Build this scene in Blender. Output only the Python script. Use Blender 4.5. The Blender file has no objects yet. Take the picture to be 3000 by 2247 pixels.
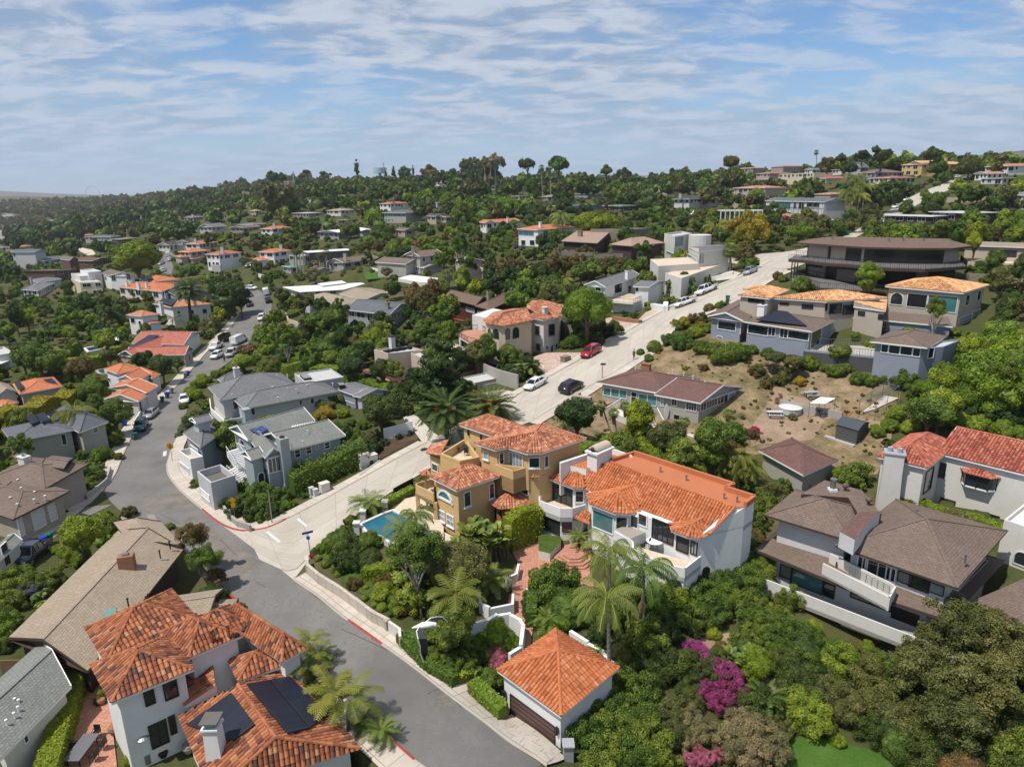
import bpy,math,random
from math import cos,sin,pi,hypot,atan2
import numpy as np
from mathutils import Vector,Matrix
from mathutils.geometry import delaunay_2d_cdt
R=math.radians;V3=Vector
def vc(*a):return Vector(a)
sc=bpy.context.scene
col=sc.collection
rng=random.Random(7)
# -------- camera
CAMZ=40.0
F=2000.0;PITCH=R(15.9);ROLL=R(1.0)
cp,sp_,cr,sr=cos(PITCH),sin(PITCH),cos(ROLL),sin(ROLL)
FWD=vc(0,cp,-sp_);_r=vc(1,0,0);_u=vc(0,sp_,cp)
RT=_r*cr-_u*sr;UP=_u*cr+_r*sr
CAM=vc(0,0,CAMZ)
cam_d=bpy.data.cameras.new("Camera");cam=bpy.data.objects.new("Camera",cam_d);col.objects.link(cam)
cam_d.sensor_width=36;cam_d.lens=F/3000*36;cam_d.clip_start=0.5;cam_d.clip_end=30000
M=Matrix((RT,UP,-FWD)).transposed().to_4x4();M.translation=CAM
cam.matrix_world=M
sc.camera=cam
# -------- sky, sun
SUN_AZ=vc(-0.72,-0.42);SUN_EL=R(63)
def nt(tree,typ,loc=(0,0),**kw):
 n=tree.nodes.new(typ)
 for k,v in kw.items():
  if k in n.inputs:iv(n,k,v)
  else:setattr(n,k,v)
 return n
def iv(n,k,x):n.inputs[k].default_value=x
def setup_world():
 w=bpy.data.worlds.new("World");sc.world=w;w.use_nodes=True
 t=w.node_tree;t.nodes.clear();L=t.links.new
 out=nt(t,'ShaderNodeOutputWorld');bg=nt(t,'ShaderNodeBackground');iv(bg,1,0.1)
 sky=nt(t,'ShaderNodeTexSky',sky_type='NISHITA',sun_disc=False)
 sky.sun_elevation=SUN_EL;sky.sun_rotation=atan2(SUN_AZ.x,SUN_AZ.y)
 sky.air_density=1.0;sky.dust_density=0.6;sky.ozone_density=2.5;sky.altitude=50
 tc=nt(t,'ShaderNodeTexCoord');sep=nt(t,'ShaderNodeSeparateXYZ');L(tc.outputs['Generated'],sep.inputs[0])
 zc=nt(t,'ShaderNodeMath',operation='MAXIMUM');L(sep.outputs[2],zc.inputs[0]);iv(zc,1,0.0)
 za=nt(t,'ShaderNodeMath',operation='ADD');L(zc.outputs[0],za.inputs[0]);iv(za,1,.17)
 dv=nt(t,'ShaderNodeVectorMath',operation='DIVIDE');L(tc.outputs['Generated'],dv.inputs[0])
 cb=nt(t,'ShaderNodeCombineXYZ');[L(za.outputs[0],cb.inputs[i])for i in range(3)]
 L(cb.outputs[0],dv.inputs[1])
 def layer(scale,sx,sy,rot,detail,lo,hi,rough=.55,dist=0.0,off=0):
  mp=nt(t,'ShaderNodeMapping');iv(mp,'Rotation',(0,0,R(rot)));iv(mp,'Scale',(sx,sy,0.0))
  iv(mp,'Location',(off,off*.7,0))
  L(dv.outputs[0],mp.inputs[0])
  n=nt(t,'ShaderNodeTexNoise');iv(n,'Scale',scale);iv(n,'Detail',detail)
  iv(n,'Roughness',rough);iv(n,'Distortion',dist)
  L(mp.outputs[0],n.inputs['Vector'])
  r=nt(t,'ShaderNodeMapRange');iv(r,1,lo);iv(r,2,hi);r.interpolation_type='SMOOTHSTEP'
  L(n.outputs[0],r.inputs[0]);return r.outputs[0]
 big=layer(.8,1,1,10,2,.36,.6,off=SKY_OFF)
 rip=layer(4.4,.85,1.35,-20,6,.36,.62,.55,.35,off=5.1)
 fin=layer(13,.9,1.3,-18,5,.3,.72,.6,.3,off=9.2)
 def math_(op,a,b):
  m=nt(t,'ShaderNodeMath',operation=op)
  for i,x in enumerate((a,b)):
   if isinstance(x,(int,float)):iv(m,i,x)
   else:L(x,m.inputs[i])
  return m.outputs[0]
 m1=math_('MULTIPLY',rip,.55);m2=math_('MULTIPLY',fin,.22);m3=math_('ADD',m1,m2)
 m4=math_('ADD',m3,math_('MULTIPLY',big,.62));m5=math_('SUBTRACT',m4,.02)
 cov=nt(t,'ShaderNodeClamp');L(math_('MULTIPLY',m5,.95),cov.inputs[0]);iv(cov,2,.93)
 ccol=nt(t,'ShaderNodeMix',data_type='RGBA')
 iv(ccol,6,CLOUD_A);iv(ccol,7,CLOUD_B);L(rip,ccol.inputs[0])
 tone=nt(t,'ShaderNodeMix',data_type='RGBA',blend_type='MULTIPLY');iv(tone,0,1)
 L(sky.outputs[0],tone.inputs[6]);iv(tone,7,SKY_TINT)
 mix=nt(t,'ShaderNodeMix',data_type='RGBA');L(cov.outputs[0],mix.inputs[0]);L(tone.outputs[2],mix.inputs[6]);L(ccol.outputs[2],mix.inputs[7])
 hz=nt(t,'ShaderNodeMapRange');L(sep.outputs[2],hz.inputs[0]);iv(hz,1,0.0);iv(hz,2,.16)
 iv(hz,3,.8);iv(hz,4,0.0)
 mx2=nt(t,'ShaderNodeMix',data_type='RGBA');L(hz.outputs[0],mx2.inputs[0]);L(mix.outputs[2],mx2.inputs[6]);iv(mx2,7,HORIZ)
 L(mx2.outputs[2],bg.inputs[0]);L(bg.outputs[0],out.inputs[0])
SKY_OFF=2.3;CLOUD_A=(2.8,3.55,4.7,1);CLOUD_B=(5.0,5.5,6.4,1);SKY_TINT=(.75,.95,1.15,1);HORIZ=(3.6,4.7,6.2,1)
setup_world()
sd=bpy.data.lights.new("Sun",'SUN');sd.energy=4.3;sd.angle=R(0.6);sd.color=(1,.94,.86)
so=bpy.data.objects.new("Sun",sd);col.objects.link(so)
_sv=vc(SUN_AZ.normalized().x*cos(SUN_EL),SUN_AZ.normalized().y*cos(SUN_EL),sin(SUN_EL))
so.rotation_euler=_sv.to_track_quat('Z','Y').to_euler();so.location=(0,0,300)
sc.view_settings.view_transform='Standard';sc.view_settings.look='None';sc.view_settings.gamma=1
sc.view_settings.exposure=0.22
sc.cycles.max_bounces=5;sc.cycles.diffuse_bounces=2;sc.cycles.glossy_bounces=2;sc.cycles.transmission_bounces=2
sc.cycles.transparent_max_bounces=4;sc.cycles.use_fast_gi=False
# -------- pixels <-> world
VW={'A':(0,1500,1.106),'B':(1000,1500,1.106),'C':(2000,1500,1.106),'D':(0,1000,1.380625),'E':(500,1000,1.380625),'F':(1150,1000,1.380625),'G':(1500,1150,1.380625),'H':(2200,1000,1.380625),'1':(0,400,1.47465),'2':(700,400,1.47465),'3':(1400,400,1.47465),'4':(2100,400,1.2289),'5':(0,750,1.47465),'6':(600,700,1.47465),'7':(1200,700,1.47465),'8':(1700,700,1.47465),'N':(0,0,1.0),'a':(0,1500,2.212),'b':(1000,1500,2.212),'c':(600,700,2.9493)}
def q(s):
 out=[];v=None
 for w in s.split():
  if ':' in w:v,w=w.split(':')
  z=VW[v];a,b=w.split(',');out.append((z[0]+float(a)/z[2],z[1]+float(b)/z[2]))
 return out
def ray(p):
 return(FWD+RT*((p[0]-1500)/F)-UP*((p[1]-1123.5)/F))
def proj(P):
 d=V3(P)-CAM;z=d.dot(FWD)
 if z<.1:return(-9999,-9999,z)
 return(1500+F*d.dot(RT)/z,1123.5-F*d.dot(UP)/z,z)
def on_z(p,z):
 r=ray(p);t=(z-CAMZ)/r.z
 if t<=0:t=500
 return CAM+r*t
def at_d(p,d):return CAM+ray(p)*d
# -------- terrain (height field from measured distances)
CTRL="""1590,2247,43 1430,2130,46.5 1479,2097,50 1635,2203,46 1030,1830,58 780,1620,72 640,1500,83.5 505,1330,106 430,1230,123 520,1110,149
665,1060,164 700,985,190 730,900,228 700,840,261 900,1540,77 1231,1342,89.3 1482,1194,101.5 1735,1045,118 2190,797,165 2008,890,145 2340,745,190
2490,670,245 2600,610,290 2780,545,345 1585,1590,72 1346,1580,72 1130,1540,74 2049,1730,63.5 2560,1900,57 2250,1800,60 3000,2247,46.7 2200,2247,46.7
2000,2000,53 2750,1540,69.5 2050,1248,92 1530,1250,94 1700,1330,86 2530,1300,84 2380,1220,92 2300,1010,110 2100,1000,112 2560,1090,98 2400,870,122
2900,900,112 3000,1000,100 2900,1150,88 1620,1045,124 1350,1150,114 1385,1161,108 870,1420,88 1100,1330,93.7 700,1220,118 1150,1200,112 1000,1080,142
1250,1010,159 1420,960,167 1000,900,204 900,960,189 1700,940,150 1830,925,151 1200,830,212 1500,820,210 2050,810,186 1800,760,211 1600,720,249
1200,760,262 850,780,284 2250,640,285 2000,640,325 1600,640,350 1200,640,400 850,640,480 500,700,420 250,760,380 500,800,300 350,880,250 100,900,250
0,1000,190 250,1050,168 100,1200,128 0,1350,104 200,1480,88 0,1700,68 300,1700,68 0,2247,46 500,2247,46 900,2247,44.5 1500,560,600 1000,568,680
500,640,760 100,740,620 0,800,430 200,650,1300 100,610,1900 20,574,2600 400,592,1700 700,560,1100 900,545,900 2000,590,470 2000,545,600 2300,600,370
2300,540,450 2600,500,400 2900,530,320 2900,500,420 2999,640,240 2999,760,160 2700,680,215 2700,740,175 1250,1700,63 1600,1800,60 1800,1300,92"""
def _mkterr():
 pts,val=[],[]
 for s in CTRL.split():
  a,b,d=map(float,s.split(','))
  P=at_d((a,b),d)-CAM;r=hypot(P.x,P.y)
  pts.append((atan2(P.x,P.y)*2.2,math.log(r)));val.append(P.z/r)
 for az,r,te in[(-50,3500,-.012),(-35,4500,-.006),(-20,3000,-.02),(0,1800,-.03),(20,1500,-.03),(40,1500,-.03),(12,2600,-.04),(25,2600,-.04),(38,2600,-.04),(12,950,-.012),(36,760,.0),(50,2000,-.04),(0,6000,-.012),(30,6000,-.012),(-30,8000,-.006),(60,1500,0),(-60,100,-.42),(60,100,-.2),(60,50,-.65),(-60,50,-.75),(-60,300,-.18),(60,300,.0),(0,25,-1.4),(-50,25,-1.4),(50,25,-1.4),(-70,3000,-.01)]:
  pts.append((R(az)*2.2,math.log(r)));val.append(te)
 X=np.array(pts);Y=np.array(val);n=len(X)
 def U(d2):return np.where(d2>1e-12,d2*np.log(d2+1e-12),0)
 D=((X[:,None]-X[None])**2).sum(-1)
 A=np.zeros((n+3,n+3));A[:n,:n]=U(D)+np.eye(n)*0.01;A[:n,n]=1;A[:n,n+1:]=X;A[n,:n]=1;A[n+1:,:n]=X.T
 w=np.linalg.solve(A,np.concatenate([Y,np.zeros(3)]))
 return X,w
TX,TW=_mkterr()
def _te(az,lr):
 az=np.asarray(az,float).ravel();lr=np.asarray(lr,float).ravel();out=np.empty(len(az))
 for i in range(0,len(az),20000):
  a=az[i:i+20000]*2.2;l=lr[i:i+20000]
  d2=(a[:,None]-TX[None,:,0])**2+(l[:,None]-TX[None,:,1])**2
  u=np.where(d2>1e-12,d2*np.log(d2+1e-12),0)
  out[i:i+20000]=u@TW[:-3]+TW[-3]+TW[-2]*a+TW[-1]*l
 return out
AZ0,AZ1,NA=R(-66),R(66),529
LR0,LR1,NR=math.log(14),math.log(9000),700
_az=np.linspace(AZ0,AZ1,NA);_lr=np.linspace(LR0,LR1,NR)
_ga,_gl=np.meshgrid(_az,_lr,indexing='ij')
TE=_te(_ga,_gl).reshape(NA,NR)
def te_col(az):
 f=(az-AZ0)/(AZ1-AZ0)*(NA-1);f=min(max(f,0),NA-1.001);i=int(f);t=f-i
 return TE[i]*(1-t)+TE[i+1]*t
def ground(x,y):
 r=hypot(x,y);az=atan2(x,y);c=te_col(az)
 f=(math.log(max(r,14.01))-LR0)/(LR1-LR0)*(NR-1);f=min(max(f,0),NR-1.001);i=int(f);t=f-i
 return CAMZ+r*(c[i]*(1-t)+c[i+1]*t)
_rr=np.exp(_lr)
def hit(p,dz=0.0):
 d=ray(p);h=hypot(d.x,d.y);te=d.z/h;az=atan2(d.x,d.y)
 g=te_col(az)+dz/_rr-te
 k=np.nonzero(g>=0)[0]
 if len(k)==0:rr=_rr[150+int(np.argmax(g[150:452]))]
 elif k[0]==0:rr=_rr[0]
 else:
  j=k[0];t=-g[j-1]/(g[j]-g[j-1]);rr=math.exp(_lr[j-1]*(1-t)+_lr[j]*t)
 return CAM+d*(rr/h)
def T(s,dz=0.0):return[hit(p,dz)for p in q(s)]
# -------- materials
MATS={};LEAFK=(2.15,1.9,1.35)
def lin(c):
 return tuple(((x/255)/12.92 if x<=10 else((x/255+.055)/1.055)**2.4)for x in c)
def nm(name):
 m=bpy.data.materials.new(name);m.use_nodes=True;t=m.node_tree;t.nodes.clear()
 out=nt(t,'ShaderNodeOutputMaterial');b=nt(t,'ShaderNodeBsdfPrincipled');t.links.new(b.outputs[0],out.inputs[0])
 MATS[name]=m;return m,t,b,t.links.new
def noise(t,vec,scale,detail=4,rough=.6):
 n=nt(t,'ShaderNodeTexNoise');iv(n,'Scale',scale);iv(n,'Detail',detail);iv(n,'Roughness',rough)
 t.links.new(vec,n.inputs['Vector']);return n.outputs[0]
def ramp(t,fac,stops):
 r=nt(t,'ShaderNodeValToRGB');e=r.color_ramp.elements
 while len(e)<len(stops):e.new(.5)
 for i,(p,c)in enumerate(stops):e[i].position=p;e[i].color=(*c[:3],1)
 t.links.new(fac,r.inputs[0]);return r.outputs[0]
def mixc(t,fac,a,b,mode='MIX'):
 m=nt(t,'ShaderNodeMix',data_type='RGBA',blend_type=mode)
 for i,x in((0,fac),(6,a),(7,b)):
  if isinstance(x,(int,float)):iv(m,i,x)
  elif isinstance(x,tuple):iv(m,i,(*x[:3],1))
  else:t.links.new(x,m.inputs[i])
 return m.outputs[2]
def mrange(t,v,a,b,c,d):
 m=nt(t,'ShaderNodeMapRange');t.links.new(v,m.inputs[0])
 for i,x in enumerate((a,b,c,d)):iv(m,i+1,x)
 return m.outputs[0]
def bump(t,b,h,strength=.3,dist=.02):
 n=nt(t,'ShaderNodeBump');iv(n,'Strength',strength);iv(n,'Distance',dist)
 t.links.new(h,n.inputs['Height']);t.links.new(n.outputs[0],b.inputs['Normal'])
def plain(name,c,rough=.75,var=.12,scale=.7,bmp=.25,spec=.3,metal=0.0,streak=True):
 m,t,b,L=nm(name);tc=nt(t,'ShaderNodeTexCoord');uv=tc.outputs['UV'];ob=tc.outputs['Object']
 n1=noise(t,ob,scale,5);n2=noise(t,ob,scale*14,3)
 dk=tuple(x*(1-var*1.6)for x in c);lt=tuple(min(1,x*(1+var*.7))for x in c)
 a=mixc(t,n1,dk,lt)
 if streak:
  mp=nt(t,'ShaderNodeMapping');iv(mp,'Scale',(2.2,.22,1));L(uv,mp.inputs[0])
  s=mrange(t,noise(t,mp.outputs[0],1.3,4),.55,.8,0,.28)
  a=mixc(t,s,a,tuple(x*.6 for x in c))
 L(mixc(t,mrange(t,n2,.3,.7,0,.25),a,dk),b.inputs['Base Color'])
 iv(b,'Roughness',rough);iv(b,'Specular IOR Level',spec);iv(b,'Metallic',metal)
 if bmp:bump(t,b,n2,bmp,.02)
 return m
def glass(name,c=(.015,.025,.03),rough=.06):
 m,t,b,L=nm(name);tc=nt(t,'ShaderNodeTexCoord')
 n=noise(t,tc.outputs['Object'],.45,2);L(mixc(t,n,tuple(x*.3 for x in c),tuple(x*1.9 for x in c)),b.inputs['Base Color'])
 iv(b,'Roughness',rough);iv(b,'Specular IOR Level',.8)
 return m
def shingle(name,c1,c2,rowh=.22,bw=.32,mortar=None):
 m,t,b,L=nm(name);tc=nt(t,'ShaderNodeTexCoord')
 br=nt(t,'ShaderNodeTexBrick');L(tc.outputs['UV'],br.inputs['Vector']);iv(br,'Scale',1)
 iv(br,'Brick Width',bw);iv(br,'Row Height',rowh);iv(br,'Mortar Size',.018)
 iv(br,'Bias',0)
 iv(br,'Color1',(*c1,1));iv(br,'Color2',(*c2,1));br.inputs['Mortar'].default_value=(*[x*.45 for x in c1],1)
 n1=noise(t,tc.outputs['Object'],.35,5,.65);n2=noise(t,tc.outputs['UV'],9,3)
 a=mixc(t,mrange(t,n1,.3,.72,0,.55),br.outputs[0],tuple(x*.62 for x in c1))
 a=mixc(t,mrange(t,n2,.35,.75,0,.45),a,tuple(min(1,x*1.35)for x in c2))
 L(a,b.inputs['Base Color']);iv(b,'Roughness',.9);iv(b,'Specular IOR Level',.2)
 bump(t,b,br.outputs[1],-.5,.03)
 return m
def tile_m(name,pal):
 m,t,b,L=nm(name);at=nt(t,'ShaderNodeAttribute',attribute_name='tint');tc=nt(t,'ShaderNodeTexCoord')
 n=len(pal);c=ramp(t,at.outputs['Fac'],[(i/(n-1)*.98,p)for i,p in enumerate(pal)])
 n1=noise(t,tc.outputs['Object'],.5,5);n2=noise(t,tc.outputs['Object'],7,3)
 a=mixc(t,mrange(t,n1,.45,.75,0,.4),c,tuple(x*.5 for x in pal[1]))
 a=mixc(t,mrange(t,n2,.4,.8,0,.35),a,tuple(x*.55 for x in pal[0]))
 L(a,b.inputs['Base Color']);iv(b,'Roughness',.8);iv(b,'Specular IOR Level',.25)
 bump(t,b,n2,.3,.02)
 return m
def tile_far(name,pal):
 m,t,b,L=nm(name);tc=nt(t,'ShaderNodeTexCoord')
 br=nt(t,'ShaderNodeTexBrick');L(tc.outputs['UV'],br.inputs['Vector']);iv(br,'Scale',1);br.offset=0
 iv(br,'Brick Width',.34);iv(br,'Row Height',.5);iv(br,'Mortar Size',.03);iv(br,'Mortar Smooth',.6)
 iv(br,'Color1',(*pal[1],1));iv(br,'Color2',(*pal[2],1));br.inputs['Mortar'].default_value=(*[x*.35 for x in pal[0]],1)
 n1=noise(t,tc.outputs['Object'],.6,5);a=mixc(t,mrange(t,n1,.45,.75,0,.6),br.outputs[0],pal[3])
 L(a,b.inputs['Base Color']);iv(b,'Roughness',.85)
 bump(t,b,br.outputs[1],-.8,.08)
 return m
def leaf_m(name,dark,mid,light,trans=.3,spec=.25):
 dark,mid,light=[tuple(x*k for x,k in zip(c,LEAFK))for c in(dark,mid,light)]
 m,t,b,L=nm(name);at=nt(t,'ShaderNodeAttribute',attribute_name='tint');oi=nt(t,'ShaderNodeObjectInfo')
 c=ramp(t,at.outputs['Fac'],[(0,dark),(.5,mid),(1,light)])
 hs=nt(t,'ShaderNodeHueSaturation');L(mrange(t,oi.outputs['Random'],0,1,.475,.522),hs.inputs['Hue']);L(mrange(t,oi.outputs['Random'],0,1,1.22,.8),hs.inputs['Value'])
 L(c,hs.inputs['Color']);L(hs.outputs[0],b.inputs['Base Color']);iv(b,'Roughness',.5);iv(b,'Specular IOR Level',spec)
 tr=nt(t,'ShaderNodeBsdfTranslucent');L(mixc(t,1.0,hs.outputs[0],(1.0,1.15,.5),'MULTIPLY'),tr.inputs[0])
 ms=nt(t,'ShaderNodeMixShader');iv(ms,0,trans);L(b.outputs[0],ms.inputs[1]);L(tr.outputs[0],ms.inputs[2])
 out=[n for n in t.nodes if n.type=='OUTPUT_MATERIAL'][0];L(ms.outputs[0],out.inputs[0])
 return m
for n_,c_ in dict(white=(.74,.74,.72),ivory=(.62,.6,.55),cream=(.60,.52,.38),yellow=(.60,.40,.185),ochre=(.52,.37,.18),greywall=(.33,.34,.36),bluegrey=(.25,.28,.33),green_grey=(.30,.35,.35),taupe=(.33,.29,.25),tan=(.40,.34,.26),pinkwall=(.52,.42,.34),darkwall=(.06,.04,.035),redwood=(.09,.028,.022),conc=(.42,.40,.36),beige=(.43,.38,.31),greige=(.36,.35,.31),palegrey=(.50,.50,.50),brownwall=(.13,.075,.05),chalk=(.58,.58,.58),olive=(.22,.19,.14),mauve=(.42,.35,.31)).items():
 plain(n_,c_)
plain('trim',(.78,.78,.76),.5,.04,bmp=0,streak=False);plain('dark',(.035,.025,.02),.5,.1,bmp=0,streak=False)
plain('eave',(.07,.045,.035),.6,.1,streak=False)
plain('metal',(.35,.36,.37),.35,.1,bmp=0,metal=.8,streak=False);plain('iron',(.02,.02,.02),.45,.1,bmp=0,streak=False)
plain('door_brown',(.13,.075,.065),.55,.15,streak=True);plain('door_white',(.6,.58,.55),.5,.06)
plain('brick',(.33,.16,.09),.85,.3,3);plain('stone',(.32,.28,.22),.9,.35,3.5,.6);plain('wood',(.2,.12,.07),.7,.3,2)
plain('redpaint',(.42,.03,.03),.6,.3,2,streak=False);plain('bluebin',(.01,.05,.38),.45,.1,streak=False);plain('greenbin',(.01,.13,.09),.45,.1,streak=False)
plain('greybin',(.22,.23,.25),.45,.1,streak=False)
plain('signyellow',(.5,.24,.01),.5,.1,streak=False);plain('signblue',(.02,.1,.45),.4,.08,streak=False)
plain('fabric_red',(.4,.03,.03),.8,.1,streak=False);plain('linen',(.75,.74,.72),.8,.06,streak=False);plain('fabric_tan',(.6,.47,.27),.8,.1,streak=False)
plain('fabric_grey',(.14,.14,.15),.8,.2,streak=False);plain('black',(.012,.012,.014),.5,.1,bmp=0,streak=False);plain('cloth_teal',(.1,.42,.38),.7,.1,streak=False)
plain('skin',(.45,.27,.18),.6,.05,bmp=0,streak=False);plain('denim',(.03,.04,.08),.8,.1,bmp=0,streak=False)
plain('bluetarp',(.03,.13,.4),.5,.1,streak=False)
glass('glass');glass('teal',(.05,.16,.16),.08);glass('glass_blind',(.2,.2,.18),.25);glass('glass_pale',(.22,.27,.28),.1);glass('carglass',(.01,.012,.015),.04)
TP=dict(tile_bright=[(.33,.095,.035),(.44,.135,.05),(.48,.155,.06),(.51,.18,.075),(.53,.225,.11)],tile_worn=[(.08,.055,.05),(.24,.08,.04),(.34,.115,.05),(.43,.16,.07),(.46,.23,.12)],tile_rose=[(.20,.09,.06),(.36,.13,.07),(.46,.17,.09),(.54,.24,.13),(.58,.33,.2)],tile_red=[(.22,.055,.04),(.33,.085,.055),(.40,.12,.075),(.45,.16,.1),(.48,.22,.14)],tile_sand=[(.36,.17,.07),(.52,.25,.1),(.62,.33,.15),(.7,.42,.22),(.72,.5,.3)])
for k_,p_ in TP.items():tile_m(k_,p_);tile_far({'tile_bright':'tbf','tile_rose':'trf'}.get(k_,k_+'_far'),[p_[0],p_[1],p_[3],p_[2]])
for n_,a_,b_ in[('sh_grey',(.13,.13,.135),(.2,.2,.205)),('sh_dark',(.05,.05,.055),(.085,.085,.09)),('sh_brown',(.13,.095,.075),(.2,.15,.12)),('sh_tan',(.26,.205,.15),(.36,.29,.215)),('sh_red',(.12,.065,.055),(.18,.1,.085)),('sh_green',(.16,.165,.15),(.23,.235,.215)),('sh_slate',(.09,.1,.11),(.15,.16,.17)),('sh_pink',(.30,.2,.155),(.38,.27,.21)),('sh_bronze',(.13,.085,.06),(.19,.13,.1))]:
 shingle(n_,a_,b_)
plain('flatroof',(.5,.5,.49),.8,.2,.5);plain('flat_dark',(.14,.13,.12),.85,.2);plain('flat_terra',(.46,.16,.07),.7,.12,.4,streak=False)
plain('flat_white',(.74,.74,.73),.7,.1,.3,streak=False);plain('deckwood',(.25,.12,.08),.8,.25,2)
def solar(name,c,line):
 m,t,b,L=nm(name);tc=nt(t,'ShaderNodeTexCoord');br=nt(t,'ShaderNodeTexBrick');L(tc.outputs['UV'],br.inputs['Vector']);br.offset=0
 iv(br,'Scale',1);iv(br,'Brick Width',1.0);iv(br,'Row Height',1.65);iv(br,'Mortar Size',.02)
 iv(br,'Color1',(*c,1));br.inputs['Color2'].default_value=(*[x*1.25 for x in c],1);iv(br,'Mortar',(*line,1))
 L(br.outputs[0],b.inputs['Base Color']);iv(b,'Roughness',.45);iv(b,'Specular IOR Level',.35)
solar('solar_dark',(.010,.012,.022),(.03,.03,.035));solar('solar_blue',(.015,.04,.13),(.2,.22,.25))
plain('cloth_pane',(.12,.27,.24),.3,.1,bmp=0,streak=False)
def slat():
 m,t,b,L=nm('slatwall');tc=nt(t,'ShaderNodeTexCoord');mp=nt(t,'ShaderNodeMapping');iv(mp,'Scale',(0,1,0));L(tc.outputs['UV'],mp.inputs[0])
 w=nt(t,'ShaderNodeTexWave',wave_type='BANDS',bands_direction='Y');iv(w,'Scale',1.1);L(mp.outputs[0],w.inputs['Vector'])
 L(ramp(t,w.outputs[0],[(0,(.02,.02,.02)),(.25,(.07,.07,.065)),(1,(.1,.1,.095))]),b.inputs['Base Color']);iv(b,'Roughness',.7)
slat()
plain('roofgreen',(.07,.13,.08),.7,.15,streak=False);plain('yellowbright',(.62,.43,.16),.8,.1)
plain('waterblue',(.35,.5,.55),.6,.05,streak=False)
BX=[(3,2,1,0),(4,5,6,7),(0,1,5,4),(1,2,6,5),(2,3,7,6),(3,0,4,7)];BX2=[(0,1,2,3),(7,6,5,4)]+BX[2:];BX3=BX[1:]
glass('glasswall',(.012,.016,.018),.15)
# -------- mesh building
def link(o,parent=None):
 col.objects.link(o)
 if parent is not None:o.parent=parent
 return o
def tag(o,label=None,cat=None,group=None,kind=None):
 if label:o['label']=label
 if cat:o['category']=cat
 if group:o['group']=group
 if kind:o['kind']=kind
 return o
def empty(name,loc,label=None,cat=None,group=None,rz=0,parent=None):
 o=bpy.data.objects.new(name,None);o.location=loc;o.rotation_euler=(0,0,rz);o.empty_display_size=.5
 link(o,parent);o['org']=tuple(loc)if rz==0 else(0,0,0);return tag(o,label,cat,group)
def raw_mesh(name,V,loops,starts,totals,mats,mi=None,uv=None,tint=None,smooth=False):
 me=bpy.data.meshes.new(name);V=np.asarray(V,np.float32)
 me.vertices.add(len(V));me.vertices.foreach_set('co',V.ravel())
 me.loops.add(len(loops));me.loops.foreach_set('vertex_index',np.asarray(loops,np.int32))
 me.polygons.add(len(starts));me.polygons.foreach_set('loop_start',np.asarray(starts,np.int32));me.polygons.foreach_set('loop_total',np.asarray(totals,np.int32))
 for m in mats:me.materials.append(MATS[m])
 if mi is not None:me.polygons.foreach_set('material_index',np.asarray(mi,np.int32))
 if uv is not None:
  l=me.uv_layers.new(name='UVMap');l.data.foreach_set('uv',np.asarray(uv,np.float32).ravel())
 if tint is not None:
  a=me.attributes.new('tint','FLOAT','FACE');a.data.foreach_set('value',np.asarray(tint,np.float32))
 me.polygons.foreach_set('use_smooth',np.full(len(starts),smooth))
 me.update(calc_edges=True);return me
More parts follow.
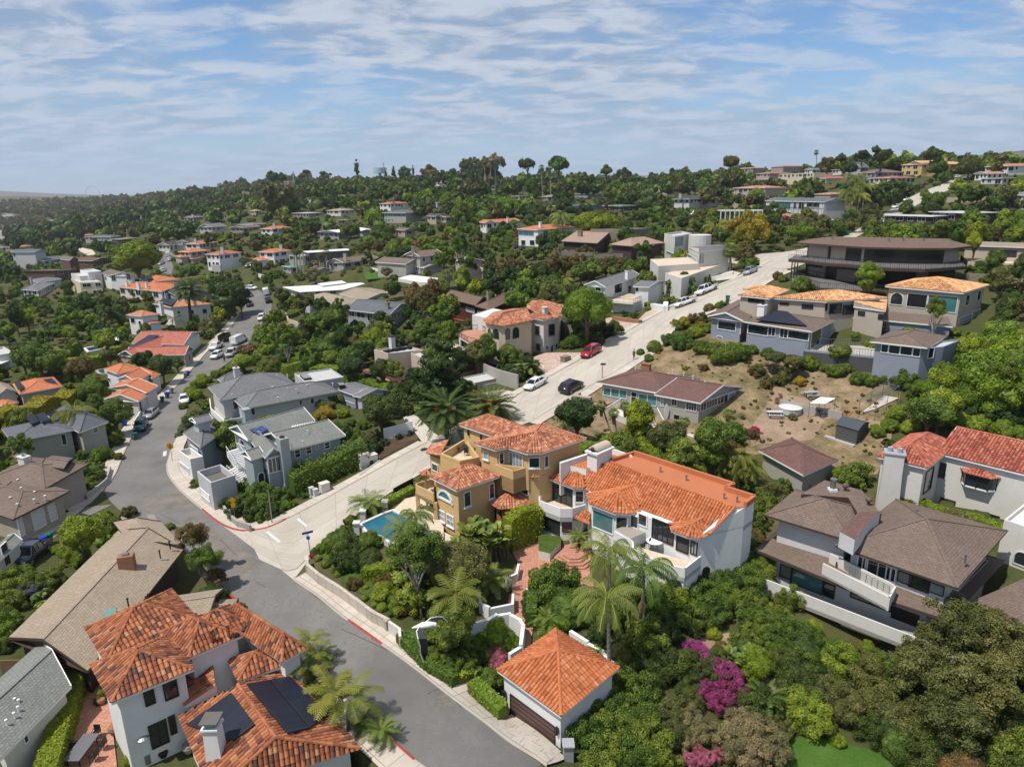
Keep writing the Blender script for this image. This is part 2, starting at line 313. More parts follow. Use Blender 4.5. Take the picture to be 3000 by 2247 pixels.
class MB:
 def __init__(s):s.v=[];s.f=[];s.m=[];s.t=[];s.mats=[]
 def mi(s,m):
  if m not in s.mats:s.mats.append(m)
  return s.mats.index(m)
 def poly(s,pts,m,tint=.5):
  k=len(s.v);s.v.extend((p[0],p[1],p[2])for p in pts);s.f.append(tuple(range(k,k+len(pts))));s.m.append(s.mi(m));s.t.append(tint)
 def mesh(s,vs,fs,m,tint=.5):
  k=len(s.v);s.v.extend((p[0],p[1],p[2])for p in vs);i=s.mi(m)
  for f in fs:s.f.append(tuple(a+k for a in f));s.m.append(i);s.t.append(tint)
 def prism(s,pts,z0,z1,m,top=True,bot=False,mtop=None):
  n=len(pts);ar=sum(pts[i][0]*pts[(i+1)%n][1]-pts[(i+1)%n][0]*pts[i][1]for i in range(n))
  if ar<0:pts=pts[::-1]
  for i in range(n):
   a,b=pts[i],pts[(i+1)%n]
   s.poly([(a[0],a[1],z0),(b[0],b[1],z0),(b[0],b[1],z1),(a[0],a[1],z1)],m)
  if top:s.poly([(p[0],p[1],z1)for p in pts],mtop or m)
  if bot:s.poly([(p[0],p[1],z0)for p in pts][::-1],m)
 def box(s,c,sz,m,rz=0,tilt=None):
  hx,hy,hz=sz[0]/2,sz[1]/2,sz[2]/2;ca,sa=cos(rz),sin(rz);vs=[]
  for dz in(-hz,hz):
   for dx,dy in((-hx,-hy),(hx,-hy),(hx,hy),(-hx,hy)):
    vs.append((c[0]+dx*ca-dy*sa,c[1]+dx*sa+dy*ca,c[2]+dz))
  s.mesh(vs,BX,m)
 def bar(s,a,b,w,h,m):
  a,b=V3(a),V3(b);d=(b-a).normalized();x=d.cross(vc(0,0,1))
  x=vc(1,0,0)if x.length<1e-4 else x.normalized()
  y=x.cross(d);vs=[]
  for p in(a,b):
   for i,j in((-1,-1),(1,-1),(1,1),(-1,1)):vs.append(p+x*(w/2*i)+y*(h/2*j))
  s.mesh(vs,BX,m)
 def tube(s,pts,rs,m,n=8,cap=True,tint=.5):
  rings=[];k0=len(s.v);N=len(pts);pts=[V3(p)for p in pts]
  if isinstance(rs,(int,float)):rs=[rs]*N
  for i,p in enumerate(pts):
   d=(pts[min(i+1,N-1)]-pts[max(i-1,0)]).normalized();x=d.cross(vc(0,0,1))
   x=vc(1,0,0)if x.length<.02 else x.normalized()
   y=d.cross(x)
   for j in range(n):a=2*pi*j/n;s.v.append(tuple(p+(x*cos(a)+y*sin(a))*rs[i]))
  i_=s.mi(m)
  for i in range(N-1):
   for j in range(n):
    a=k0+i*n+j;b=k0+i*n+(j+1)%n;s.f.append((a,b,b+n,a+n));s.m.append(i_);s.t.append(tint)
  if cap:
   s.f.append(tuple(k0+j for j in range(n))[::-1]);s.m.append(i_);s.t.append(tint)
   s.f.append(tuple(k0+(N-1)*n+j for j in range(n)));s.m.append(i_);s.t.append(tint)
 def ball(s,c,r,m,n=10,k=6,sq=(1,1,1),tint=.5):
  vs=[];fs=[]
  for i in range(1,k):
   t=pi*i/k
   for j in range(n):a=2*pi*j/n;vs.append((c[0]+r*sq[0]*sin(t)*cos(a),c[1]+r*sq[1]*sin(t)*sin(a),c[2]+r*sq[2]*cos(t)))
  top=len(vs);vs.append((c[0],c[1],c[2]+r*sq[2]));vs.append((c[0],c[1],c[2]-r*sq[2]))
  for i in range(k-2):
   for j in range(n):fs.append((i*n+j,(i+1)*n+j,(i+1)*n+(j+1)%n,i*n+(j+1)%n))
  for j in range(n):fs.append((top,j,(j+1)%n));fs.append((top+1,(k-2)*n+(j+1)%n,(k-2)*n+j))
  s.mesh(vs,fs,m,tint)
 def build(s,name,parent=None,loc=None,label=None,cat=None,group=None,kind=None,smooth=False):
  base=vc(0,0,0)
  if parent is not None and 'org' in parent:base=V3(parent['org'])
  if loc is not None:base=V3(loc)
  V=np.array(s.v,np.float64).reshape(-1,3)
  loops=[];st=[];tt=[];uv=[]
  for f in s.f:
   st.append(len(loops));tt.append(len(f));loops.extend(f)
   P=V[list(f)]
   n=np.zeros(3)
   for i in range(len(f)):
    a,b=P[i]-P[0],P[(i+1)%len(f)]-P[0];n+=np.array((a[1]*b[2]-a[2]*b[1],a[2]*b[0]-a[0]*b[2],a[0]*b[1]-a[1]*b[0]))
   l=math.sqrt(n@n)or 1;n=n/l
   h=hypot(n[0],n[1])
   if h<.02:uv.extend(P[:,:2].tolist())
   else:
    u=np.array((-n[1]/h,n[0]/h,0));w=np.array((n[1]*u[2]-n[2]*u[1],n[2]*u[0]-n[0]*u[2],n[0]*u[1]-n[1]*u[0]))
    uv.extend(np.stack([P@u,P@w],1).tolist())
  me=raw_mesh(name,V-np.array(base),loops,st,tt,s.mats,s.m,uv,s.t,smooth)
  o=bpy.data.objects.new(name,me)
  if parent is not None:
   link(o,parent)
   if 'org' in parent:
    o['org']=tuple(parent['org'])
  else:
   link(o);o.location=base;o['org']=tuple(base)
  return tag(o,label,cat,group,kind)
def mk(mb,name,loc,label,cat):return mb.build(name,loc=loc,label=label,cat=cat)
def inset(pts,d):
 n=len(pts);ar=sum(pts[i][0]*pts[(i+1)%n][1]-pts[(i+1)%n][0]*pts[i][1]for i in range(n));sg=1 if ar>0 else-1;out=[]
 for i in range(n):
  p,a,b=pts[i],pts[i-1],pts[(i+1)%n]
  e1=vc(p[0]-a[0],p[1]-a[1]).normalized();e2=vc(b[0]-p[0],b[1]-p[1]).normalized()
  n1=vc(-e1.y,e1.x)*sg;n2=vc(-e2.y,e2.x)*sg;m=n1+n2;l=m.length_squared
  m=n1 if l<.1 else m*(2/l)
  out.append(vc(p[0]+m.x*d,p[1]+m.y*d,p[2]if len(p)>2 else 0))
 return out
def tile_face(mb,poly,m,tw=.30,course=.42,seed=0,base=True,cuts=None):
 P=[V3(p)for p in poly];n=vc(0,0,0)
 for i in range(1,len(P)-1):n+=(P[i]-P[0]).cross(P[i+1]-P[0])
 if n.z<0:n=-n;P=P[::-1]
 n.normalize()
 if base:mb.poly([p-n*.02 for p in P],m,.12)
 h=hypot(n.x,n.y)
 if h<.03:return
 u=vc(-n.y/h,n.x/h,0);w=n.cross(u)
 if w.z<0:w=-w;u=-u
 uv=[(p.dot(u),p.dot(w))for p in P];off=P[0].dot(n)
 u0=min(a for a,b in uv);u1=max(a for a,b in uv);rg=random.Random(seed+int(u0*10));k=max(1,round((u1-u0)/tw));tw=(u1-u0)/k
 arch=[(-.46,.0),(-.3,.085),(0,.125),(.3,.085),(.46,.0)]
 for i in range(k):
  uc=u0+(i+.5)*tw;vs=[]
  for j in range(len(uv)):
   (a,b),(c,d)=uv[j],uv[(j+1)%len(uv)]
   if(a-uc)*(c-uc)<0:vs.append(b+(d-b)*(uc-a)/(c-a))
  if len(vs)<2:continue
  v0,v1=min(vs),max(vs);v=v0;row=0
  while v<v1-.05:
   ve=min(v+course,v1);r_=rg.random();tint=r_*.78+.1 if rg.random()<.88 else rg.choice((.02,.98));jit=rg.uniform(-.012,.012)
   k0=[]
   for vv,lift in((v-.03,.045),(ve,0.0)):
    for a,b in arch:k0.append(u*(uc+jit+a*tw)+w*vv+n*(off+b*tw/.3+lift))
   mb.mesh(k0,[(j,j+1,j+6,j+5)for j in range(4)]+[(4,3,2,1,0)],m,tint)
   v=ve
def ridge_caps(mb,a,b,m,r=.13,seed=1):
 a,b=V3(a),V3(b);L_=(b-a).length;d=(b-a)/max(L_,.01);x=d.cross(vc(0,0,1))
 if x.length<.01:return
 x.normalize();up=x.cross(d);rg=random.Random(seed);k=max(1,int(L_/.42))
 for i in range(k):
  p0=a+d*(L_*i/k);p1=a+d*(L_*(i+1)/k+.04);vs=[]
  for p,rr in((p0,r*1.08),(p1,r*.9)):
   for q_ in range(5):an=pi*q_/4;vs.append(p+x*(cos(an)*rr)+up*(sin(an)*rr+.05))
  mb.mesh(vs,[(j,j+1,j+6,j+5)for j in range(4)]+[(0,1,2,3,4)],m,rg.uniform(.2,.8))
  # -------- registries used to keep plants off houses and roads
FOOT=[]
KEEP=[]
def inpoly(x,y,P):
 c=False;n=len(P)
 for i in range(n):
  (x1,y1),(x2,y2)=(P[i][0],P[i][1]),(P[i-1][0],P[i-1][1])
  if(y1>y)!=(y2>y)and x<(x2-x1)*(y-y1)/(y2-y1)+x1:c=not c
 return c
 # -------- houses
HOUSES=[]
class House:
 def __init__(s,name,label,cat='house',anchor=None,h=3.0,group=None,near=False,short=None):
  pa=q(anchor)[0]
  if h>20:
   z=VW[anchor[0]];yb=z[1]+h/2/z[2];h=4.0
   for _ in range(14):P_=hit(pa,h);h=min(max(h+(yb-proj(vc(P_.x,P_.y,P_.z-h))[1])*proj(P_)[2]/F*.8,2.6),14)
  s.P=hit(pa,h);s.ze=s.P.z;s.z0=s.ze-h;s.near=near
  s.root=empty(name,(s.P.x,s.P.y,s.z0),label,cat,group)
  s.wallm=MB();s.roofm=MB();s.walls=[];s.px=[];s.nroof=0;s.short=short or label;s.foot=[];HOUSES.append(s)
 def _walls(s,pts,z0,z1,mat,top=False,mtop=None):
  s.wallm.prism([tuple(p)for p in pts],z0,z1,mat,top=top,mtop=mtop);n=len(pts)
  for i in range(n):s.walls.append((vc(pts[i][0],pts[i][1],0),vc(pts[(i+1)%n][0],pts[(i+1)%n][1],0),z0,z1))
 def reg(s,pts):
  s.foot.append([(p[0],p[1])for p in pts]);FOOT.append(([(p[0],p[1])for p in pts],s.z0))
  for p in pts:
   for z in(s.z0,p[2]if len(p)>2 else s.ze):s.px.append(proj((p[0],p[1],z)))
 def rect(s,abc,dz=0.0,sq=.6):
  z=s.ze+dz;A,B,C=[on_z(p,z)for p in q(abc)];u=A-B;w=C-B
  lu,lw=u.length,w.length;un,wn=u/lu,w/lw;cz=un.cross(wn).z;sg=1 if cz>0 else-1
  perp_w=vc(-un.y,un.x,0)*sg;mid=(wn*(1-sq)+perp_w*sq).normalized()
  C=B+mid*(lw*max(.5,abs(wn.dot(mid))));return[A,B,C,A+C-B]
 def block(s,abc,roof='hip',rise=1.2,oh=.45,wall='white',rm='sh_grey',tile=False,dz=0.0,base=None,axis=None,flip=0,sq=.6,par=.5,fascia='trim',mtop='flatroof',capm=None,reg=True):
  c=s.rect(abc,dz,sq)if isinstance(abc,str)else abc
  z=c[0].z;z0=s.z0-2.0 if base is None else s.z0+base
  if reg:s.reg(c)
  if roof=='flat':
   s._walls(c,z0,z,wall,top=False)
   s.wallm.poly([(p.x,p.y,z-par)for p in(c if(c[1]-c[0]).cross(c[2]-c[1]).z>0 else c[::-1])],mtop)
   for off in(.18,):
    i_=inset(c,off);n=len(c)
    for k in range(n):
     a,b,a2,b2=c[k],c[(k+1)%n],i_[k],i_[(k+1)%n]
     s.wallm.poly([a,b,b2,a2],wall);s.wallm.poly([a2,b2,(b2.x,b2.y,z-par),(a2.x,a2.y,z-par)],wall)
   return c
  wl=inset(c,oh);s._walls(wl,z0,z-.02,wall)
  s.slab(c,z,roof,rise,rm,tile,axis,flip,fascia,wall,wl)
  return c
 def slab(s,c,z,roof,rise,rm,tile=False,axis=None,flip=0,fascia='trim',wall=None,wl=None,th=.18):
  A,B,C,D=c;lab,lbc=(B-A).length,(C-B).length
  if axis is None:axis='ab' if lab>lbc else 'bc'
  up=vc(0,0,rise);faces=[];ridges=[]
  if axis=='bc':A,B,C,D=B,C,D,A
  m1,m2=(A+D)/2,(B+C)/2;dv=(m2-m1).normalized();half=(D-A).length/2
  if roof=='hip':
   k=min(half,(m2-m1).length/2-.01);r1,r2=m1+dv*k+up,m2-dv*k+up
   faces=[[A,B,r2,r1],[C,D,r1,r2],[D,A,r1],[B,C,r2]];ridges=[(A,r1),(D,r1),(B,r2),(C,r2)]
   if(r1-r2).length>.3:ridges.append((r1,r2))
  elif roof=='gable':
   r1,r2=m1+up,m2+up;faces=[[A,B,r2,r1],[C,D,r1,r2]];ridges=[(r1,r2)]
   if wl is not None:
    for a,b,r,o in((A,D,r1,dv),(B,C,r2,-dv)):
     k=.45;s.wallm.poly([a+o*k,b+o*k,r+o*k-vc(0,0,.12)],wall)
     s.roofm.bar(a-vc(0,0,.02),r-vc(0,0,.02),.06,.22,fascia);s.roofm.bar(b-vc(0,0,.02),r-vc(0,0,.02),.06,.22,fascia)
  elif roof=='pyr':
   r=(A+C)/2+up;faces=[[A,B,r],[B,C,r],[C,D,r],[D,A,r]];ridges=[(x,r)for x in(A,B,C,D)]
  elif roof=='shed':
   hi=(C,D)if not flip else(A,B);lo=(A,B)if not flip else(C,D)
   f=[A,B,C+up,D+up]if not flip else[A+up,B+up,C,D];faces=[f]
   if wl is not None:
    if not flip:s.wallm.poly([A,D,D+up*.95],wall);s.wallm.poly([B,C,C+up*.95],wall);s.wallm.poly([C,D,D+up*.95,C+up*.95],wall)
    else:s.wallm.poly([A,D,A+up*.95],wall);s.wallm.poly([B,C,B+up*.95],wall);s.wallm.poly([A,B,B+up*.95,A+up*.95],wall)
  elif roof=='slabflat':
   faces=[[A+up*0,B,C,D]]
  s.faces(faces,rm,tile,ridges)
  q4=[A,B,C,D]
  for i in range(4):
   a,b=q4[i],q4[(i+1)%4]
   if roof=='gable' and i in(1,3):continue
   s.roofm.poly([a-vc(0,0,th),b-vc(0,0,th),b+vc(0,0,.01),a+vc(0,0,.01)],fascia)
  s.roofm.poly([p-vc(0,0,th)for p in q4],fascia)
 def faces(s,faces,rm,tile=False,ridges=()):
  for i,f in enumerate(faces):
   f=[V3(p)for p in f];n=(f[1]-f[0]).cross(f[2]-f[0])
   if n.z<0:f=f[::-1]
   if tile:tile_face(s.roofm,f,rm,seed=i*13)
   else:s.roofm.poly(f,rm)
  for i,(a,b)in enumerate(ridges):
   if tile:ridge_caps(s.roofm,a,b,rm,seed=i)
   else:
    if(V3(b)-V3(a)).length>1:s.roofm.bar(V3(a)+vc(0,0,.02),V3(b)+vc(0,0,.02),.22,.06,rm)
 def wallhit(s,p,only=None):
  d=ray(p);best=None
  for i,(a,b,z0,z1)in enumerate(s.walls):
   if only is not None and i!=only:continue
   e=b-a;den=d.x*e.y-d.y*e.x
   if abs(den)<1e-9:continue
   t=((a.x-CAM.x)*e.y-(a.y-CAM.y)*e.x)/den
   if t<=0:continue
   P=CAM+d*t;k=((P.x-a.x)*e.x+(P.y-a.y)*e.y)/e.length_squared
   if only is None and not(-.03<=k<=1.03 and z0-.3<=P.z<=z1+.9):continue
   if best is None or t<best[0]:best=(t,i,P,k)
  return best
 def win(s,txt,pane='glass',frame='trim',kind='window',mull=0,hm=0,arch=False,th=.07,sill=False,rail=False):
  pp=q(txt)
  for j in range(0,len(pp)-1,2):
   p0,p1=pp[j],pp[j+1];mid=((p0[0]+p1[0])/2,(p0[1]+p1[1])/2);h=s.wallhit(mid)
   if h is None:print('MISS',s.root.name,txt,j);continue
   i=h[1];a,b,z0,z1=s.walls[i];h0=s.wallhit(p0,i);h1=s.wallhit(p1,i)
   if h0 is None or h1 is None:continue
   e=(b-a);L_=e.length;e=e/L_;k0,k1=sorted((h0[3]*L_,h1[3]*L_));za,zb=sorted((h0[2].z,h1[2].z))
   k0=max(k0,.05);k1=min(k1,L_-.05)
   if k1-k0<.15:continue
   s.opening(i,k0,k1,za,zb,pane,frame,kind,mull,hm,arch,th,sill)
 def opening(s,i,k0,k1,za,zb,pane='glass',frame='trim',kind='window',mull=0,hm=0,arch=False,th=.07,sill=False):
  a,b,z0,z1=s.walls[i];e=(b-a).normalized();no=vc(e.y,-e.x,0);cam_side=vc(CAM.x-a.x,CAM.y-a.y,0)
  if no.dot(cam_side)<0:no=-no
  def W(k,z,o=0):return vc(a.x,a.y,0)+e*k+no*o+vc(0,0,z)
  fm=MB();pm=MB()
  if arch:
   r=(k1-k0)/2;zs=zb-r;cpt=(k0+k1)/2;arc=[(cpt+r*cos(t),zs+r*sin(t))for t in np.linspace(0,pi,9)]
   out=[(k1,za)]+arc+[(k0,za)];pm.poly([W(k,z,.03)for k,z in out],pane)
   for(ka,z_a),(kb,z_b)in zip(out,out[1:]+out[:1]):fm.bar(W(ka,z_a,.04),W(kb,z_b,.04),th*1.4,th*1.4,frame)
  else:
   pm.poly([W(k0,za,.03),W(k1,za,.03),W(k1,zb,.03),W(k0,zb,.03)],pane)
   for(ka,kb,z_a,z_b)in((k0-th,k1+th,za-th,za),(k0-th,k1+th,zb,zb+th),(k0-th,k0,za,zb),(k1,k1+th,za,zb)):
    fm.mesh([W(ka,z_a,-.02),W(kb,z_a,-.02),W(kb,z_b,-.02),W(ka,z_b,-.02),W(ka,z_a,.09),W(kb,z_a,.09),W(kb,z_b,.09),W(ka,z_b,.09)],BX3,frame)
   t2=th*.5
   for k in range(mull):
    x=k0+(k1-k0)*(k+1)/(mull+1);fm.bar(W(x,za,.05),W(x,zb,.05),t2*1.6,t2,frame)
   for k in range(hm):
    z=za+(zb-za)*(k+1)/(hm+1);fm.bar(W(k0,z,.05),W(k1,z,.05),t2,t2,frame)
   if sill:fm.bar(W(k0-.15,za-th-.06,.1),W(k1+.15,za-th-.06,.1),.16,.1,frame)
  if s.near or(k1-k0)>.9:
   f=fm.build(kind,s.root);pm.build('pane' if kind!='garage_door' else 'panel',f)
  else:
   fm.v2=None;f=fm.build(kind,s.root);pm.build('pane',f)
 def autowin(s,storeys=1,wmin=1.2,gap=1.4,pane='glass',frame='trim',dz=None,seed=0,maxn=10,hh=1.35):
  rg=random.Random(seed);n0=0
  for i,(a,b,z0,z1)in enumerate(list(s.walls)):
   e=b-a;L_=e.length
   if L_<2.2 or z1-z0<2:continue
   m=(a+b)/2;no=vc(e.y,-e.x,0).normalized();
   sgn=1 if sum((v.x-m.x)*no.x+(v.y-m.y)*no.y for v in(s.walls[i-1][0],))<0 else-1
   c=vc(CAM.x-m.x,CAM.y-m.y,0).normalized()
   ctr=sum(((w_[0]+w_[1])/2 for w_ in s.walls[i//4*4:i//4*4+4]),vc(0,0,0))/4
   if(m-ctr).dot(c)<=.3:continue
   x=.6
   for st in range(storeys):
    zt=z1-.45-st*2.9;x=.5+rg.random()*.4
    if zt-hh<s.z0-.2:break
    while x<L_-wmin-.3 and n0<maxn:
     w_=min(rg.choice((wmin,wmin*1.6,wmin*2.4)),L_-x-.4);big=rg.random()<.25
     s.opening(i,x,x+w_,zt-(hh if not big else 1.9),zt,pane,frame,mull=1 if w_>1.6 else 0);n0+=1
     x+=w_+gap*(.5+rg.random())
 def add(s,mb,name,label=None):return mb.build(name,s.root,label=label)
 def chimney(s,base,hgt=1.5,w=.9,d=.6,mat='white',cap='dark',dz=0.0,rz=None,pot=True):
  P=on_z(q(base)[0],s.ze+dz);mb=MB();rz=s.rz()if rz is None else rz
  mb.box((P.x,P.y,P.z+hgt/2-.6),(w,d,hgt+1.2),mat,rz);mb.box((P.x,P.y,P.z+hgt+.07),(w+.2,d+.2,.14),mat,rz)
  if pot:mb.tube([(P.x,P.y,P.z+hgt+.13),(P.x,P.y,P.z+hgt+.4)],.16,cap,8);mb.box((P.x,P.y,P.z+hgt+.43),(.5,.5,.06),cap,rz)
  s.add(mb,'chimney')
 def rz(s):
  if not s.foot:return 0
  f=s.foot[0];return atan2(f[1][1]-f[0][1],f[1][0]-f[0][0])
 def vent(s,txt,dz=.5,mat='metal',h=.35,r=.09):
  for p in q(txt):
   P=on_z(p,s.ze+dz);mb=MB();mb.tube([(P.x,P.y,P.z-.4),(P.x,P.y,P.z+h)],r,mat,6);mb.tube([(P.x,P.y,P.z+h),(P.x,P.y,P.z+h+.08)],r*1.6,mat,6);s.add(mb,'roof_vent')
 def panel(s,pts,mat='solar_dark',name='solar_panel',lift=.27):
  mb=MB();P=[V3(p)for p in pts];n=(P[1]-P[0]).cross(P[2]-P[0]).normalized()
  if n.z<0:n=-n;P=P[::-1]
  top=[p+n*lift for p in P];bot=[p+n*(lift-.06)for p in P];mb.poly(top,mat)
  for i in range(len(P)):j=(i+1)%len(P);mb.poly([bot[i],bot[j],top[j],top[i]],'black')
  return s.add(mb,name)
 def onplane(s,txt,P0,n):
  out=[]
  for p in q(txt):d=ray(p);t=(P0-CAM).dot(n)/d.dot(n);out.append(CAM+d*t)
  return out
 def balcony(s,pts,z,h=1.0,wall='white',th=.15,floor='conc',slab=.25,rail=None,name='balcony',close=False):
  mb=MB();n=len(pts);pp=[vc(p[0],p[1],z)for p in pts]
  c=sum(pp,V3())/n
  fl=[p for p in pp]
  if(fl[1]-fl[0]).cross(fl[2]-fl[0]).z<0:fl=fl[::-1]
  mb.prism([tuple(p)for p in fl],z-slab,z,wall,top=True,bot=True,mtop=floor)
  o=mb.build(name,s.root);rb=MB()
  for i in range(n-1+(1 if close else 0)):
   a,b=pp[i],pp[(i+1)%n]
   if rail is None:
    d=(b-a).normalized();x=vc(-d.y,d.x,0)*th/2
    if(c-a).dot(x)<0:x=-x
    ins=x*2
    rb.mesh([a-vc(0,0,slab),b-vc(0,0,slab),b+ins-vc(0,0,slab),a+ins-vc(0,0,slab),a+vc(0,0,h),b+vc(0,0,h),b+ins+vc(0,0,h),a+ins+vc(0,0,h)],[(0,1,5,4),(4,5,6,7),(2,3,7,6),(1,2,6,5),(3,0,4,7)],wall)
   else:
    rb.bar(a+vc(0,0,h),b+vc(0,0,h),.06,.06,rail);L_=(b-a).length;k=max(2,int(L_/.35));rb.bar(a+vc(0,0,.12),b+vc(0,0,.12),.03,.03,rail)
    for j in range(k+1):p=a+(b-a)*j/k;rb.bar(p,p+vc(0,0,h),.03 if j%4 else .06,.03,rail)
  rb.build('railing',o);return o
 def done(s):
  if s.wallm.f:s.wallm.build('wall',s.root)
  if s.roofm.f:s.roofm.build('roof',s.root)
  if s.px:
   xs=[p[0]for p in s.px];ys=[p[1]for p in s.px];dd=[p[2]for p in s.px]
   s.box=(min(xs),min(ys),max(xs),max(ys),min(dd));KEEP.append(s.box)
   # -------- ground materials
def ground_mats():
 m,t,b,L=nm('ground');tc=nt(t,'ShaderNodeTexCoord');ob=tc.outputs['Object']
 n1=noise(t,ob,.05,6,.65);n2=noise(t,ob,.8,5,.7);n3=noise(t,ob,.004,4)
 g=ramp(t,n1,[(.32,(.05,.065,.018)),(.52,(.08,.085,.028)),(.64,(.13,.1,.05)),(.75,(.2,.145,.085))])
 far=ramp(t,n3,[(.35,(.07,.07,.04)),(.55,(.13,.105,.065)),(.7,(.055,.06,.03))])
 g=mixc(t,mrange(t,n2,.3,.75,0,.7),g,(.035,.045,.015));cd=nt(t,'ShaderNodeSeparateXYZ');L(ob,cd.inputs[0])
 L(mixc(t,mrange(t,cd.outputs[1],500,900,0,.7),g,far),b.inputs['Base Color']);iv(b,'Roughness',.95);iv(b,'Specular IOR Level',.1)
 bump(t,b,n2,.6,.3)
 def soil(name,stops,s1=.25,s2=3.0,bm=.5):
  m,t,b,L=nm(name);tc=nt(t,'ShaderNodeTexCoord');ob=tc.outputs['Object']
  n1=noise(t,ob,s1,6,.65);n2=noise(t,ob,s2,5,.7)
  g=ramp(t,n1,stops);L(mixc(t,mrange(t,n2,.35,.7,0,.5),g,tuple(x*.5 for x in stops[0][1])),b.inputs['Base Color'])
  iv(b,'Roughness',.95);iv(b,'Specular IOR Level',.1);bump(t,b,n2,bm,.15)
 soil('drygrass',[(.32,(.09,.09,.04)),(.44,(.19,.145,.075)),(.55,(.29,.21,.125)),(.7,(.38,.29,.19))],.3,2.8,1.0)
 soil('lawn',[(.3,(.045,.10,.016)),(.6,(.075,.15,.025)),(.8,(.11,.18,.04))],.3,6,.3)
 soil('mulch',[(.3,(.055,.035,.025)),(.6,(.11,.075,.05)),(.8,(.16,.11,.08))],.6,6)
 soil('groundcover',[(.3,(.05,.09,.015)),(.6,(.09,.14,.03)),(.8,(.14,.17,.05))],1.0,7,1.0)
 soil('dirt',[(.3,(.22,.15,.1)),(.55,(.33,.24,.165)),(.8,(.42,.32,.22))],.3,4)
 m,t,b,L=nm('asphalt');tc=nt(t,'ShaderNodeTexCoord');ob=tc.outputs['Object']
 n1=noise(t,ob,.12,5,.6);n2=noise(t,ob,14,3,.7);n3=noise(t,ob,.5,6,.7)
 g=ramp(t,n1,[(.3,(.12,.115,.105)),(.5,(.165,.157,.145)),(.7,(.22,.205,.185))])
 g=mixc(t,mrange(t,n3,.52,.7,0,.45),g,(.22,.205,.18));g=mixc(t,mrange(t,n2,.3,.7,0,.4),g,(.075,.075,.08))
 vo=nt(t,'ShaderNodeTexVoronoi',feature='DISTANCE_TO_EDGE');mp=nt(t,'ShaderNodeMapping');iv(mp,'Scale',(.16,.16,.16))
 ds=nt(t,'ShaderNodeVectorMath',operation='ADD');nn=nt(t,'ShaderNodeTexNoise');iv(nn,'Scale',.9);iv(nn,'Detail',4);L(ob,nn.inputs['Vector'])
 sc_=nt(t,'ShaderNodeVectorMath',operation='SCALE');iv(sc_,'Scale',3.5);L(nn.outputs[1],sc_.inputs[0]);L(ob,ds.inputs[0]);L(sc_.outputs[0],ds.inputs[1]);L(ds.outputs[0],mp.inputs[0]);L(mp.outputs[0],vo.inputs['Vector'])
 cm=nt(t,'ShaderNodeMath',operation='MULTIPLY');L(mrange(t,vo.outputs[0],0,.016,.85,0),cm.inputs[0]);L(mrange(t,n1,.45,.6,0,1),cm.inputs[1])
 g=mixc(t,cm.outputs[0],g,(.035,.035,.037));L(g,b.inputs['Base Color']);iv(b,'Roughness',.88);iv(b,'Specular IOR Level',.25);bump(t,b,n2,.3,.02)
 def slab(name,c1,c2,sx,sy,jn,crack=True,stain=.5,mort=.03):
  m,t,b,L=nm(name);tc=nt(t,'ShaderNodeTexCoord');uv=tc.outputs['UV'];ob=tc.outputs['Object']
  br=nt(t,'ShaderNodeTexBrick');L(uv,br.inputs['Vector']);br.offset=0;iv(br,'Scale',1);iv(br,'Brick Width',sx);iv(br,'Row Height',sy)
  iv(br,'Mortar Size',mort);iv(br,'Color1',(*c1,1));iv(br,'Color2',(*c2,1));iv(br,'Mortar',(*jn,1))
  n1=noise(t,ob,.3,6,.65);n2=noise(t,ob,5,4,.7);mp=nt(t,'ShaderNodeMapping');iv(mp,'Scale',(.05,1.3,1));L(uv,mp.inputs[0]);n3=noise(t,mp.outputs[0],1.2,5)
  g=mixc(t,mrange(t,n1,.48,.75,0,stain),br.outputs[0],tuple(x*.68 for x in c1));g=mixc(t,mrange(t,n3,.5,.72,0,.4),g,tuple(x*.72 for x in c1))
  g=mixc(t,mrange(t,n2,.5,.8,0,.35),g,tuple(x*.62 for x in c1));L(g,b.inputs['Base Color']);iv(b,'Roughness',.85);iv(b,'Specular IOR Level',.25);bump(t,b,n2,.25,.02)
 slab('concrete_road',(.40,.36,.30),(.47,.425,.36),4.6,3.1,(.2,.18,.16));slab('walk',(.45,.40,.33),(.53,.47,.40),1.5,1.5,(.23,.2,.17));slab('drive',(.48,.43,.36),(.52,.47,.41),3.0,3.0,(.25,.22,.19))
 slab('terracotta',(.42,.19,.125),(.52,.26,.18),.32,.32,(.27,.16,.11),mort=.02,stain=.6);slab('paver_pink',(.40,.28,.22),(.46,.33,.27),2.6,2.6,(.6,.55,.5),mort=.06);slab('plaza',(.56,.46,.34),(.62,.52,.4),.6,.6,(.4,.32,.24),mort=.012)
 slab('brickpave',(.36,.15,.09),(.44,.2,.12),.25,.12,(.25,.15,.1),mort=.01)
 m,t,b,L=nm('water');iv(b,'Base Color',(.01,.11,.17,1));iv(b,'Roughness',.08);tc=nt(t,'ShaderNodeTexCoord');bump(t,b,noise(t,tc.outputs['Object'],2.5,3),.15,.05)
 m,t,b,L=nm('water_dark');iv(b,'Base Color',(.015,.05,.07,1));iv(b,'Roughness',.08)
 plain('roadpaint',(.6,.6,.58),.7,.2,4,streak=False);plain('tar',(.025,.025,.027),.6,.1,streak=False)
 soil('asphalt_old',[(.3,(.14,.13,.115)),(.6,(.22,.2,.17)),(.8,(.27,.24,.2))],.5,5,.1);plain('redkerb',(.42,.06,.05),.75,.3,2.5,streak=False);plain('kerb',(.42,.38,.32),.85,.2,1.5)
ground_mats()
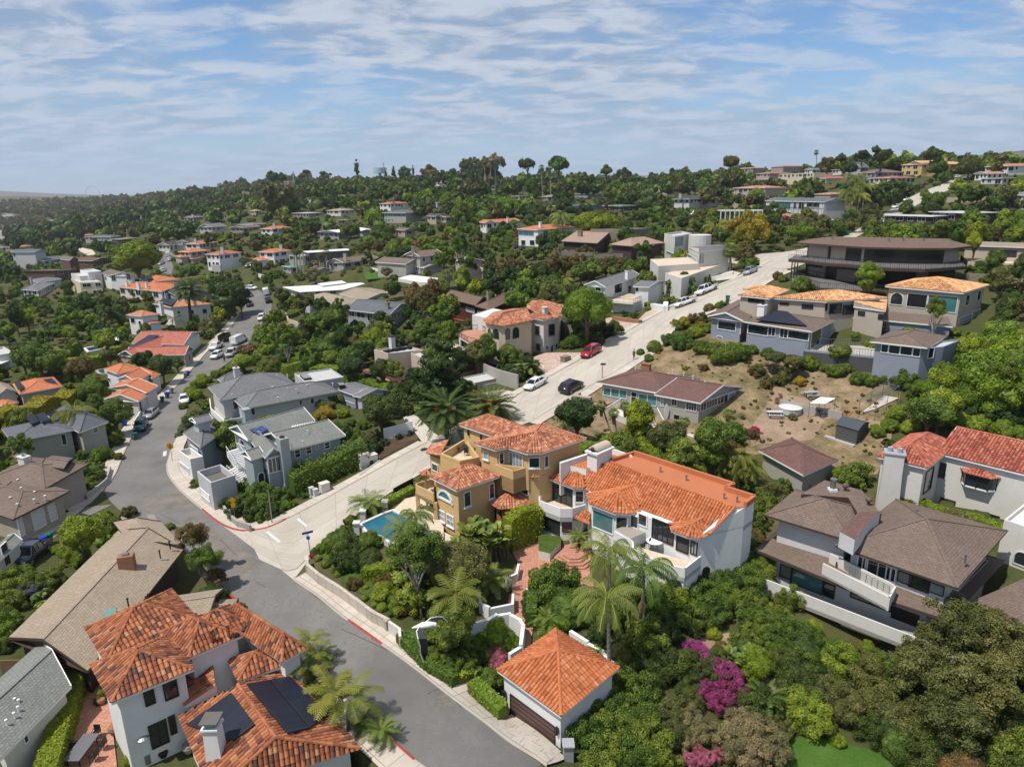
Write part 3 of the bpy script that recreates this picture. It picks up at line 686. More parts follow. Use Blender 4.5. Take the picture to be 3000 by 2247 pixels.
# -------- roads, paths, lawns laid on the terrain
def dens(pts,step=1.2):
 out=[V3(pts[0])]
 for a,b in zip(pts[:-1],pts[1:]):
  a,b=V3(a),V3(b);n=max(1,int((b-a).length/step))
  for i in range(1,n+1):out.append(a.lerp(b,i/n))
 return out
def smooth(pts,it=2):
 pts=[V3(p)for p in pts]
 for _ in range(it):
  o=[pts[0]]
  for a,b in zip(pts[:-1],pts[1:]):o+=[a.lerp(b,.25),a.lerp(b,.75)]
  o.append(pts[-1]);pts=o
 return pts
def resample(pts,n):
 d=[0]
 for a,b in zip(pts[:-1],pts[1:]):d.append(d[-1]+(V3(b)-V3(a)).length)
 out=[]
 for i in range(n):
  s=d[-1]*i/(n-1);j=max(k for k in range(len(d))if d[k]<=s+1e-6);j=min(j,len(pts)-2)
  t=(s-d[j])/max(d[j+1]-d[j],1e-6);out.append(V3(pts[j]).lerp(V3(pts[j+1]),min(t,1)))
 return out
ROADPX=[];ROADW=[]
def gz(x,y,dz):return vc(x,y,ground(x,y)+dz)
def grid_surface(name,rows,m,kind='structure',uvs=None,label=None,cat=None):
 nr,nc=len(rows),len(rows[0]);V=[tuple(p)for r in rows for p in r];loops=[];uv=[]
 L0=0;Ls=[0]
 for i in range(1,nr):L0+=(rows[i][nc//2]-rows[i-1][nc//2]).length;Ls.append(L0)
 Wd=[[(rows[i][j]-rows[i][0]).length for j in range(nc)]for i in range(nr)]
 for i in range(nr-1):
  for j in range(nc-1):
   for a,b in((i,j),(i+1,j),(i+1,j+1),(i,j+1)):loops.append(a*nc+b);uv.append((Ls[a],Wd[a][b]))
 n=(nr-1)*(nc-1);me=raw_mesh(name,V,loops,np.arange(n)*4,np.full(n,4),[m],None,uv,smooth=True)
 o=link(bpy.data.objects.new(name,me));return tag(o,label,cat,kind=kind)
def road(name,left,right,m,dz=.05,cols=9,step=1.2,sm=2):
 l,r=smooth(left,sm),smooth(right,sm);n=int(max(sum((a-b).length for a,b in zip(l,l[1:])),sum((a-b).length for a,b in zip(r,r[1:])))/step);l,r=resample(l,n),resample(r,n);rows=[]
 for a,b in zip(l,r):
  rows.append([gz(*(a.lerp(b,j/(cols-1)).xy),dz)for j in range(cols)])
 if(rows[0][-1]-rows[0][0]).cross(rows[1][0]-rows[0][0]).z<0:pass
 o=grid_surface(name,rows,m)
 ROADW.append([p.xy for p in l]+[p.xy for p in r][::-1]);return o,l,r
def offset_line(line,w):
 out=[]
 for i,p in enumerate(line):
  a,b=line[max(i-1,0)],line[min(i+1,len(line)-1)];d=(b-a).xy.normalized();out.append(vc(p.x-d.y*w,p.y+d.x*w,0))
 return out
def strip(name,line,w0,w1,m,dz=.16,cols=3,kind='structure',label=None,cat=None):
 a,b=offset_line(line,w0),offset_line(line,w1)
 rows=[[gz(*(p.lerp(q_,j/(cols-1)).xy),dz)for j in range(cols)]for p,q_ in zip(a,b)]
 ROADW.append([p.xy for p in a]+[p.xy for p in b][::-1]);return grid_surface(name,rows,m,kind,label=label,cat=cat)
def kerb(name,line,w,side,m,h=.17,thick=.16,kind='structure',label=None,cat=None,low=-.15):
 a,b=offset_line(line,0),offset_line(line,side*thick);rows=[]
 for p,q_ in zip(a,b):
  zp=ground(p.x,p.y);rows.append([vc(p.x,p.y,zp+low),vc(p.x,p.y,zp+h),vc(q_.x,q_.y,zp+h),vc(q_.x,q_.y,zp+low)])
 return grid_surface(name,rows,m,kind,label=label,cat=cat)
def drape(name,pts,m,dz=.06,step=1.0,kind='structure',label=None,cat=None,flat=None,group=None,keep=False,parent=None):
 P=[V3(p)for p in dens(list(pts)+[pts[0]],step)][:-1];xs=[p.x for p in P];ys=[p.y for p in P];n=len(P);V=[p.xy for p in P];E=[(i,(i+1)%n)for i in range(n)]
 if flat is None:
  x=min(xs)+step*.37
  while x<max(xs):
   y=min(ys)+step*.41
   while y<max(ys):
    if inpoly(x,y,P)and min((vc(x,y)-v).length_squared for v in V[:n])>(step*.4)**2:V.append(vc(x,y))
    y+=step
   x+=step
 vo,_,fo,*_r2=delaunay_2d_cdt(V,E,[list(range(n))],1,1e-4)
 base=vc(0,0,0);mb=MB()
 vs=[(v.x,v.y,(ground(v.x,v.y)+dz)if flat is None else flat)for v in vo];mb.mesh(vs,[f if(V3(vs[f[1]])-V3(vs[f[0]])).cross(V3(vs[f[2]])-V3(vs[f[0]])).z>0 else f[::-1]for f in fo],m)
 if keep:ROADW.append([p.xy for p in P])
 return mb.build(name,parent,label=label,cat=cat,kind=kind,group=group,smooth=True)
R1r=T("B:655,826 475,692 345,595 130,432 0,340 A:945,215 870,155 750,65 662,0 D:740,620 690,565 672,510 690,440 715,390 750,310 N:560,1150 620,1095 712,1030 752,968 795,915 797,890 780,865 745,842 690,828")
R1l=T("N:1240,2300 B:240,805 172,745 75,660 N:940,1985 A:770,285 745,265 N:600,1660 480,1570 380,1520 330,1478 D:415,605 465,550 490,490 505,450 530,400 550,345 600,295 N:467,1181 507,1145 543,1105 594,1047 616,1022 668,971 705,920 722,890 722,868 700,852 670,845")
R1l[0]=hit((1225,2247));_,r1l,r1r=road('street',[hit((1330,2330))]+R1l,[hit((1760,2380))]+R1r,'asphalt',.05,9)
R2l=T("N:690,1500 E:435,740 470,722 625,640 750,570 900,485 1030,415 N:1330,1252 1420,1207 1519,1158 1600,1110 1702,1052 1790,1003 1890,942 1968,900 2107,839 2171,813 2222,788 2266,762")
R2r=T("N:760,1640 A:945,205 N:895,1640 950,1590 1040,1512 1150,1440 1260,1372 1380,1305 1480,1262 1549,1241 1599,1210 1672,1167 1744,1123 1856,1058 1900,1034 1947,975 2039,930 2100,905 2171,872 2236,829 2310,795")
_,r2l,r2r=road('concrete_street',R2l,R2r,'concrete_road',.09,9)
R3l=T("N:2090,735 2150,742 2230,745 2330,738 2440,705 2480,692 2540,655 2588,628 2670,575 2751,545 2800,522")
R3r=T("N:2110,765 2170,775 2260,790 2340,790 2440,730 2520,690 2570,660 2620,640 2700,592 2785,556 2830,535")
_,r3l,r3r=road('upper_street',R3l,R3r,'concrete_road',.13,7)
drape('street_apron',T('N:585,1490 640,1525 700,1545 780,1545 860,1510 920,1560 905,1640 860,1700 780,1660 690,1590'),'concrete_road',.035,keep=True)
drape('lane',T("N:1240,1302 1180,1225 1165,1203 1190,1200 1225,1225 1262,1262 1290,1285"),'drive',.14,keep=True)
drape('driveway',T("N:330,1478 190,1545 130,1605 40,1700 0,1760 0,1600 60,1545 150,1530 250,1490 D:350,670"),'asphalt',.045,keep=True)
drape('driveway',T('D:115,750 200,735 280,690 345,672 300,710 210,780 130,800'),'drive',.09,keep=True)
drape('far_street',T("1:685,555 700,590 740,598 750,565 735,530 755,515 740,500 710,510"),'asphalt',.1,keep=True)
drape('far_lane',T("1:310,482 350,500 380,515 415,512 400,492 350,480"),'drive',.15,keep=True)
kr=dens(T("B:665,826 475,692 345,595 130,432 0,340 A:1025,272 950,222"),1.0)
strip('sidewalk',kr,-2.1,-.14,'walk',.17)
kerb('kerb',kr,0,-1,'kerb')
def red_on(line,p0,p1,side,label):
 A_,B_=hit(p0),hit(p1);ia=min(range(len(line)),key=lambda i:(line[i]-A_).length);ib=min(range(len(line)),key=lambda i:(line[i]-B_).length)
 l=line[min(ia,ib):max(ia,ib)+1];o=kerb('red_kerb',offset_line(l,side*-.004),0,side,'redkerb',.176,.168,None,label,'kerb');return o
red_on(kr,(1030,1824),(1117,1886),-1,'short red painted kerb along the sidewalk uphill of the flying gull')
kc=smooth(T("D:672,505 675,540 700,575 740,620 820,685 E:190,735 240,760 300,772 380,762 435,740 470,722"),2);kc=dens(kc,.8)
k2=dens(T("E:470,722 625,640 750,570 900,485 1030,415"),1.0)
strip('sidewalk',kc,.14,2.3,'walk',.17);kerb('kerb',kc,0,1,'kerb');red_on(kc,(594,1495),(841,1524),1,'long curved red painted kerb round the street corner')
strip('sidewalk',k2,.14,1.7,'walk',.17);kerb('kerb',k2,0,1,'kerb')
k3=dens(T("D:672,505 690,440 715,390"),1.0);strip('sidewalk',k3,-2.0,-.14,'walk',.17);kerb('kerb',k3,0,-1,'kerb')
k4=dens(smooth(T("D:280,690 350,670 415,605 465,550 490,490 505,450 530,400 550,345 600,295 N:467,1181 507,1145 543,1105 594,1047 616,1022 668,971 705,920"),1),1.0)
strip('sidewalk',k4,.14,2.1,'walk',.17);kerb('kerb',k4,0,1,'kerb')
k5=dens(T("N:1330,2310 B:240,805 172,745 75,660 N:940,1985"),1.0);strip('sidewalk',k5,.14,1.9,'walk',.17);kerb('kerb',k5,0,1,'kerb');red_on(k5,(1217,2228),(1068,2097),1,'red painted kerb beside the sidewalk below the solar roof house')
k5b=dens(T("N:940,1985 870,1925 A:780,300 745,265"),1.0);kerb('kerb',k5b,0,1,'kerb');red_on(k5b,(700,1765),(673,1738),1,'short red painted kerb beside the long shingle roof')
k6=dens(T("N:1519,1158 1600,1110 1702,1052 1790,1003 1890,942 1968,900 2107,839 2171,813 2222,788 2266,762"),1.2);strip('sidewalk',k6,.14,1.7,'walk',.2);kerb('kerb',k6,0,1,'kerb',.21)
k7=dens(T("N:1549,1241 1599,1210 1672,1167 1744,1123 1856,1058 1900,1034 1947,975 2039,930 2100,905 2171,872 2236,829 2310,795"),1.2);strip('sidewalk',k7,-1.7,-.14,'walk',.2);kerb('kerb',k7,0,-1,'kerb',.21)
k8=dens(T("B:0,240 0,250"),1)
drape('dry_slope',T("N:1560,1232 1610,1215 1700,1165 1745,1130 1860,1070 1905,1040 1960,990 2060,980 2200,990 2420,1060 2580,1120 2640,1150 2600,1330 2570,1390 2400,1400 2250,1330 2050,1350 1900,1345 1700,1320 1640,1300 1560,1270"),'drygrass',.05,1.6)
drape('dirt_path',T("G:575,145 590,138 700,165 780,185 820,215 810,220 770,198 700,175 600,152"),'drive',.12,.8)
drape('dirt_yard',T("H:100,200 360,260 380,300 300,320 250,400 30,420 0,430 0,350 50,280"),'dirt',.09,1.2)
drape('dirt_patch',T("C:55,410 165,390 170,490 70,500"),'dirt',.1,1);drape('dirt_patch',T("C:225,505 280,530 350,560 325,620 260,575"),'dirt',.1,1)
drape('lawn',T("C:350,740 410,720 500,750 645,780 700,850 300,850 325,780"),'lawn',.1,1)
drape('lawn',T("5:830,400 915,380 880,435 845,440"),'lawn',.12,1);drape('lawn',T("5:915,350 995,280 1020,272 950,345"),'lawn',.12,1)
drape('lawn',T("5:350,485 465,475 435,500 400,530 365,525"),'lawn',.12,1);drape('lawn',T("6:210,415 280,370 440,400 380,450 320,480 250,505"),'lawn',.14,1.5)
drape('lawn',T("8:1100,345 1106,345 1050,320"),'lawn',.1,1)
drape('lawn',T("2:540,590 655,585 620,615 550,620"),'lawn',.15,1.5)
drape('groundcover',T("B:0,50 30,30 150,240 100,280 0,240"),'groundcover',.08,1)
drape('groundcover',T("B:190,380 350,415 575,380 575,450 450,520 370,530"),'groundcover',.08,1)
drape('planting_bed',T("E:845,415 980,360 1015,395 900,450 820,495"),'mulch',.1,1)
drape('driveway',T("7:525,515 590,495 740,495 730,530 595,595 550,550"),'paver_pink',.17,1,keep=True)
drape('driveway',T("7:845,340 880,345 980,360 1020,320 1070,300 1106,308 1030,345 935,400 850,380"),'paver_pink',.17,1,keep=True)
drape('driveway',T("F:350,215 450,200 495,210 505,220 465,250 450,240"),'drive',.2,1,keep=True)
drape('driveway',T("B:488,688 552,660 712,782 665,820"),'drive',.19,.8,keep=True)
drape('driveway',T("8:615,120 695,150 665,175 590,185 565,165"),'drive',.2,1,keep=True)
def marks(name,segs,m,w=.3,dz=.0,label=None,cat=None,kind='structure'):
 for pa,pb in segs:
  a,b=hit(pa),hit(pb);l=dens([a,b],.8);aa,bb=offset_line(l,-w/2),offset_line(l,w/2)
  grid_surface(name,[[gz(*p.xy,dz),gz(*q_.xy,dz)]for p,q_ in zip(aa,bb)],m,kind,label=label,cat=cat)
def px2(s):p=q(s);return list(zip(p[::2],p[1::2]))
marks('stop_line',px2("E:390,772 442,815"),'roadpaint',.32,.10)
marks('road_marking',px2("D:668,445 665,465"),'roadpaint',.5,.056)
marks('road_marking',px2("E:515,720 550,750"),'roadpaint',.3,.10)
marks('road_seam',px2("A:715,90 770,145 820,220 860,245 B:0,380 150,450 280,590 350,560 320,555 390,635 A:690,30 625,45 D:750,750 650,700"),'tar',.045,.056)
drape('road_patch',T("B:280,615 350,585 380,620 310,650"),'asphalt_old',.054,.6);drape('road_patch',T("A:625,10 850,165 800,215 575,45"),'asphalt_old',.054,.8);drape('road_patch',T("D:575,625 750,615 780,665 600,700"),'asphalt_old',.054,.8)
for s_,dz_,lb in(("F:852,95",.11,'round dark manhole lid in the concrete street uphill of the black car'),("A:782,165",.07,'round manhole lid in the asphalt just below the junction'),("E:1025,440",.11,'dark round lid in the concrete street beside the date palm')):
 P=hit(q(s_)[0]);mb=MB();n_=vc(ground(P.x-.5,P.y)-ground(P.x+.5,P.y),ground(P.x,P.y-.5)-ground(P.x,P.y+.5),1).normalized()
 x_=n_.cross(vc(0,1,0)).normalized();y_=n_.cross(x_);c_=gz(P.x,P.y,dz_)
 ring=[c_+(x_*cos(a)+y_*sin(a))*.48 for a in np.linspace(0,2*pi,17)[:-1]];mb.poly([p+n_*.03 for p in(ring if(ring[1]-ring[0]).cross(ring[2]-ring[0]).z>0 else ring[::-1])],'tar')
 for i in range(16):mb.poly([ring[i]-n_*.05,ring[(i+1)%16]-n_*.05,ring[(i+1)%16]+n_*.03,ring[i]+n_*.03],'tar')
 mk(mb,'manhole_cover',c_,lb,'manhole cover')
 # ================================================================== near houses
def pz(s,z):return[on_z(p,z)for p in q(s)]
def planeof(a,b,c):n=(b-a).cross(c-a).normalized();return n if n.z>0 else-n
def lamp_part(h,s):
 for p in q(s):
  w=h.wallhit(p)
  if not w:continue
  P=w[2];d=(vc(CAM.x,CAM.y,0)-vc(P.x,P.y,0)).normalized();c=P+d*.18;mb=MB()
  mb.tube([c-vc(0,0,.3),c+vc(0,0,.2),c+vc(0,0,.38)],[.1,.16,.03],'iron',6);mb.bar(c+vc(0,0,.1),P,.04,.04,'iron');h.add(mb,'wall_lamp')
  # ---- hip-roofed double garage on the street
h=House('garage','double garage under a bright orange pyramid tile roof beside the street sidewalk','garage','B:712,664',2.95,near=True,short='orange pyramid roof garage')
c=h.block('B:505,512 712,662 895,502','pyr',1.55,.35,'white','tile_bright',True,sq=.3)
h.win('B:550,590 692,758',pane='door_brown',frame='dark',kind='garage_door',hm=3,th=.06)
lamp_part(h,'B:526,582 698,702');ap=(c[0]+c[2])/2;mb=MB();mb.ball((ap.x,ap.y,ap.z+1.62),.2,'tile_bright',8,5,(1,1,.6));h.add(mb,'finial');h.done()
mb=MB();P=hit(q('B:734,800')[0]);mb.prism([(P.x-.3,P.y-.3),(P.x+.35,P.y-.3),(P.x+.35,P.y+.35),(P.x-.3,P.y+.35)],P.z-.2,P.z+1.25,'greywall',mtop='greywall');mb.box((P.x+.02,P.y,P.z+1.3),(.8,.8,.1),'greywall');mk(mb,'utility_cabinet',P,'grey green electrical cabinet at the corner of the orange roofed garage','utility box')
# ---- big white house
h=House('white_villa','white two storey house with flat terracotta deck, three turrets and orange tile slope','house','G:765,592',6.4,near=True,short='white villa with the terracotta roof deck')
zr=h.ze+2.0
E0,E1=pz('G:292,386 800,573',h.ze);T1=pz('G:902,465',zr)[0];n=planeof(E0,E1,T1)
sl=h.onplane('G:300,395 800,573 902,465 400,282 288,300',E0,n);h.faces([sl],'tile_bright',True,[(sl[1],sl[2]),(sl[2],sl[3])])
dk=pz('G:402,280 492,252 898,384 862,396 980,434 942,462 902,466',zr-.05)
h.wallm.poly(dk if(dk[1]-dk[0]).cross(dk[2]-dk[1]).z>0 else dk[::-1],'flat_terra')
rim=dk[1:6]
for a,b in zip(rim[:-1],rim[1:]):h.wallm.bar(a+vc(0,0,.2),b+vc(0,0,.2),.3,.5,'flat_terra');h.wallm.bar(a+vc(0,0,.47),b+vc(0,0,.47),.32,.05,'flat_terra')
h.wallm.bar(dk[0]+vc(0,0,.1),dk[1]+vc(0,0,.1),.3,.6,'flat_terra')
F0,F1=pz('G:312,408 752,581',h.ze);X=lambda p,z:vc(p.x,p.y,z)
body=[F0,F1,X(dk[5],h.ze),X(dk[4],h.ze),X(dk[3],h.ze),X(dk[2],h.ze),X(dk[1],h.ze),X(pz('G:300,300',h.ze)[0],h.ze)]
h._walls(body,h.z0-3,h.ze-.03,'white',top=True);h.reg([body[0],body[1],body[3],body[6]])
bk=[X(T1,0),X(dk[5],0),X(dk[4],0),X(dk[3],0),X(dk[2],0),X(dk[1],0),X(dk[0],0)];h.wallm.prism([tuple(p)for p in bk],h.ze-.5,zr-.1,'white',top=False)
h.wallm.poly([X(F1,h.ze-.1),X(dk[5],h.ze-.1),X(dk[5],zr-.1),X(sl[2]+(sl[3]-sl[2]).normalized()*.4,zr-.15)],'white')
def turret(h,eaves,P1,P2,r1,r2,closing,rm,ins=.45,z=None,zb=None,wall='white',tile=True,reg=False):
 z=h.ze if z is None else z;e=pz(eaves,z-.12);a=on_z(q(P1)[0],z+r1);b=on_z(q(P2)[0],z+r2)if P2 else a
 fs=[];n=len(e)
 for i in range(n-1):fs.append([e[i],e[i+1],a])
 if P2:fs.append([e[-1],b,a]);fs.append([e[0],a,b])
 h.faces(fs,rm,tile,[(e[i],a)for i in range(n)]+([(a,b)]if P2 else[]))
 for i in range(n-1):h.roofm.poly([e[i]-vc(0,0,.16),e[i+1]-vc(0,0,.16),e[i+1],e[i]],'trim')
 poly=e+pz(closing,z-.12);wl=inset(poly,ins);h._walls(wl,(h.z0-2)if zb is None else zb,z-.15,wall,top=True);return e,wl
turret(h,'G:145,326 151,349 250,386 294,386','G:270,305','G:286,299',1.3,1.45,'G:380,372 380,280 215,280','tile_bright')
turret(h,'G:302,411 312,449 415,489 472,492 518,484','G:431,400','G:506,371',1.15,1.35,'G:545,465 450,380','tile_bright')
turret(h,'G:635,531 645,559 710,584 762,590 802,575','G:732,531','G:768,509',.75,1.0,'G:795,500 675,475','tile_bright')
zf=h.ze-2.75
b1=pz('G:165,385 108,419 108,436 195,469 245,469 300,452',zf+1.0);h.balcony([(p.x,p.y)for p in b1],zf,1.0,'white',floor='plaza',slab=.5)
lw=inset([X(p,zf-.5)for p in b1]+[X(pz('G:310,350',h.ze)[0],zf-.5)],.3);h._walls(lw,h.z0-2,zf-.45,'white')
tr=pz('G:411,560 484,600 488,631 592,686 700,712 766,661',zf+.85);tp=[(p.x,p.y)for p in tr];h.balcony(tp,zf-.05,.9,'white',floor='plaza',slab=.4)
h._walls([X(p,0)for p in inset([X(p,0)for p in tr]+[X(pz('G:550,500',h.ze)[0],0)],.12)],h.z0-3,zf-.4,'white')
pl=pz('G:415,552 480,589 556,559 505,525',zf+1.05);h.wallm.prism([tuple(p)for p in pl],zf,zf+1.05,'white',mtop='taupe')
h.win('G:166,368 198,452 198,380 242,458','glass','dark','glass_door',mull=1,th=.09);h.win('G:252,398 295,442','glass','trim',th=.1)
h.win('G:328,472 408,572','teal','trim',th=.1);h.win('G:419,502 470,552','glass','trim',th=.1);h.win('G:479,492 509,550 515,488 544,542','glass','trim',th=.1)
h.win('G:572,510 650,615','glass','dark','french_doors',mull=3,th=.1);h.win('G:670,582 712,650','glass','dark',th=.1);h.win('G:728,602 752,658','glass_pale','dark',mull=1,th=.1)
h.win('G:125,492 192,575','glass','dark','glass_door',mull=2,th=.08);h.win('G:206,520 248,560','door_brown','dark',th=.1)
h.win('G:432,620 458,665','glass','dark',arch=True);h.win('G:635,750 685,810','glass','dark','archway',arch=True);h.win('G:772,708 795,750','glass','dark','archway',arch=True)
p_=pz('G:254,508 312,534 320,505 300,475',zf-.1);fs=[[p_[0],p_[1],p_[2]+vc(0,0,.9),p_[3]+vc(0,0,.9)]];h.faces([[p_[0],p_[1],on_z(q('G:316,480')[0],zf+.75)],[p_[0],on_z(q('G:316,480')[0],zf+.75),on_z(q('G:295,472')[0],zf+.75)]],'tile_bright',True)
P=on_z(q('G:340,336')[0],h.ze+.9);rzv=atan2((E1-E0).y,(E1-E0).x);mb=MB();cc=P+vc(.5,1.2,0);mb.box((cc.x,cc.y,cc.z+.9),(1.3,2.6,3.0),'white',rzv);mb.box((cc.x,cc.y,cc.z+2.45),(1.7,3.0,.2),'white',rzv)
ax=vc(-sin(rzv),cos(rzv),0);ux=vc(cos(rzv),sin(rzv),0);vs=[]
for sgn in(-1.2,1.2):
 for i in range(9):t_=pi*i/8;vs.append(cc+ax*sgn+ux*(.62*cos(t_))+vc(0,0,2.55+.62*sin(t_)))
mb.mesh(vs,[(i,i+1,i+10,i+9)for i in range(8)]+[tuple(range(1,8))],'pinkwall');mb.ball(cc-ax*1.1+vc(0,0,2.75),.3,'black',8,5);h.add(mb,'chimney')
h.vent('G:600,320 705,354 858,428 910,442',2.0,'metal',.45)
wp=pz('G:192,281 385,218 481,251',zr+.2)
for a,b in zip(wp[:-1],wp[1:]):h.wallm.prism([(a.x,a.y),(b.x,b.y),(b.x+.1,b.y-.35),(a.x+.1,a.y-.35)],h.ze-1.5,zr+.2,'white')
h.wallm.prism([(p.x,p.y)for p in pz('G:192,285 385,220 481,252 400,280 300,310',zr-.4)],h.ze-2,zr-.4,'white',mtop='tbf')
h.done()
# ---- yellow house
h=House('yellow_villa','tall yellow stucco house with weathered rose tile roofs, terraces and round porch','house','F:260,603',5.9,near=True,short='yellow stucco villa')
Y='yellow';TM='tile_rose'
h.block('F:150,548 260,603 436,548','hip',1.25,.45,Y,TM,True,sq=.2)
z2=h.ze+2.9
e=pz('F:329,410 418,440 468,431 545,454 602,452 784,393 608,334',z2);A1=on_z(q('F:425,396')[0],z2+.75);P1=on_z(q('F:582,368')[0],z2+1.5)
fs=[[e[0],e[1],A1],[e[1],e[2],A1],[e[2],e[3],P1,A1],[e[3],e[4],P1],[e[4],e[5],P1],[e[5],e[6],P1],[e[6],e[0],A1,P1]]
fs2=[]
for f in fs:fs2+=[f]if len(f)==3 else[[f[0],f[1],f[2]],[f[0],f[2],f[3]]]
h.faces(fs2,TM,True,[(e[i],P1)for i in(3,4,5)]+[(A1,P1),(e[1],A1),(e[0],A1)])
for i in range(6):h.roofm.poly([e[i]-vc(0,0,.18),e[i+1]-vc(0,0,.18),e[i+1],e[i]],'trim')
wl=inset(e,.5);h._walls(wl,h.z0-1,z2-.1,Y,top=True);h.reg([e[0],e[3],e[5],e[6]])
cb=h.block('F:270,337 440,395 568,358','hip',1.2,.35,Y,TM,True,dz=2.9,sq=.2)
zt=h.ze+.9;t4=pz('F:192,454 272,484 352,468 295,392',zt);h._walls(t4,h.z0-1,zt,Y);h.wallm.poly([X(p,zt-1.0)for p in t4],'plaza')
ti=inset(t4,.25)
for i in range(4):
 a,b,a2,b2=t4[i],t4[(i+1)%4],ti[i],ti[(i+1)%4];h.wallm.poly([a,b,b2,a2],'ochre');h.wallm.poly([a2,b2,X(b2,zt-1),X(a2,zt-1)],Y)
zs=h.ze-.1;sk=pz('F:136,452 262,509',zs);ski=[X(t4[0],zs+.75),X(t4[1],zs+.75)];k0=pz('F:155,420',zs)[0];k1=pz('F:228,400',zs+.75)[0]
h.faces([[sk[0],sk[1],ski[1]],[sk[0],ski[1],ski[0]],[k0,sk[0],ski[0]],[k0,ski[0],k1]],TM,True)
lw=inset([sk[0],sk[1],X(t4[2],zs),X(t4[3],zs),k0],.4);h._walls(lw,h.z0-1,zs-.1,Y)
zb_=h.ze-2.7;bl=pz('F:165,552 92,574 95,582 165,614',zb_+1.0);h.balcony([(p.x,p.y)for p in bl],zb_,1.0,Y,floor='plaza',slab=.4)
mb=MB()
for p in bl[1:4:2]:mb.box((p.x+.15,p.y+.1,(zb_+h.z0)/2-.5),(.4,.4,zb_-h.z0+.8),Y)
h.add(mb,'column')
zb2=z2-2.75;bm_=pz('F:414,498 488,526 539,511',zb2+.95);h.balcony([(bm_[0].x,bm_[0].y),(bm_[1].x,bm_[1].y),(bm_[2].x,bm_[2].y),(wl[3].x,wl[3].y),(wl[1].x,wl[1].y)],zb2,.95,Y,floor='plaza',slab=1.6)
def cone_roof(h,eaves,apex,z,r,rm,wall=Y,ins=.5,walls=True):
 e=pz(eaves,z);a=on_z(q(apex)[0],z+r);h.faces([[e[i],e[(i+1)%len(e)],a]for i in range(len(e))],rm,True,[(p,a)for p in e])
 if walls:h._walls(inset(e,ins),h.z0-1,z-.05,wall,top=True)
cone_roof(h,'F:395,659 430,681 522,676 559,656 545,631 450,628','F:481,606',h.ze-2.9,1.15,TM,'brick')
cone_roof(h,'F:532,540 570,554 614,540 585,525','F:571,526',z2-2.9,.5,TM)
cone_roof(h,'F:110,532 128,546 151,542 142,522','F:138,522',h.ze-.4,.4,TM)
h.win('F:184,589 243,655','teal','white',arch=True,th=.16);h.win('F:289,614 314,661 391,580 413,628','glass','white',th=.1,sill=True);h.win('F:189,681 212,730 222,698 248,752','glass_pale','trim',mull=1,hm=1,th=.09,sill=True)
h.win('F:370,445 388,478','glass_pale','white',th=.08,sill=True);h.win('F:431,449 450,492','glass','white',arch=True);h.win('F:472,446 526,515','glass_pale','trim','sliding_door',mull=3,th=.1)
h.win('F:552,472 594,508 615,466 628,504','glass','white',th=.09,sill=True);h.win('F:524,575 549,620','glass','white',th=.09);h.win('F:162,492 184,528','glass','white',th=.09)
lamp_part(h,'F:306,368 358,385 435,692');h.done()
def patio_set(P,label,m='iron',n=4,r=.6,top=None,rz=0):
 mb=MB();mb.tube([P,P+vc(0,0,.7)],.05,m,6);t_=empty('patio_table',P,label,'table');mb.build('pedestal',t_);m2=MB();m2.tube([P+vc(0,0,.7),P+vc(0,0,.74)],r,top or m,14);m2.build('tabletop',t_)
 for i in range(n):
  a=rz+2*pi*i/n;c=P+vc(cos(a),sin(a),0)*(r+.45);chair(c,a+pi/2,m,label.split(' ',1)[0])
CH={};CHN=[0]
def chair(P,rz,m,lab,full=None,grp=None):
 t_=empty('patio_chair',P,full or CHLAB,'chair',grp or CHGRP,rz)
 if m not in CH:
  a,b,c=MB(),MB(),MB();a.box((0,0,.45),(.46,.46,.05),m);b.box((0,-.22,.72),(.46,.04,.48),m)
  for x in(-.2,.2):b.bar((x,.2,.62),(x,-.2,.66),.04,.03,m)
  for x in(-.2,.2):
   for y in(-.2,.2):c.bar((x,y,0),(x,y,.62 if y>0 else .45),.03,.03,m)
  CH[m]=[('seat',a.build('seat',loc=(0,0,0)).data),('backrest',b.build('backrest',loc=(0,0,0)).data),('leg_frame',c.build('leg_frame',loc=(0,0,0)).data)]
  for o in[o for o in bpy.data.objects if o.name.split('.')[0]in('seat','backrest','leg_frame')and o.parent is None]:bpy.data.objects.remove(o)
 for nme,me in CH[m]:o=bpy.data.objects.new(nme,me);link(o,t_)
CHLAB='dark metal chair at the round table on the yellow villa terrace';CHGRP='chairs on the yellow villa terrace'
tc_=on_z(q('F:300,448')[0],zt-1.0);patio_set(tc_,'round dark patio table on the upper terrace of the yellow house')
# ---- brown roofed modern house, lower right
h=House('hillside_house','three level pale grey house with brown shingle hip roofs and long white balcony','house','C:891,246',7.3,near=True,short='three level brown hip roof house')
W_='chalk'
h.block('C:495,108 891,246 1061,62','hip',1.9,1.0,W_,'sh_brown',sq=.3,fascia='eave',axis='ab')
h.block('H:54,701 419,812 531,692','hip',1.5,1.0,W_,'sh_brown',dz=.5,sq=.3,fascia='eave',axis='ab')
tb=pz('H:361,764 434,685 530,681 492,706 421,796',h.ze+1.9);h.wallm.prism([(p.x,p.y)for p in tb],h.ze+.3,h.ze+1.75,'chalk',mtop='sh_red')
tb=pz('H:205,605 300,550 450,590 530,685 435,684 395,620',h.ze+1.9);h.wallm.prism([(p.x,p.y)for p in tb],h.ze+.4,h.ze+1.6,'eave',mtop='sh_brown')
for s_ in('H:381,600','H:475,658'):
 P=on_z(q(s_)[0],h.ze+1.7);mb=MB();mb.tube([P-vc(0,0,.3),P+vc(0,0,.25)],.13,'door_brown',8);mb.ball(P+vc(0,0,.45),.32,'door_brown',10,6,(1,1,.8));h.add(mb,'turbine_vent')
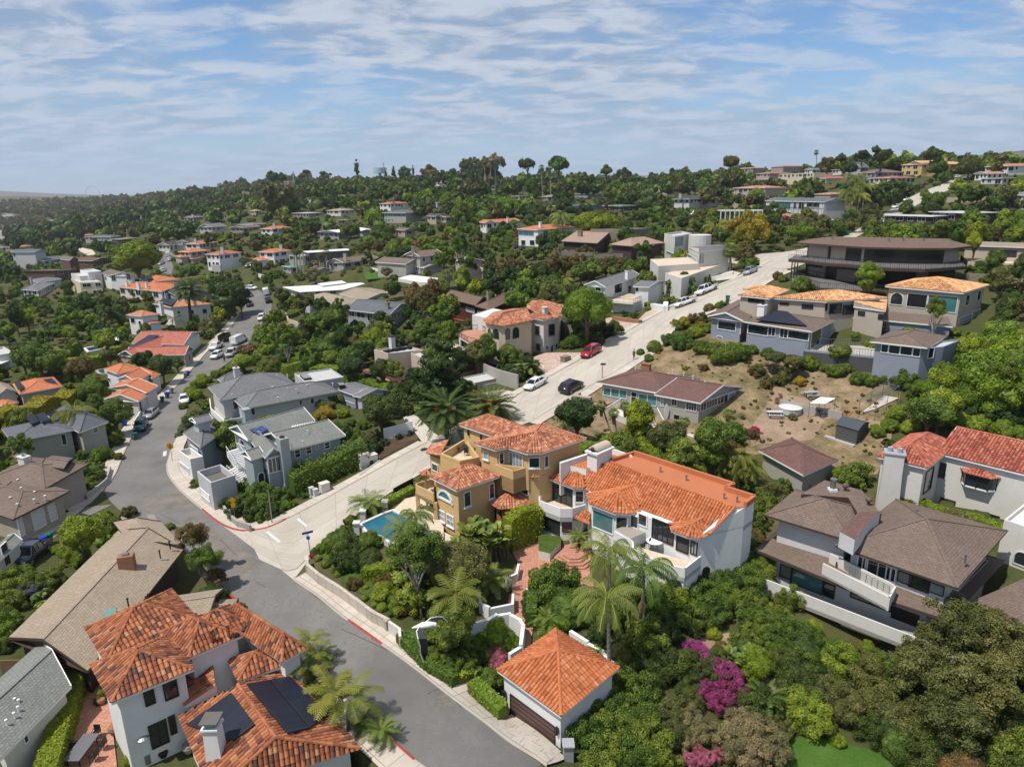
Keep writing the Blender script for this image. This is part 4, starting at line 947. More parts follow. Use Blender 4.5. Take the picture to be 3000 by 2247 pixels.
P=on_z(q('H:330,600')[0],h.ze+1.7);mb=MB();mb.box(P,(.7,.7,.3),'white');mb.tube([P,P+vc(0,0,1.0)],.27,'metal',10);mb.tube([P+vc(0,0,1.0),P+vc(0,0,1.15)],.32,'metal',10);h.add(mb,'flue')
zl=h.ze-2.7
o_=pz('C:232,120 522,240 860,350',zl);i_=pz('C:350,49 552,130 915,265',zl+.75)
h.faces([[o_[0],o_[1],i_[1]],[o_[0],i_[1],i_[0]],[o_[1],o_[2],i_[2]],[o_[1],i_[2],i_[1]]],'sh_brown')
for a,b in((o_[0],o_[1]),(o_[1],o_[2])):h.roofm.bar(a-vc(0,0,.1),b-vc(0,0,.1),.12,.24,'eave')
back=pz('C:350,10 1050,150',zl);ob=[o_[0],o_[2],X(back[1],zl),X(back[0],zl)];h.roofm.poly([X(p,zl-.18)for p in ob],'eave')
lw=inset(ob,1.0);h._walls(lw,h.z0-3,zl-.1,W_);h.reg(ob)
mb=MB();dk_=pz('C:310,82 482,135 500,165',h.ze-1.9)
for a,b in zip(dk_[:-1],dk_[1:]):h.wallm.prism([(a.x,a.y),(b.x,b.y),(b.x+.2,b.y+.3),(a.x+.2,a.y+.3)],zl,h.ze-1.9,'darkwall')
zb3=zl-2.6;bb=pz('C:262,216 735,398 950,480',zb3+1.05);bi=[X(p,0)+vc(.25,1.6,0)for p in bb]
h.balcony([(p.x,p.y)for p in(bi[0],bb[0],bb[1],bb[2])]+[(p.x,p.y)for p in(bi[2],)],zb3,1.05,'ivory',floor='conc',slab=.35)
bs=pz('C:454,166 672,278 694,238',zl+1.25);h.balcony([(p.x,p.y)for p in(bs[0],bs[1],bs[2],bs[2]+(bs[0]-bs[1]))],zl+.25,1.0,'ivory',slab=.2)
ra=pz('C:542,176 672,240',zl+2.0);rr_=MB()
for k in range(5):rr_.bar(ra[0]-vc(0,0,.16*k),ra[1]-vc(0,0,.16*k),.04,.03,'metal')
for k in range(8):p=ra[0].lerp(ra[1],k/7);rr_.bar(p,p-vc(0,0,.75),.04,.04,'metal')
h.add(rr_,'railing')
h.win('C:320,170 352,218','glass_blind','dark',th=.08);h.win('C:356,182 452,265','teal','dark',th=.08);h.win('C:458,220 488,278','glass','dark',th=.08);h.win('C:548,255 672,320','glass','dark',mull=1,th=.08)
h.win('C:572,142 595,185 598,150 668,220 665,175 685,225','glass','trim','french_doors',mull=1,th=.1);h.win('C:702,190 738,235','glass_blind','dark');h.win('C:740,200 795,260','glass','dark');h.win('C:798,225 842,270','glass_pale','dark')
h.win('C:340,300 435,345','glass','dark');h.win('C:682,305 760,370','black','dark','doorway')
h.vent('C:916,150 H:670,692 215,675 342,712',1.0,'metal',.3);h.done()
# ---- white house at the right edge
h=House('white_house','white stucco house with red orange tile roof, tall chimney and bay window at right edge','house','H:712,513',5.9,near=True,short='white bay window house')
h.block('H:750,451 1165,552 1290,452','gable',1.7,.35,'ivory','tile_red',True,sq=.3,axis='ab')
h.block('H:510,466 712,513 850,420','hip',1.35,.35,'ivory','tile_red',True,sq=.3)
P=on_z(q('H:580,620')[0],h.z0+1.2);mb=MB();a,b=pz('H:544,442 621,452',h.ze+1.0);d=(b-a);rz_=atan2(d.y,d.x);cc=(a+b)/2+vc(-d.y,d.x,0).normalized()*-.1
for(z_0,z_1,w0,w1)in((h.z0-1.5,h.ze-1.2,2.2,1.75),(h.ze-1.2,h.ze+.95,1.75,1.75)):
 mb.mesh([cc+Matrix.Rotation(rz_,3,'Z')@vc(sx*w_/2,sy*.75,z_-cc.z)for z_,w_ in((z_0,w0),(z_1,w1))for sx,sy in((-1,-1),(1,-1),(1,1),(-1,1))],BX3,'ivory')
mb.box((cc.x,cc.y,h.ze+1.0),(2.0,1.7,.14),'greywall',rz_)
for k in(-.45,.45):c2=cc+Matrix.Rotation(rz_,3,'Z')@vc(k,0,0);mb.tube([X(c2,h.ze+1.05),X(c2,h.ze+1.5)],.26,'greywall',8)
h.add(mb,'chimney')
h.win('H:709,530 725,592 768,492 780,552','glass','dark');h.win('H:770,632 822,672','door_brown','dark','door');h.win('H:908,682 1002,720','glass','dark',mull=1)
bayt=pz('H:861,502 882,522 972,536 985,526',h.ze-.55);wi=h.wallhit(q('H:925,550')[0])
a,b=h.walls[wi[1]][:2];e_=(b-a).normalized();no=vc(e_.y,-e_.x,0);no=no if no.dot(CAM-a)>0 else-no;P0=wi[2];mb=MB()
def bw(k,o,z):return X(P0,z)+e_*k+no*o
zc=P0.z;pts_=[bw(-1.55,0,0),bw(-1.0,.75,0),bw(1.0,.75,0),bw(1.55,0,0)];sg_=1 if(pts_[1]-pts_[0]).dot(e_)>0 else 1
pv=[(p.x,p.y)for p in pts_];mb.prism(pv,zc-1.1,zc-.95,'trim',bot=True);mb.prism([tuple(p)[:2]for p in inset([vc(*p,0)for p in pv],.06)],zc-.95,zc+.35,'glass')
for k,o in((-1.55,0),(-1,.75),(0,.75),(1,.75),(1.55,0)):mb.bar(bw(k,o,zc-1),bw(k,o,zc+.4),.09,.09,'dark')
mb.prism(pv,zc+.35,zc+.45,'dark');h.add(mb,'bay_window')
ov=[bw(-1.8,0,zc+.42),bw(-1.15,1.0,zc+.42),bw(1.15,1.0,zc+.42),bw(1.8,0,zc+.42)];ap=bw(0,0,zc+.95);h.faces([[ov[0],ov[1],ap],[ov[1],ov[2],ap],[ov[2],ov[3],ap]],'tile_red',True)
h.block('C:1042,24 1210,82 1300,-25',dz=-2.3,roof='flat',wall='ivory',par=.4,mtop='flat_white',sq=.3)
h.win('C:1079,120 1120,182','glass','ivory',arch=True);h.done()
h=House('shingle_annex','low brown shingle roof wing between the brown hip house and the right edge','house','C:1025,360',2.6,near=True,short='low brown annex')
h.block('C:952,300 1075,430 1210,320','shed',.6,.3,'greige','sh_brown',fascia='eave',sq=.2);h.done()
# ---- long tan shingle house beside the street
h=House('shingle_house','low rambling house with wide tan shingle roof and a brick chimney by the junction','house','A:280,400',2.9,near=True,short='tan shingle ranch house')
A_,C_,D_=pz('A:25,408 595,120 382,60',h.ze);h.block([A_,A_+C_-D_,C_,D_],'gable',1.3,.7,'darkwall','sh_tan',sq=0,axis='bc',fascia='eave')
h.block('A:325,402 675,345 728,246','gable',.7,.6,'darkwall','sh_tan',dz=-.1,sq=0,axis='ab',fascia='eave')
h.block('A:615,350 755,345 768,281','gable',.4,.5,'darkwall','sh_tan',dz=-.5,sq=.2,axis='ab',fascia='eave')
h.block('A:429,112 596,111 521,31','gable',.45,.6,'darkwall','sh_tan',dz=.35,sq=0,axis='bc',fascia='eave')
P=on_z(q('A:408,182')[0],h.ze+1.0);mb=MB();mb.box((P.x,P.y+.3,P.z+.35),(1.3,.9,1.7),'brick',.3);mb.box((P.x,P.y+.3,P.z+1.25),(.5,.4,.25),'metal',.3);h.add(mb,'chimney')
for s_ in('A:216,356 231,324 266,322 254,358','A:331,345 345,319 380,318 368,346'):
 p4=pz(s_,h.ze+.55);mb=MB();mb.prism([(p.x,p.y)for p in p4],h.ze+.1,h.ze+.5,'greige',top=False);mb.mesh([X(p,h.ze+.5+dz_)for p,dz_ in zip(p4,(.0,.25,.25,0))],[(0,1,2,3)]if(p4[1]-p4[0]).cross(p4[2]-p4[1]).z>0 else[(3,2,1,0)],'cloth_pane');h.add(mb,'skylight')
h.win('A:140,404 204,434','glass_pale','dark',mull=2);h.win('A:112,420 136,438','glass_pale','dark')
h.vent('A:475,288 482,280 550,108 518,138 415,295',.9,'dark',.4,.07)
mb=MB()
for k in range(7):
 a,b=pz('a:%d,%d %d,%d'%(785+k*6,30+k*2,800+k*6,72),h.ze+.3);mb.bar(a,b,.06,.1,'taupe')
for k in range(7):
 a,b=pz('a:%d,%d %d,%d'%(955+k*7,18,975+k*7,62),h.ze+.3);mb.bar(a,b,.06,.1,'taupe')
h.add(mb,'pergola');h.done()
# ---- weathered orange tile house, bottom left
h=House('tiled_house','white two storey house with many weathered orange tile hips and dark roof panels','house','A:361,618',6.2,near=True,short='weathered orange tile house')
TW_='tile_worn'
h.block('A:276,376 345,492 635,345','hip',1.5,.4,'white',TW_,True,sq=.2,dz=-.1)
h.block('A:294,494 361,618 628,511','hip',1.35,.45,'white',TW_,True,sq=.2)
h.block('A:500,400 612,472 792,403','hip',1.3,.3,'white',TW_,True,sq=.2,dz=-.15,reg=False)
h.block('A:585,385 650,450 810,360','hip',1.35,.3,'white',TW_,True,sq=.2,dz=-.3,reg=False)
h.block('A:710,350 914,485 992,442','hip',1.3,.35,'white',TW_,True,sq=.2,dz=-.9)
h.block('A:740,480 772,548 920,499','pyr',.9,.3,'white',TW_,True,sq=.2,dz=-2.0,reg=False)
zq=h.ze-2.9;A_,B_,C_,D_=pz('A:579,662 688,915 1165,765 925,509',zq);R1_,R2_=pz('A:771,560 895,732',zq+1.6)
nL=planeof(A_,R1_,R2_);nR=planeof(D_,R1_,R2_);B_=h.onplane('A:688,915',A_,nL)[0];C_=h.onplane('A:1165,765',D_,nR)[0]
h.faces([[A_,B_,R2_,R1_],[C_,D_,R1_,R2_],[B_,C_,R2_],[A_,R1_,D_]],TW_,True,[(R1_,R2_),(B_,R2_),(C_,R2_)]);h.reg([A_,B_,C_,D_])
h._walls(inset([X(p,zq)for p in(A_,B_,C_,D_)],.4),h.z0-2,zq-.2,'white')
h.block('A:592,542 598,628 705,590','shed',.8,.1,'white',TW_,True,sq=.2,dz=-2.6,reg=False,flip=0)
h.panel(h.onplane('A:609,694 756,591 832,694 762,746',R1_,nL));h.panel(h.onplane('A:796,568 866,554 998,711 928,728',R1_,nR));h.panel(h.onplane('A:868,554 936,542 1060,665 1000,710',R1_,nR))
cp_=h.onplane('A:702,782',R1_,nL)[0];mb=MB();mb.mesh([cp_+vc(x*w_,y*w_,z_)for z_,w_ in((-.8,.5),(2.1,.42))for x,y in((-1,-1),(1,-1),(1,1),(-1,1))],[(0,1,5,4),(1,2,6,5),(2,3,7,6),(3,0,4,7)],'white');mb.box(cp_+vc(0,0,2.15),(1.05,1.05,.12),'white');mb.box(cp_+vc(0,0,2.4),(.6,.6,.35),'metal');mb.box(cp_+vc(0,0,2.62),(1.1,1.1,.1),'flat_dark');h.add(mb,'chimney')
h.win('A:531,558 575,591 468,581 500,614','glass','dark',th=.1);h.win('A:484,695 545,740 548,665 570,710','glass','dark',mull=1,th=.1)
h.vent('A:686,402 739,385',.6,'tile_worn',.5,.12);h.done()
# ---- grey roof cottage, bottom left corner
h=House('cottage','pale cottage with grey green shingle roof cut off by the left edge, lowest at left','house','A:8,795',3.0,near=True,short='grey roofed cottage at the lower left')
h.block('A:-95,620 -5,805 152,561','gable',1.2,.4,'ivory','sh_green',sq=.3,axis='bc')
h.block('A:95,585 108,665 150,618','gable',.3,.2,'ivory','sh_green',dz=-.2,sq=.2,reg=False)
h.win('A:70,712 90,739','glass','trim',hm=1);h.vent('A:28,585 48,608 60,612 45,655 58,635 20,678',.8,'trim',.08,.06)
a,b=pz('A:108,750 150,710',h.z0+.45);mb=MB();d=(b-a);mb.bar(a,b,.8,.45,'ivory');mb.bar(a+vc(-.4,.1,.4),b+vc(-.4,.1,.4),.2,.5,'ivory');h.done();mk(mb,'outdoor_sofa',a,'long cream outdoor sofa against the wall of the lower left cottage','sofa')
# ================================================================== middle distance houses
def HS(name,label,anchor,h,blocks,wins=(),aw=None,short=None,group=None,extra=None,near=False):
 H_=House(name,label,'house',anchor,h,group,near,short)
 for b in blocks:
  b=dict(b);H_.block(b.pop('c'),**b)
 for w in wins:H_.win(*w[:1],**(w[1]if len(w)>1 else{}))
 if aw:H_.autowin(**aw)
 if extra:extra(H_)
 H_.done();return H_
def B(c,*a,**k):return dict(zip(('roof','rise','oh','wall','rm','tile'),a),c=c,**k)
GD=dict(pane='door_white',frame='trim',kind='garage_door',hm=3,th=.06)
HS('garage_house','sprawling low house with dark brown shingle roof dotted with vents and pale garage doors','D:50,716',3.3,[B('D:-165,645 52,720 261,602','hip',.9,.7,'tan','sh_brown',fascia='eave',sq=.3),B('D:-75,565 180,596 352,492','hip',1.1,.7,'taupe','sh_brown',dz=.35,fascia='eave',sq=.2),B('D:165,502 260,515 300,472','gable',.3,.5,'taupe','sh_brown',dz=1.1,fascia='eave',sq=0,reg=False)],[('D:120,675 186,740 191,665 231,715',GD),('D:38,720 100,780',GD)],short='brown roofed garage house',extra=lambda H_:(H_.vent('D:42,634 138,642 182,628 85,595 140,611 72,562 165,560 131,540 70,661 35,602',.6,'ivory',.08,.1),H_.chimney('D:102,500',1.1,1.4,.8,'ivory','metal',.9)),near=True)
HS('outbuilding','dark garage outbuilding beside the black pickup at the left edge','A:30,150',2.6,[B('A:-60,150 -10,165 52,92','gable',.5,.3,'ivory','sh_green',sq=.2)],[('A:0,112 35,165',dict(pane='darkwall',frame='trim',kind='garage_door'))],short='black pickup garage')
def _h10(H_):
 A,B_,C_,D_=H_.corner;n=planeof(H_.ze_pt(0),H_.ze_pt(1),H_.ze_pt(2))
def solar_on(H_,s,z0,dz,mat='solar_dark',tilt=.35):
 p=q(s);P=[on_z(p[0],z0+dz+tilt),on_z(p[1],z0+dz+tilt),on_z(p[2],z0+dz),on_z(p[3],z0+dz)]
 H_.panel(P,mat)
HS('taupe_house','taupe house with low slate grey hip roof and three tilted roof panels','D:48,406',4.2,[B('D:5,352 48,406 306,358','hip',1.2,.5,'greige','sh_slate',sq=.25),B('D:190,300 320,368 429,322','hip',1.7,.5,'greige','sh_slate',sq=.2)],[('D:246,378 271,415',dict()),('D:176,392 182,398 190,390 196,396 205,388 211,394',dict(th=.04)),('D:372,345 395,365',dict())],short='taupe slate roof house',near=True,extra=lambda H_:[solar_on(H_,s,H_.ze,1.1,tilt=.5)for s in('D:106,309 140,302 161,330 125,342','D:145,302 180,292 204,322 168,334','D:192,295 228,285 240,302 200,311')])
HS('orange_roof_house','stepped white house with four orange tile roofs beside the parked silver car','D:559,244',3.4,[B('D:421,233 559,244 600,212','gable',1.1,.35,'ivory','tbf',sq=.1,axis='bc'),B('D:440,188 592,209 634,181','gable',1.1,.3,'ivory','tbf',dz=.5,sq=.1,axis='bc'),B('D:472,152 550,165 600,131','gable',1.0,.3,'ivory','tbf',dz=.9,sq=.1),B('D:419,111 472,131 572,108','hip',1.0,.4,'white','tbf',dz=1.6,sq=.2),B('D:540,122 615,150 645,131','hip',.7,.3,'ivory','tbf',dz=.2,sq=.1)],[('D:560,245 575,282',dict(pane='black',kind='doorway')),('D:434,145 448,164 410,141 425,159',dict(th=.05))],short='stepped orange roof house',near=True)
HS('red_roof_house','L shaped cream house with red tile gables beside the parked dump truck','5:795,425',3.3,[B('5:538,431 800,426 836,400','gable',1.3,.4,'tan','tile_red_far',sq=.1),B('5:568,378 795,382 845,328','gable',1.4,.4,'ivory','tile_red_far',dz=.4,sq=.2,axis='ab'),B('5:508,426 580,436 770,358','gable',1.2,.3,'tan','tile_red_far',dz=.15,sq=0,axis='bc')],[('5:792,430 806,462',dict(pane='black',kind='garage_door')),('5:811,425 822,450',dict(pane='darkwall',kind='garage_door'))],short='red gabled house',extra=lambda H_:solar_on(H_,'5:645,345 690,345 555,425 520,424',H_.ze,.5,tilt=.9),near=True)
HS('palm_house','white two storey house with sandy orange hip roofs behind the tall date palm','5:740,222',6.0,[B('5:659,206 740,222 921,208','hip',1.4,.5,'white','trf',sq=.2),B('5:542,254 611,260 694,253','hip',1.2,.4,'white','trf',dz=-.4,sq=.2),B('5:609,288 650,292 701,285','hip',.9,.3,'white','trf',dz=-2.6,sq=.2)],[('5:564,268 585,291 598,280 611,298 640,300 661,315 766,239 780,259 822,234 838,252 874,230 895,248 560,250 565,252',dict()),('5:670,200 681,224',dict())],short='white house behind the tall palm',extra=lambda H_:(solar_on(H_,'5:710,188 765,190 740,218 680,202',H_.ze,.35,tilt=.8),H_.chimney('5:720,185',1.4,.9,.7,'greywall',dz=1.1),H_.chimney('5:700,240',2.6,1.1,.8,'white',dz=-.6)),near=True)
HS('solar_orange_house','white house with orange roofs and three white chimneys in a row','5:700,154',3.8,[B('5:509,134 698,154 755,120','hip',1.3,.4,'ivory','tbf',sq=.2),B('5:592,95 665,111 779,99','hip',1.2,.4,'ivory','tbf',dz=1.5,sq=.2),B('5:494,190 530,192 565,182','hip',.6,.3,'white','tbf',dz=-2.5,sq=.2)],aw=dict(storeys=1,seed=3),short='orange roof house with three chimneys',extra=lambda H_:(solar_on(H_,'5:605,92 655,90 662,102 615,108',H_.ze+1.5,.5,tilt=.2),H_.chimney('5:549,128',1.5,1.2,.7,'white',dz=.5),H_.chimney('5:599,134',1.6,1.5,.8,'white',dz=.8),H_.chimney('5:634,131',1.5,1.0,.7,'white',dz=.8)))
HS('dark_roof_house','low house with charcoal roof half hidden behind the tall date palm','5:750,165',3.0,[B('5:692,138 760,172 920,155','gable',1.5,.5,'greywall','sh_dark',sq=.2)],short='charcoal roof behind the palm')
HS('modern_white_house','blocky cream modern house with stacked flat roofs beside the white gabled house','5:350,145',5.2,[B('5:306,98 345,115 435,112',roof='flat',wall='cream',par=.3,sq=.2),B('5:306,75 345,88 430,82',dz=1.6,roof='flat',wall='ivory',par=.3,sq=.2,reg=False),B('5:345,60 380,71 435,65',dz=3.0,roof='flat',wall='white',par=.3,sq=.2,reg=False)],aw=dict(storeys=2,seed=5),short='stacked cream modern house')
HS('white_gable_house','white two storey house with grey gable roof left of the large lime tree','5:472,85',5.6,[B('5:434,75 472,86 578,88','gable',1.6,.3,'white','sh_brown',sq=.1,axis='ab')],[('5:440,85 449,108 452,88 462,105 480,82 502,108 545,78 565,102',dict(mull=1))],short='white gable house')
HS('timber_house','long dark brown timber house with flat roofs and balcony rooms on the left slope','5:270,55',5.2,[B('5:95,65 200,59 345,56','slabflat',0,.4,'brownwall','sh_brown',sq=.1,fascia='eave',axis='ab'),B('5:260,14 300,20 330,11','gable',1.2,.3,'brownwall','sh_brown',dz=2.5,sq=.1,reg=False)],aw=dict(storeys=2,seed=8),short='brown timber house')
HS('small_grey_house','small grey house with low roofs and white chimney above the leafy left valley','5:150,132',3.0,[B('5:92,146 165,150 220,112','hip',.7,.5,'ivory','sh_grey',sq=.1),B('5:128,102 165,118 260,100','hip',.6,.5,'ivory','sh_grey',dz=.8,sq=.1,reg=False)],aw=dict(seed=4),short='small grey valley house',extra=lambda H_:H_.chimney('5:136,112',1.8,.9,.7,'greywall',dz=1.0))
HS('panel_roof_house','cream house with orange tile roof and roof panels near the left edge','D:85,212',2.9,[B('D:50,172 80,214 254,181','hip',1.1,.4,'tan','tbf',sq=.2)],[('D:85,215 98,229',dict())],short='orange panel roof house',extra=lambda H_:[solar_on(H_,s,H_.ze,.45,tilt=.4)for s in('D:58,172 82,168 100,192 75,202','D:175,159 210,154 231,172 195,171')])
HS('edge_house','low house with tan and orange roofs cut off by the left edge','D:45,215',2.8,[B('D:-45,190 -10,220 70,202','gable',1.0,.3,'ivory','sh_tan',sq=.1),B('D:-30,250 20,262 75,245','hip',.5,.3,'ivory','tbf',dz=-.6,sq=.1)],short='tan roof at the left edge')
HS('left_edge_house','pale flat roofed house cut by the left edge of the view above a clipped hedge','D:30,70',3.4,[B('D:-45,30 -5,55 55,45',roof='flat',wall='ivory',sq=.1),B('D:-40,75 5,90 62,65','slabflat',0,.4,'greige','flat_white',dz=-1.6,sq=.1)],short='pale house on the left edge')
def deckrail(H_):
 p=pz('E:156,231 160,270 215,320',H_.ze-2.0);H_.balcony([(a.x,a.y)for a in p]+[(p[2].x+2.5,p[2].y+1.5)],H_.ze-3.0,1.0,'trim',rail=None)
 H_.vent('E:362,138 430,138 472,138 412,186 472,191 508,196 552,180 655,172 435,229 249,215',1.2,'ivory',.08,.1)
 for s,dz in(('E:522,132 552,129 570,146 538,150',.9),('E:675,168 698,165 705,175 682,178',.9),('E:408,209 430,205 439,215 418,219',.8)):
  p4=pz(s,H_.ze+dz);mb=MB();mb.prism([(a.x,a.y)for a in p4],H_.ze+dz-.5,H_.ze+dz,'dark',mtop='cloth_pane' if dz==.8 else 'glass_blind');H_.add(mb,'skylight')
HS('grey_roof_house','large rambling grey shingle roof house with flat white section between the two streets','E:295,272',3.6,[B('E:150,184 199,239 505,172','hip',2.1,.6,'palegrey','sh_grey',dz=.5,sq=.1),B('E:249,231 296,272 681,201','hip',1.6,.5,'palegrey','sh_grey',sq=.1,axis='bc'),B('E:676,195 745,219 820,188','gable',.5,.4,'bluegrey','sh_grey',dz=0,sq=0,axis='ab'),B('E:735,220 770,225 902,201','gable',.9,.4,'palegrey','sh_grey',dz=.1,sq=0,axis='ab'),B('E:500,131 548,168 700,144',dz=.7,roof='flat',wall='palegrey',mtop='flatroof',par=.25,sq=.1),B('E:188,152 210,168 280,128','hip',.6,.4,'palegrey','sh_grey',dz=.3,sq=.1,reg=False)],[('E:690,212 745,252',dict(pane='glass_pale')),('E:325,272 341,295 565,232 580,250 520,240 531,255',dict()),('E:250,245 278,270',dict(pane='glass'))],extra=lambda H_:(deckrail(H_),H_.chimney('E:270,150',1.9,1.1,.9,'chalk','brick',dz=1.1)),short='large grey shingle house',near=True)
def green_extra(H_):
 p=pz('E:292,345 325,320 396,358 358,380',H_.ze+.9);H_.panel(p,'solar_blue',lift=.1)
 H_.chimney('E:310,328',1.9,1.1,.8,'green_grey','green_grey',dz=.2,pot=False)
 w=H_.wallhit(q('E:465,500')[0])
 P=on_z(q('E:452,450')[0],H_.ze);mb=MB();mb.box((P.x+.2,P.y-.1,(P.z+H_.z0)/2+.7),(1.3,1.1,P.z-H_.z0+2.6),'green_grey',H_.rz());mb.box((P.x+.2,P.y-.1,P.z+2.1),(.5,.5,.25),'dark');H_.add(mb,'chimney')
 for(s0,z_0,s1,z_1,n)in(('E:252,442',H_.z0+4.0,'E:292,505',H_.z0+2.3,11),('E:250,518',H_.z0+2.2,'E:300,562',H_.z0+1.0,8)):
  a,b=on_z(q(s0)[0],z_0),on_z(q(s1)[0],z_1);mb=MB();d=(b-a).normalized();x=vc(-d.y,d.x,0).normalized()
  for i in range(n):p=a.lerp(b,i/(n-1));mb.box((p.x,p.y,p.z-.35),(1.6,.36,.8),'trim',atan2(x.y,x.x))
  for s_ in(-.85,.85):mb.bar(a+x*s_+vc(0,0,.9),b+x*s_+vc(0,0,.9),.06,.06,'trim');[mb.bar(a.lerp(b,i/5)+x*s_-vc(0,0,.1),a.lerp(b,i/5)+x*s_+vc(0,0,.9),.04,.04,'trim')for i in range(6)]
  H_.add(mb,'staircase')
 mb=MB();a0,a1,b0,b1=pz('E:492,342 582,325 500,349 590,331',H_.ze+.7)
 for i in range(14):mb.bar(a0.lerp(a1,i/13),b0.lerp(b1,i/13)+vc(0,-.9,0),.12,.1,'trim')
 a0,a1,b0,b1=pz('E:602,340 655,332 612,352 662,345',H_.ze+.5)
 for i in range(8):mb.bar(a0.lerp(a1,i/7),b0.lerp(b1,i/7),.12,.1,'trim')
 H_.add(mb,'pergola')
 H_.vent('E:490,425 555,372 535,415',.8,'ivory',.35,.08)
HS('pale_green_house','pale grey green house with bay window, outside stairs and one blue roof panel','E:395,471',5.6,[B('E:236,351 312,400 582,320','gable',1.2,.5,'green_grey','sh_green',dz=.3,sq=.1,axis='bc'),B('E:350,385 475,440 712,383','gable',1.4,.5,'green_grey','sh_green',sq=.2,axis='bc'),B('E:320,400 382,472 458,452','gable',1.0,.3,'green_grey','sh_green',sq=.3,axis='ab'),B('E:282,451 325,479 382,460','gable',.7,.3,'green_grey','sh_green',dz=-.1,sq=.2,axis='bc',reg=False),B('E:106,526 162,572 260,540',dz=-2.6,roof='flat',wall='palegrey',par=.9,mtop='flat_dark',sq=.2)],[('E:390,478 445,520',dict(mull=2,th=.1)),('E:376,478 389,515',dict()),('E:501,441 524,465 546,428 569,450 586,419 596,431 622,412 642,430',dict(hm=1,th=.08)),('E:120,592 161,650',GD),('E:265,380 276,415 282,395 300,425',dict(th=.08)),('E:350,535 388,570',dict(arch=True,kind='archway',pane='black'))],extra=green_extra,short='pale green house',near=True)
HS('corner_cottage','narrow grey cottage stepped above a small white garage beside the orange road sign','E:120,426',4.6,[B('E:49,371 120,428 180,368','hip',1.3,.4,'bluegrey','sh_grey',sq=.2),B('E:74,315 102,331 172,314','gable',.5,.4,'palegrey','sh_grey',dz=2.4,sq=.2,reg=False,axis='bc'),B('E:30,441 78,476 131,465',dz=-1.4,roof='flat',wall='white',par=.9,mtop='drive',sq=.2)],[('E:80,418 112,452',dict(pane='glass_pale',mull=3)),('E:38,488 78,535',dict(pane='darkwall',frame='trim',kind='garage_door',hm=3)),('E:98,338 103,350',dict(th=.04))],short='narrow grey corner cottage',near=True)
def _deck(H_):
 mb=MB();a,b,c,d=pz('6:628,555 772,585 850,615 710,560',H_.ze-2.9);mb.prism([(p.x,p.y)for p in(a,b,c,d)],H_.ze-3.4,H_.ze-2.9,'deckwood');H_.add(mb,'deck')
 mb=MB()
 for s0,s1 in(('6:772,575','6:870,608'),('6:870,608','6:940,620')):
  (a,b)=pz(s0,H_.ze-1.9)+pz(s1,H_.ze-1.9);n=14;mb.bar(a,b,.1,.1,'redwood')
  for i in range(n+1):p=a.lerp(b,i/n);mb.bar(p,p-vc(0,0,1.0),.08,.06,'redwood')
 H_.add(mb,'railing');P=on_z(q('6:810,465')[0],H_.ze+.2);mb=MB();mb.box((P.x,P.y,P.z+.4),(1.0,.9,3.0),'chalk',H_.rz());mb.box((P.x,P.y,P.z+2.0),(1.1,1.0,.2),'dark',H_.rz());H_.add(mb,'chimney')
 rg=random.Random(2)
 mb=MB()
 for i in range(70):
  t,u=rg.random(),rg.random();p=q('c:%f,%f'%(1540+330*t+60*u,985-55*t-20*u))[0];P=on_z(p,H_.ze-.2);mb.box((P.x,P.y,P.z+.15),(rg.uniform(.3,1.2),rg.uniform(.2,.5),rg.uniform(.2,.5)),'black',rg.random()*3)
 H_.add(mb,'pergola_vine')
HS('flat_roof_house','white flat roofed modern house with red deck beside the dark cedar','F:352,48',3.4,[B('6:731,478 791,495 945,480',roof='flat',wall='pinkwall',par=.35,sq=.1),B('6:890,492 995,542 F:352,48',dz=-.1,roof='flat',wall='pinkwall',par=.3,sq=0),B('F:260,150 334,168 452,144',dz=-1.6,roof='flat',wall='beige',par=.2,mtop='flatroof',sq=.1)],[('6:745,525 784,558',dict(pane='glass',th=.1)),('F:286,85 331,112',dict(pane='wood',frame='dark',mull=1)),('F:368,178 444,218',GD),('F:325,180 341,215',dict(pane='door_brown',frame='dark',kind='door'))],extra=_deck,short='flat roofed house with the awning',near=True)
def _round(H_):
 p=pz('7:328,382 300,372 235,375 212,388 215,405 250,425 300,435 330,434',H_.ze-2.0);H_.balcony([(a.x,a.y)for a in p],H_.ze-2.9,.95,'ivory',rail='iron',floor='terracotta')
 mb=MB()
 for s in('7:218,415','7:280,430','7:320,435'):P=on_z(q(s)[0],H_.ze-3.1);mb.tube([P,P-vc(0,0,3.6)],.22,'ivory',10)
 H_.add(mb,'column')
c22=House('tower_house','cream house with curved arched window wall, entrance tower and weathered tile roofs','house','7:578,351',6.4,near=True,short='cream tower house')
H_=c22;ev=pz('7:318,351 328,364 345,371 380,375 415,375 450,371 534,352',H_.ze);rd=pz('7:400,320 505,300',H_.ze+1.3)
H_.faces([[ev[0],ev[1],rd[0]],[ev[1],ev[2],rd[0]],[ev[2],ev[3],rd[0]],[ev[3],ev[4],rd[1],rd[0]],[ev[4],ev[5],rd[1]],[ev[5],ev[6],rd[1]]],'tile_rose',True,[(rd[0],rd[1])])
cl=pz('7:550,320 450,300 360,315',H_.ze);H_.reg([ev[0],ev[3],ev[6],cl[1]]);H_._walls(inset(ev+cl,.45),H_.z0-1,H_.ze-.1,'cream',top=True)
H_.roofm.poly([rd[0],rd[1],X(cl[0],H_.ze),X(cl[1],H_.ze),X(cl[2],H_.ze),ev[0]],'trf')
H_.block('7:502,336 578,351 659,336','pyr',1.3,.5,'ivory','tile_rose',True,sq=.2)
H_.block('7:500,305 645,328 665,288','hip',1.0,.3,'cream','tile_rose',True,dz=.1,sq=0);H_.block('7:506,286 600,300 660,290','hip',.9,.3,'cream','tile_rose',True,dz=.5,sq=.1)
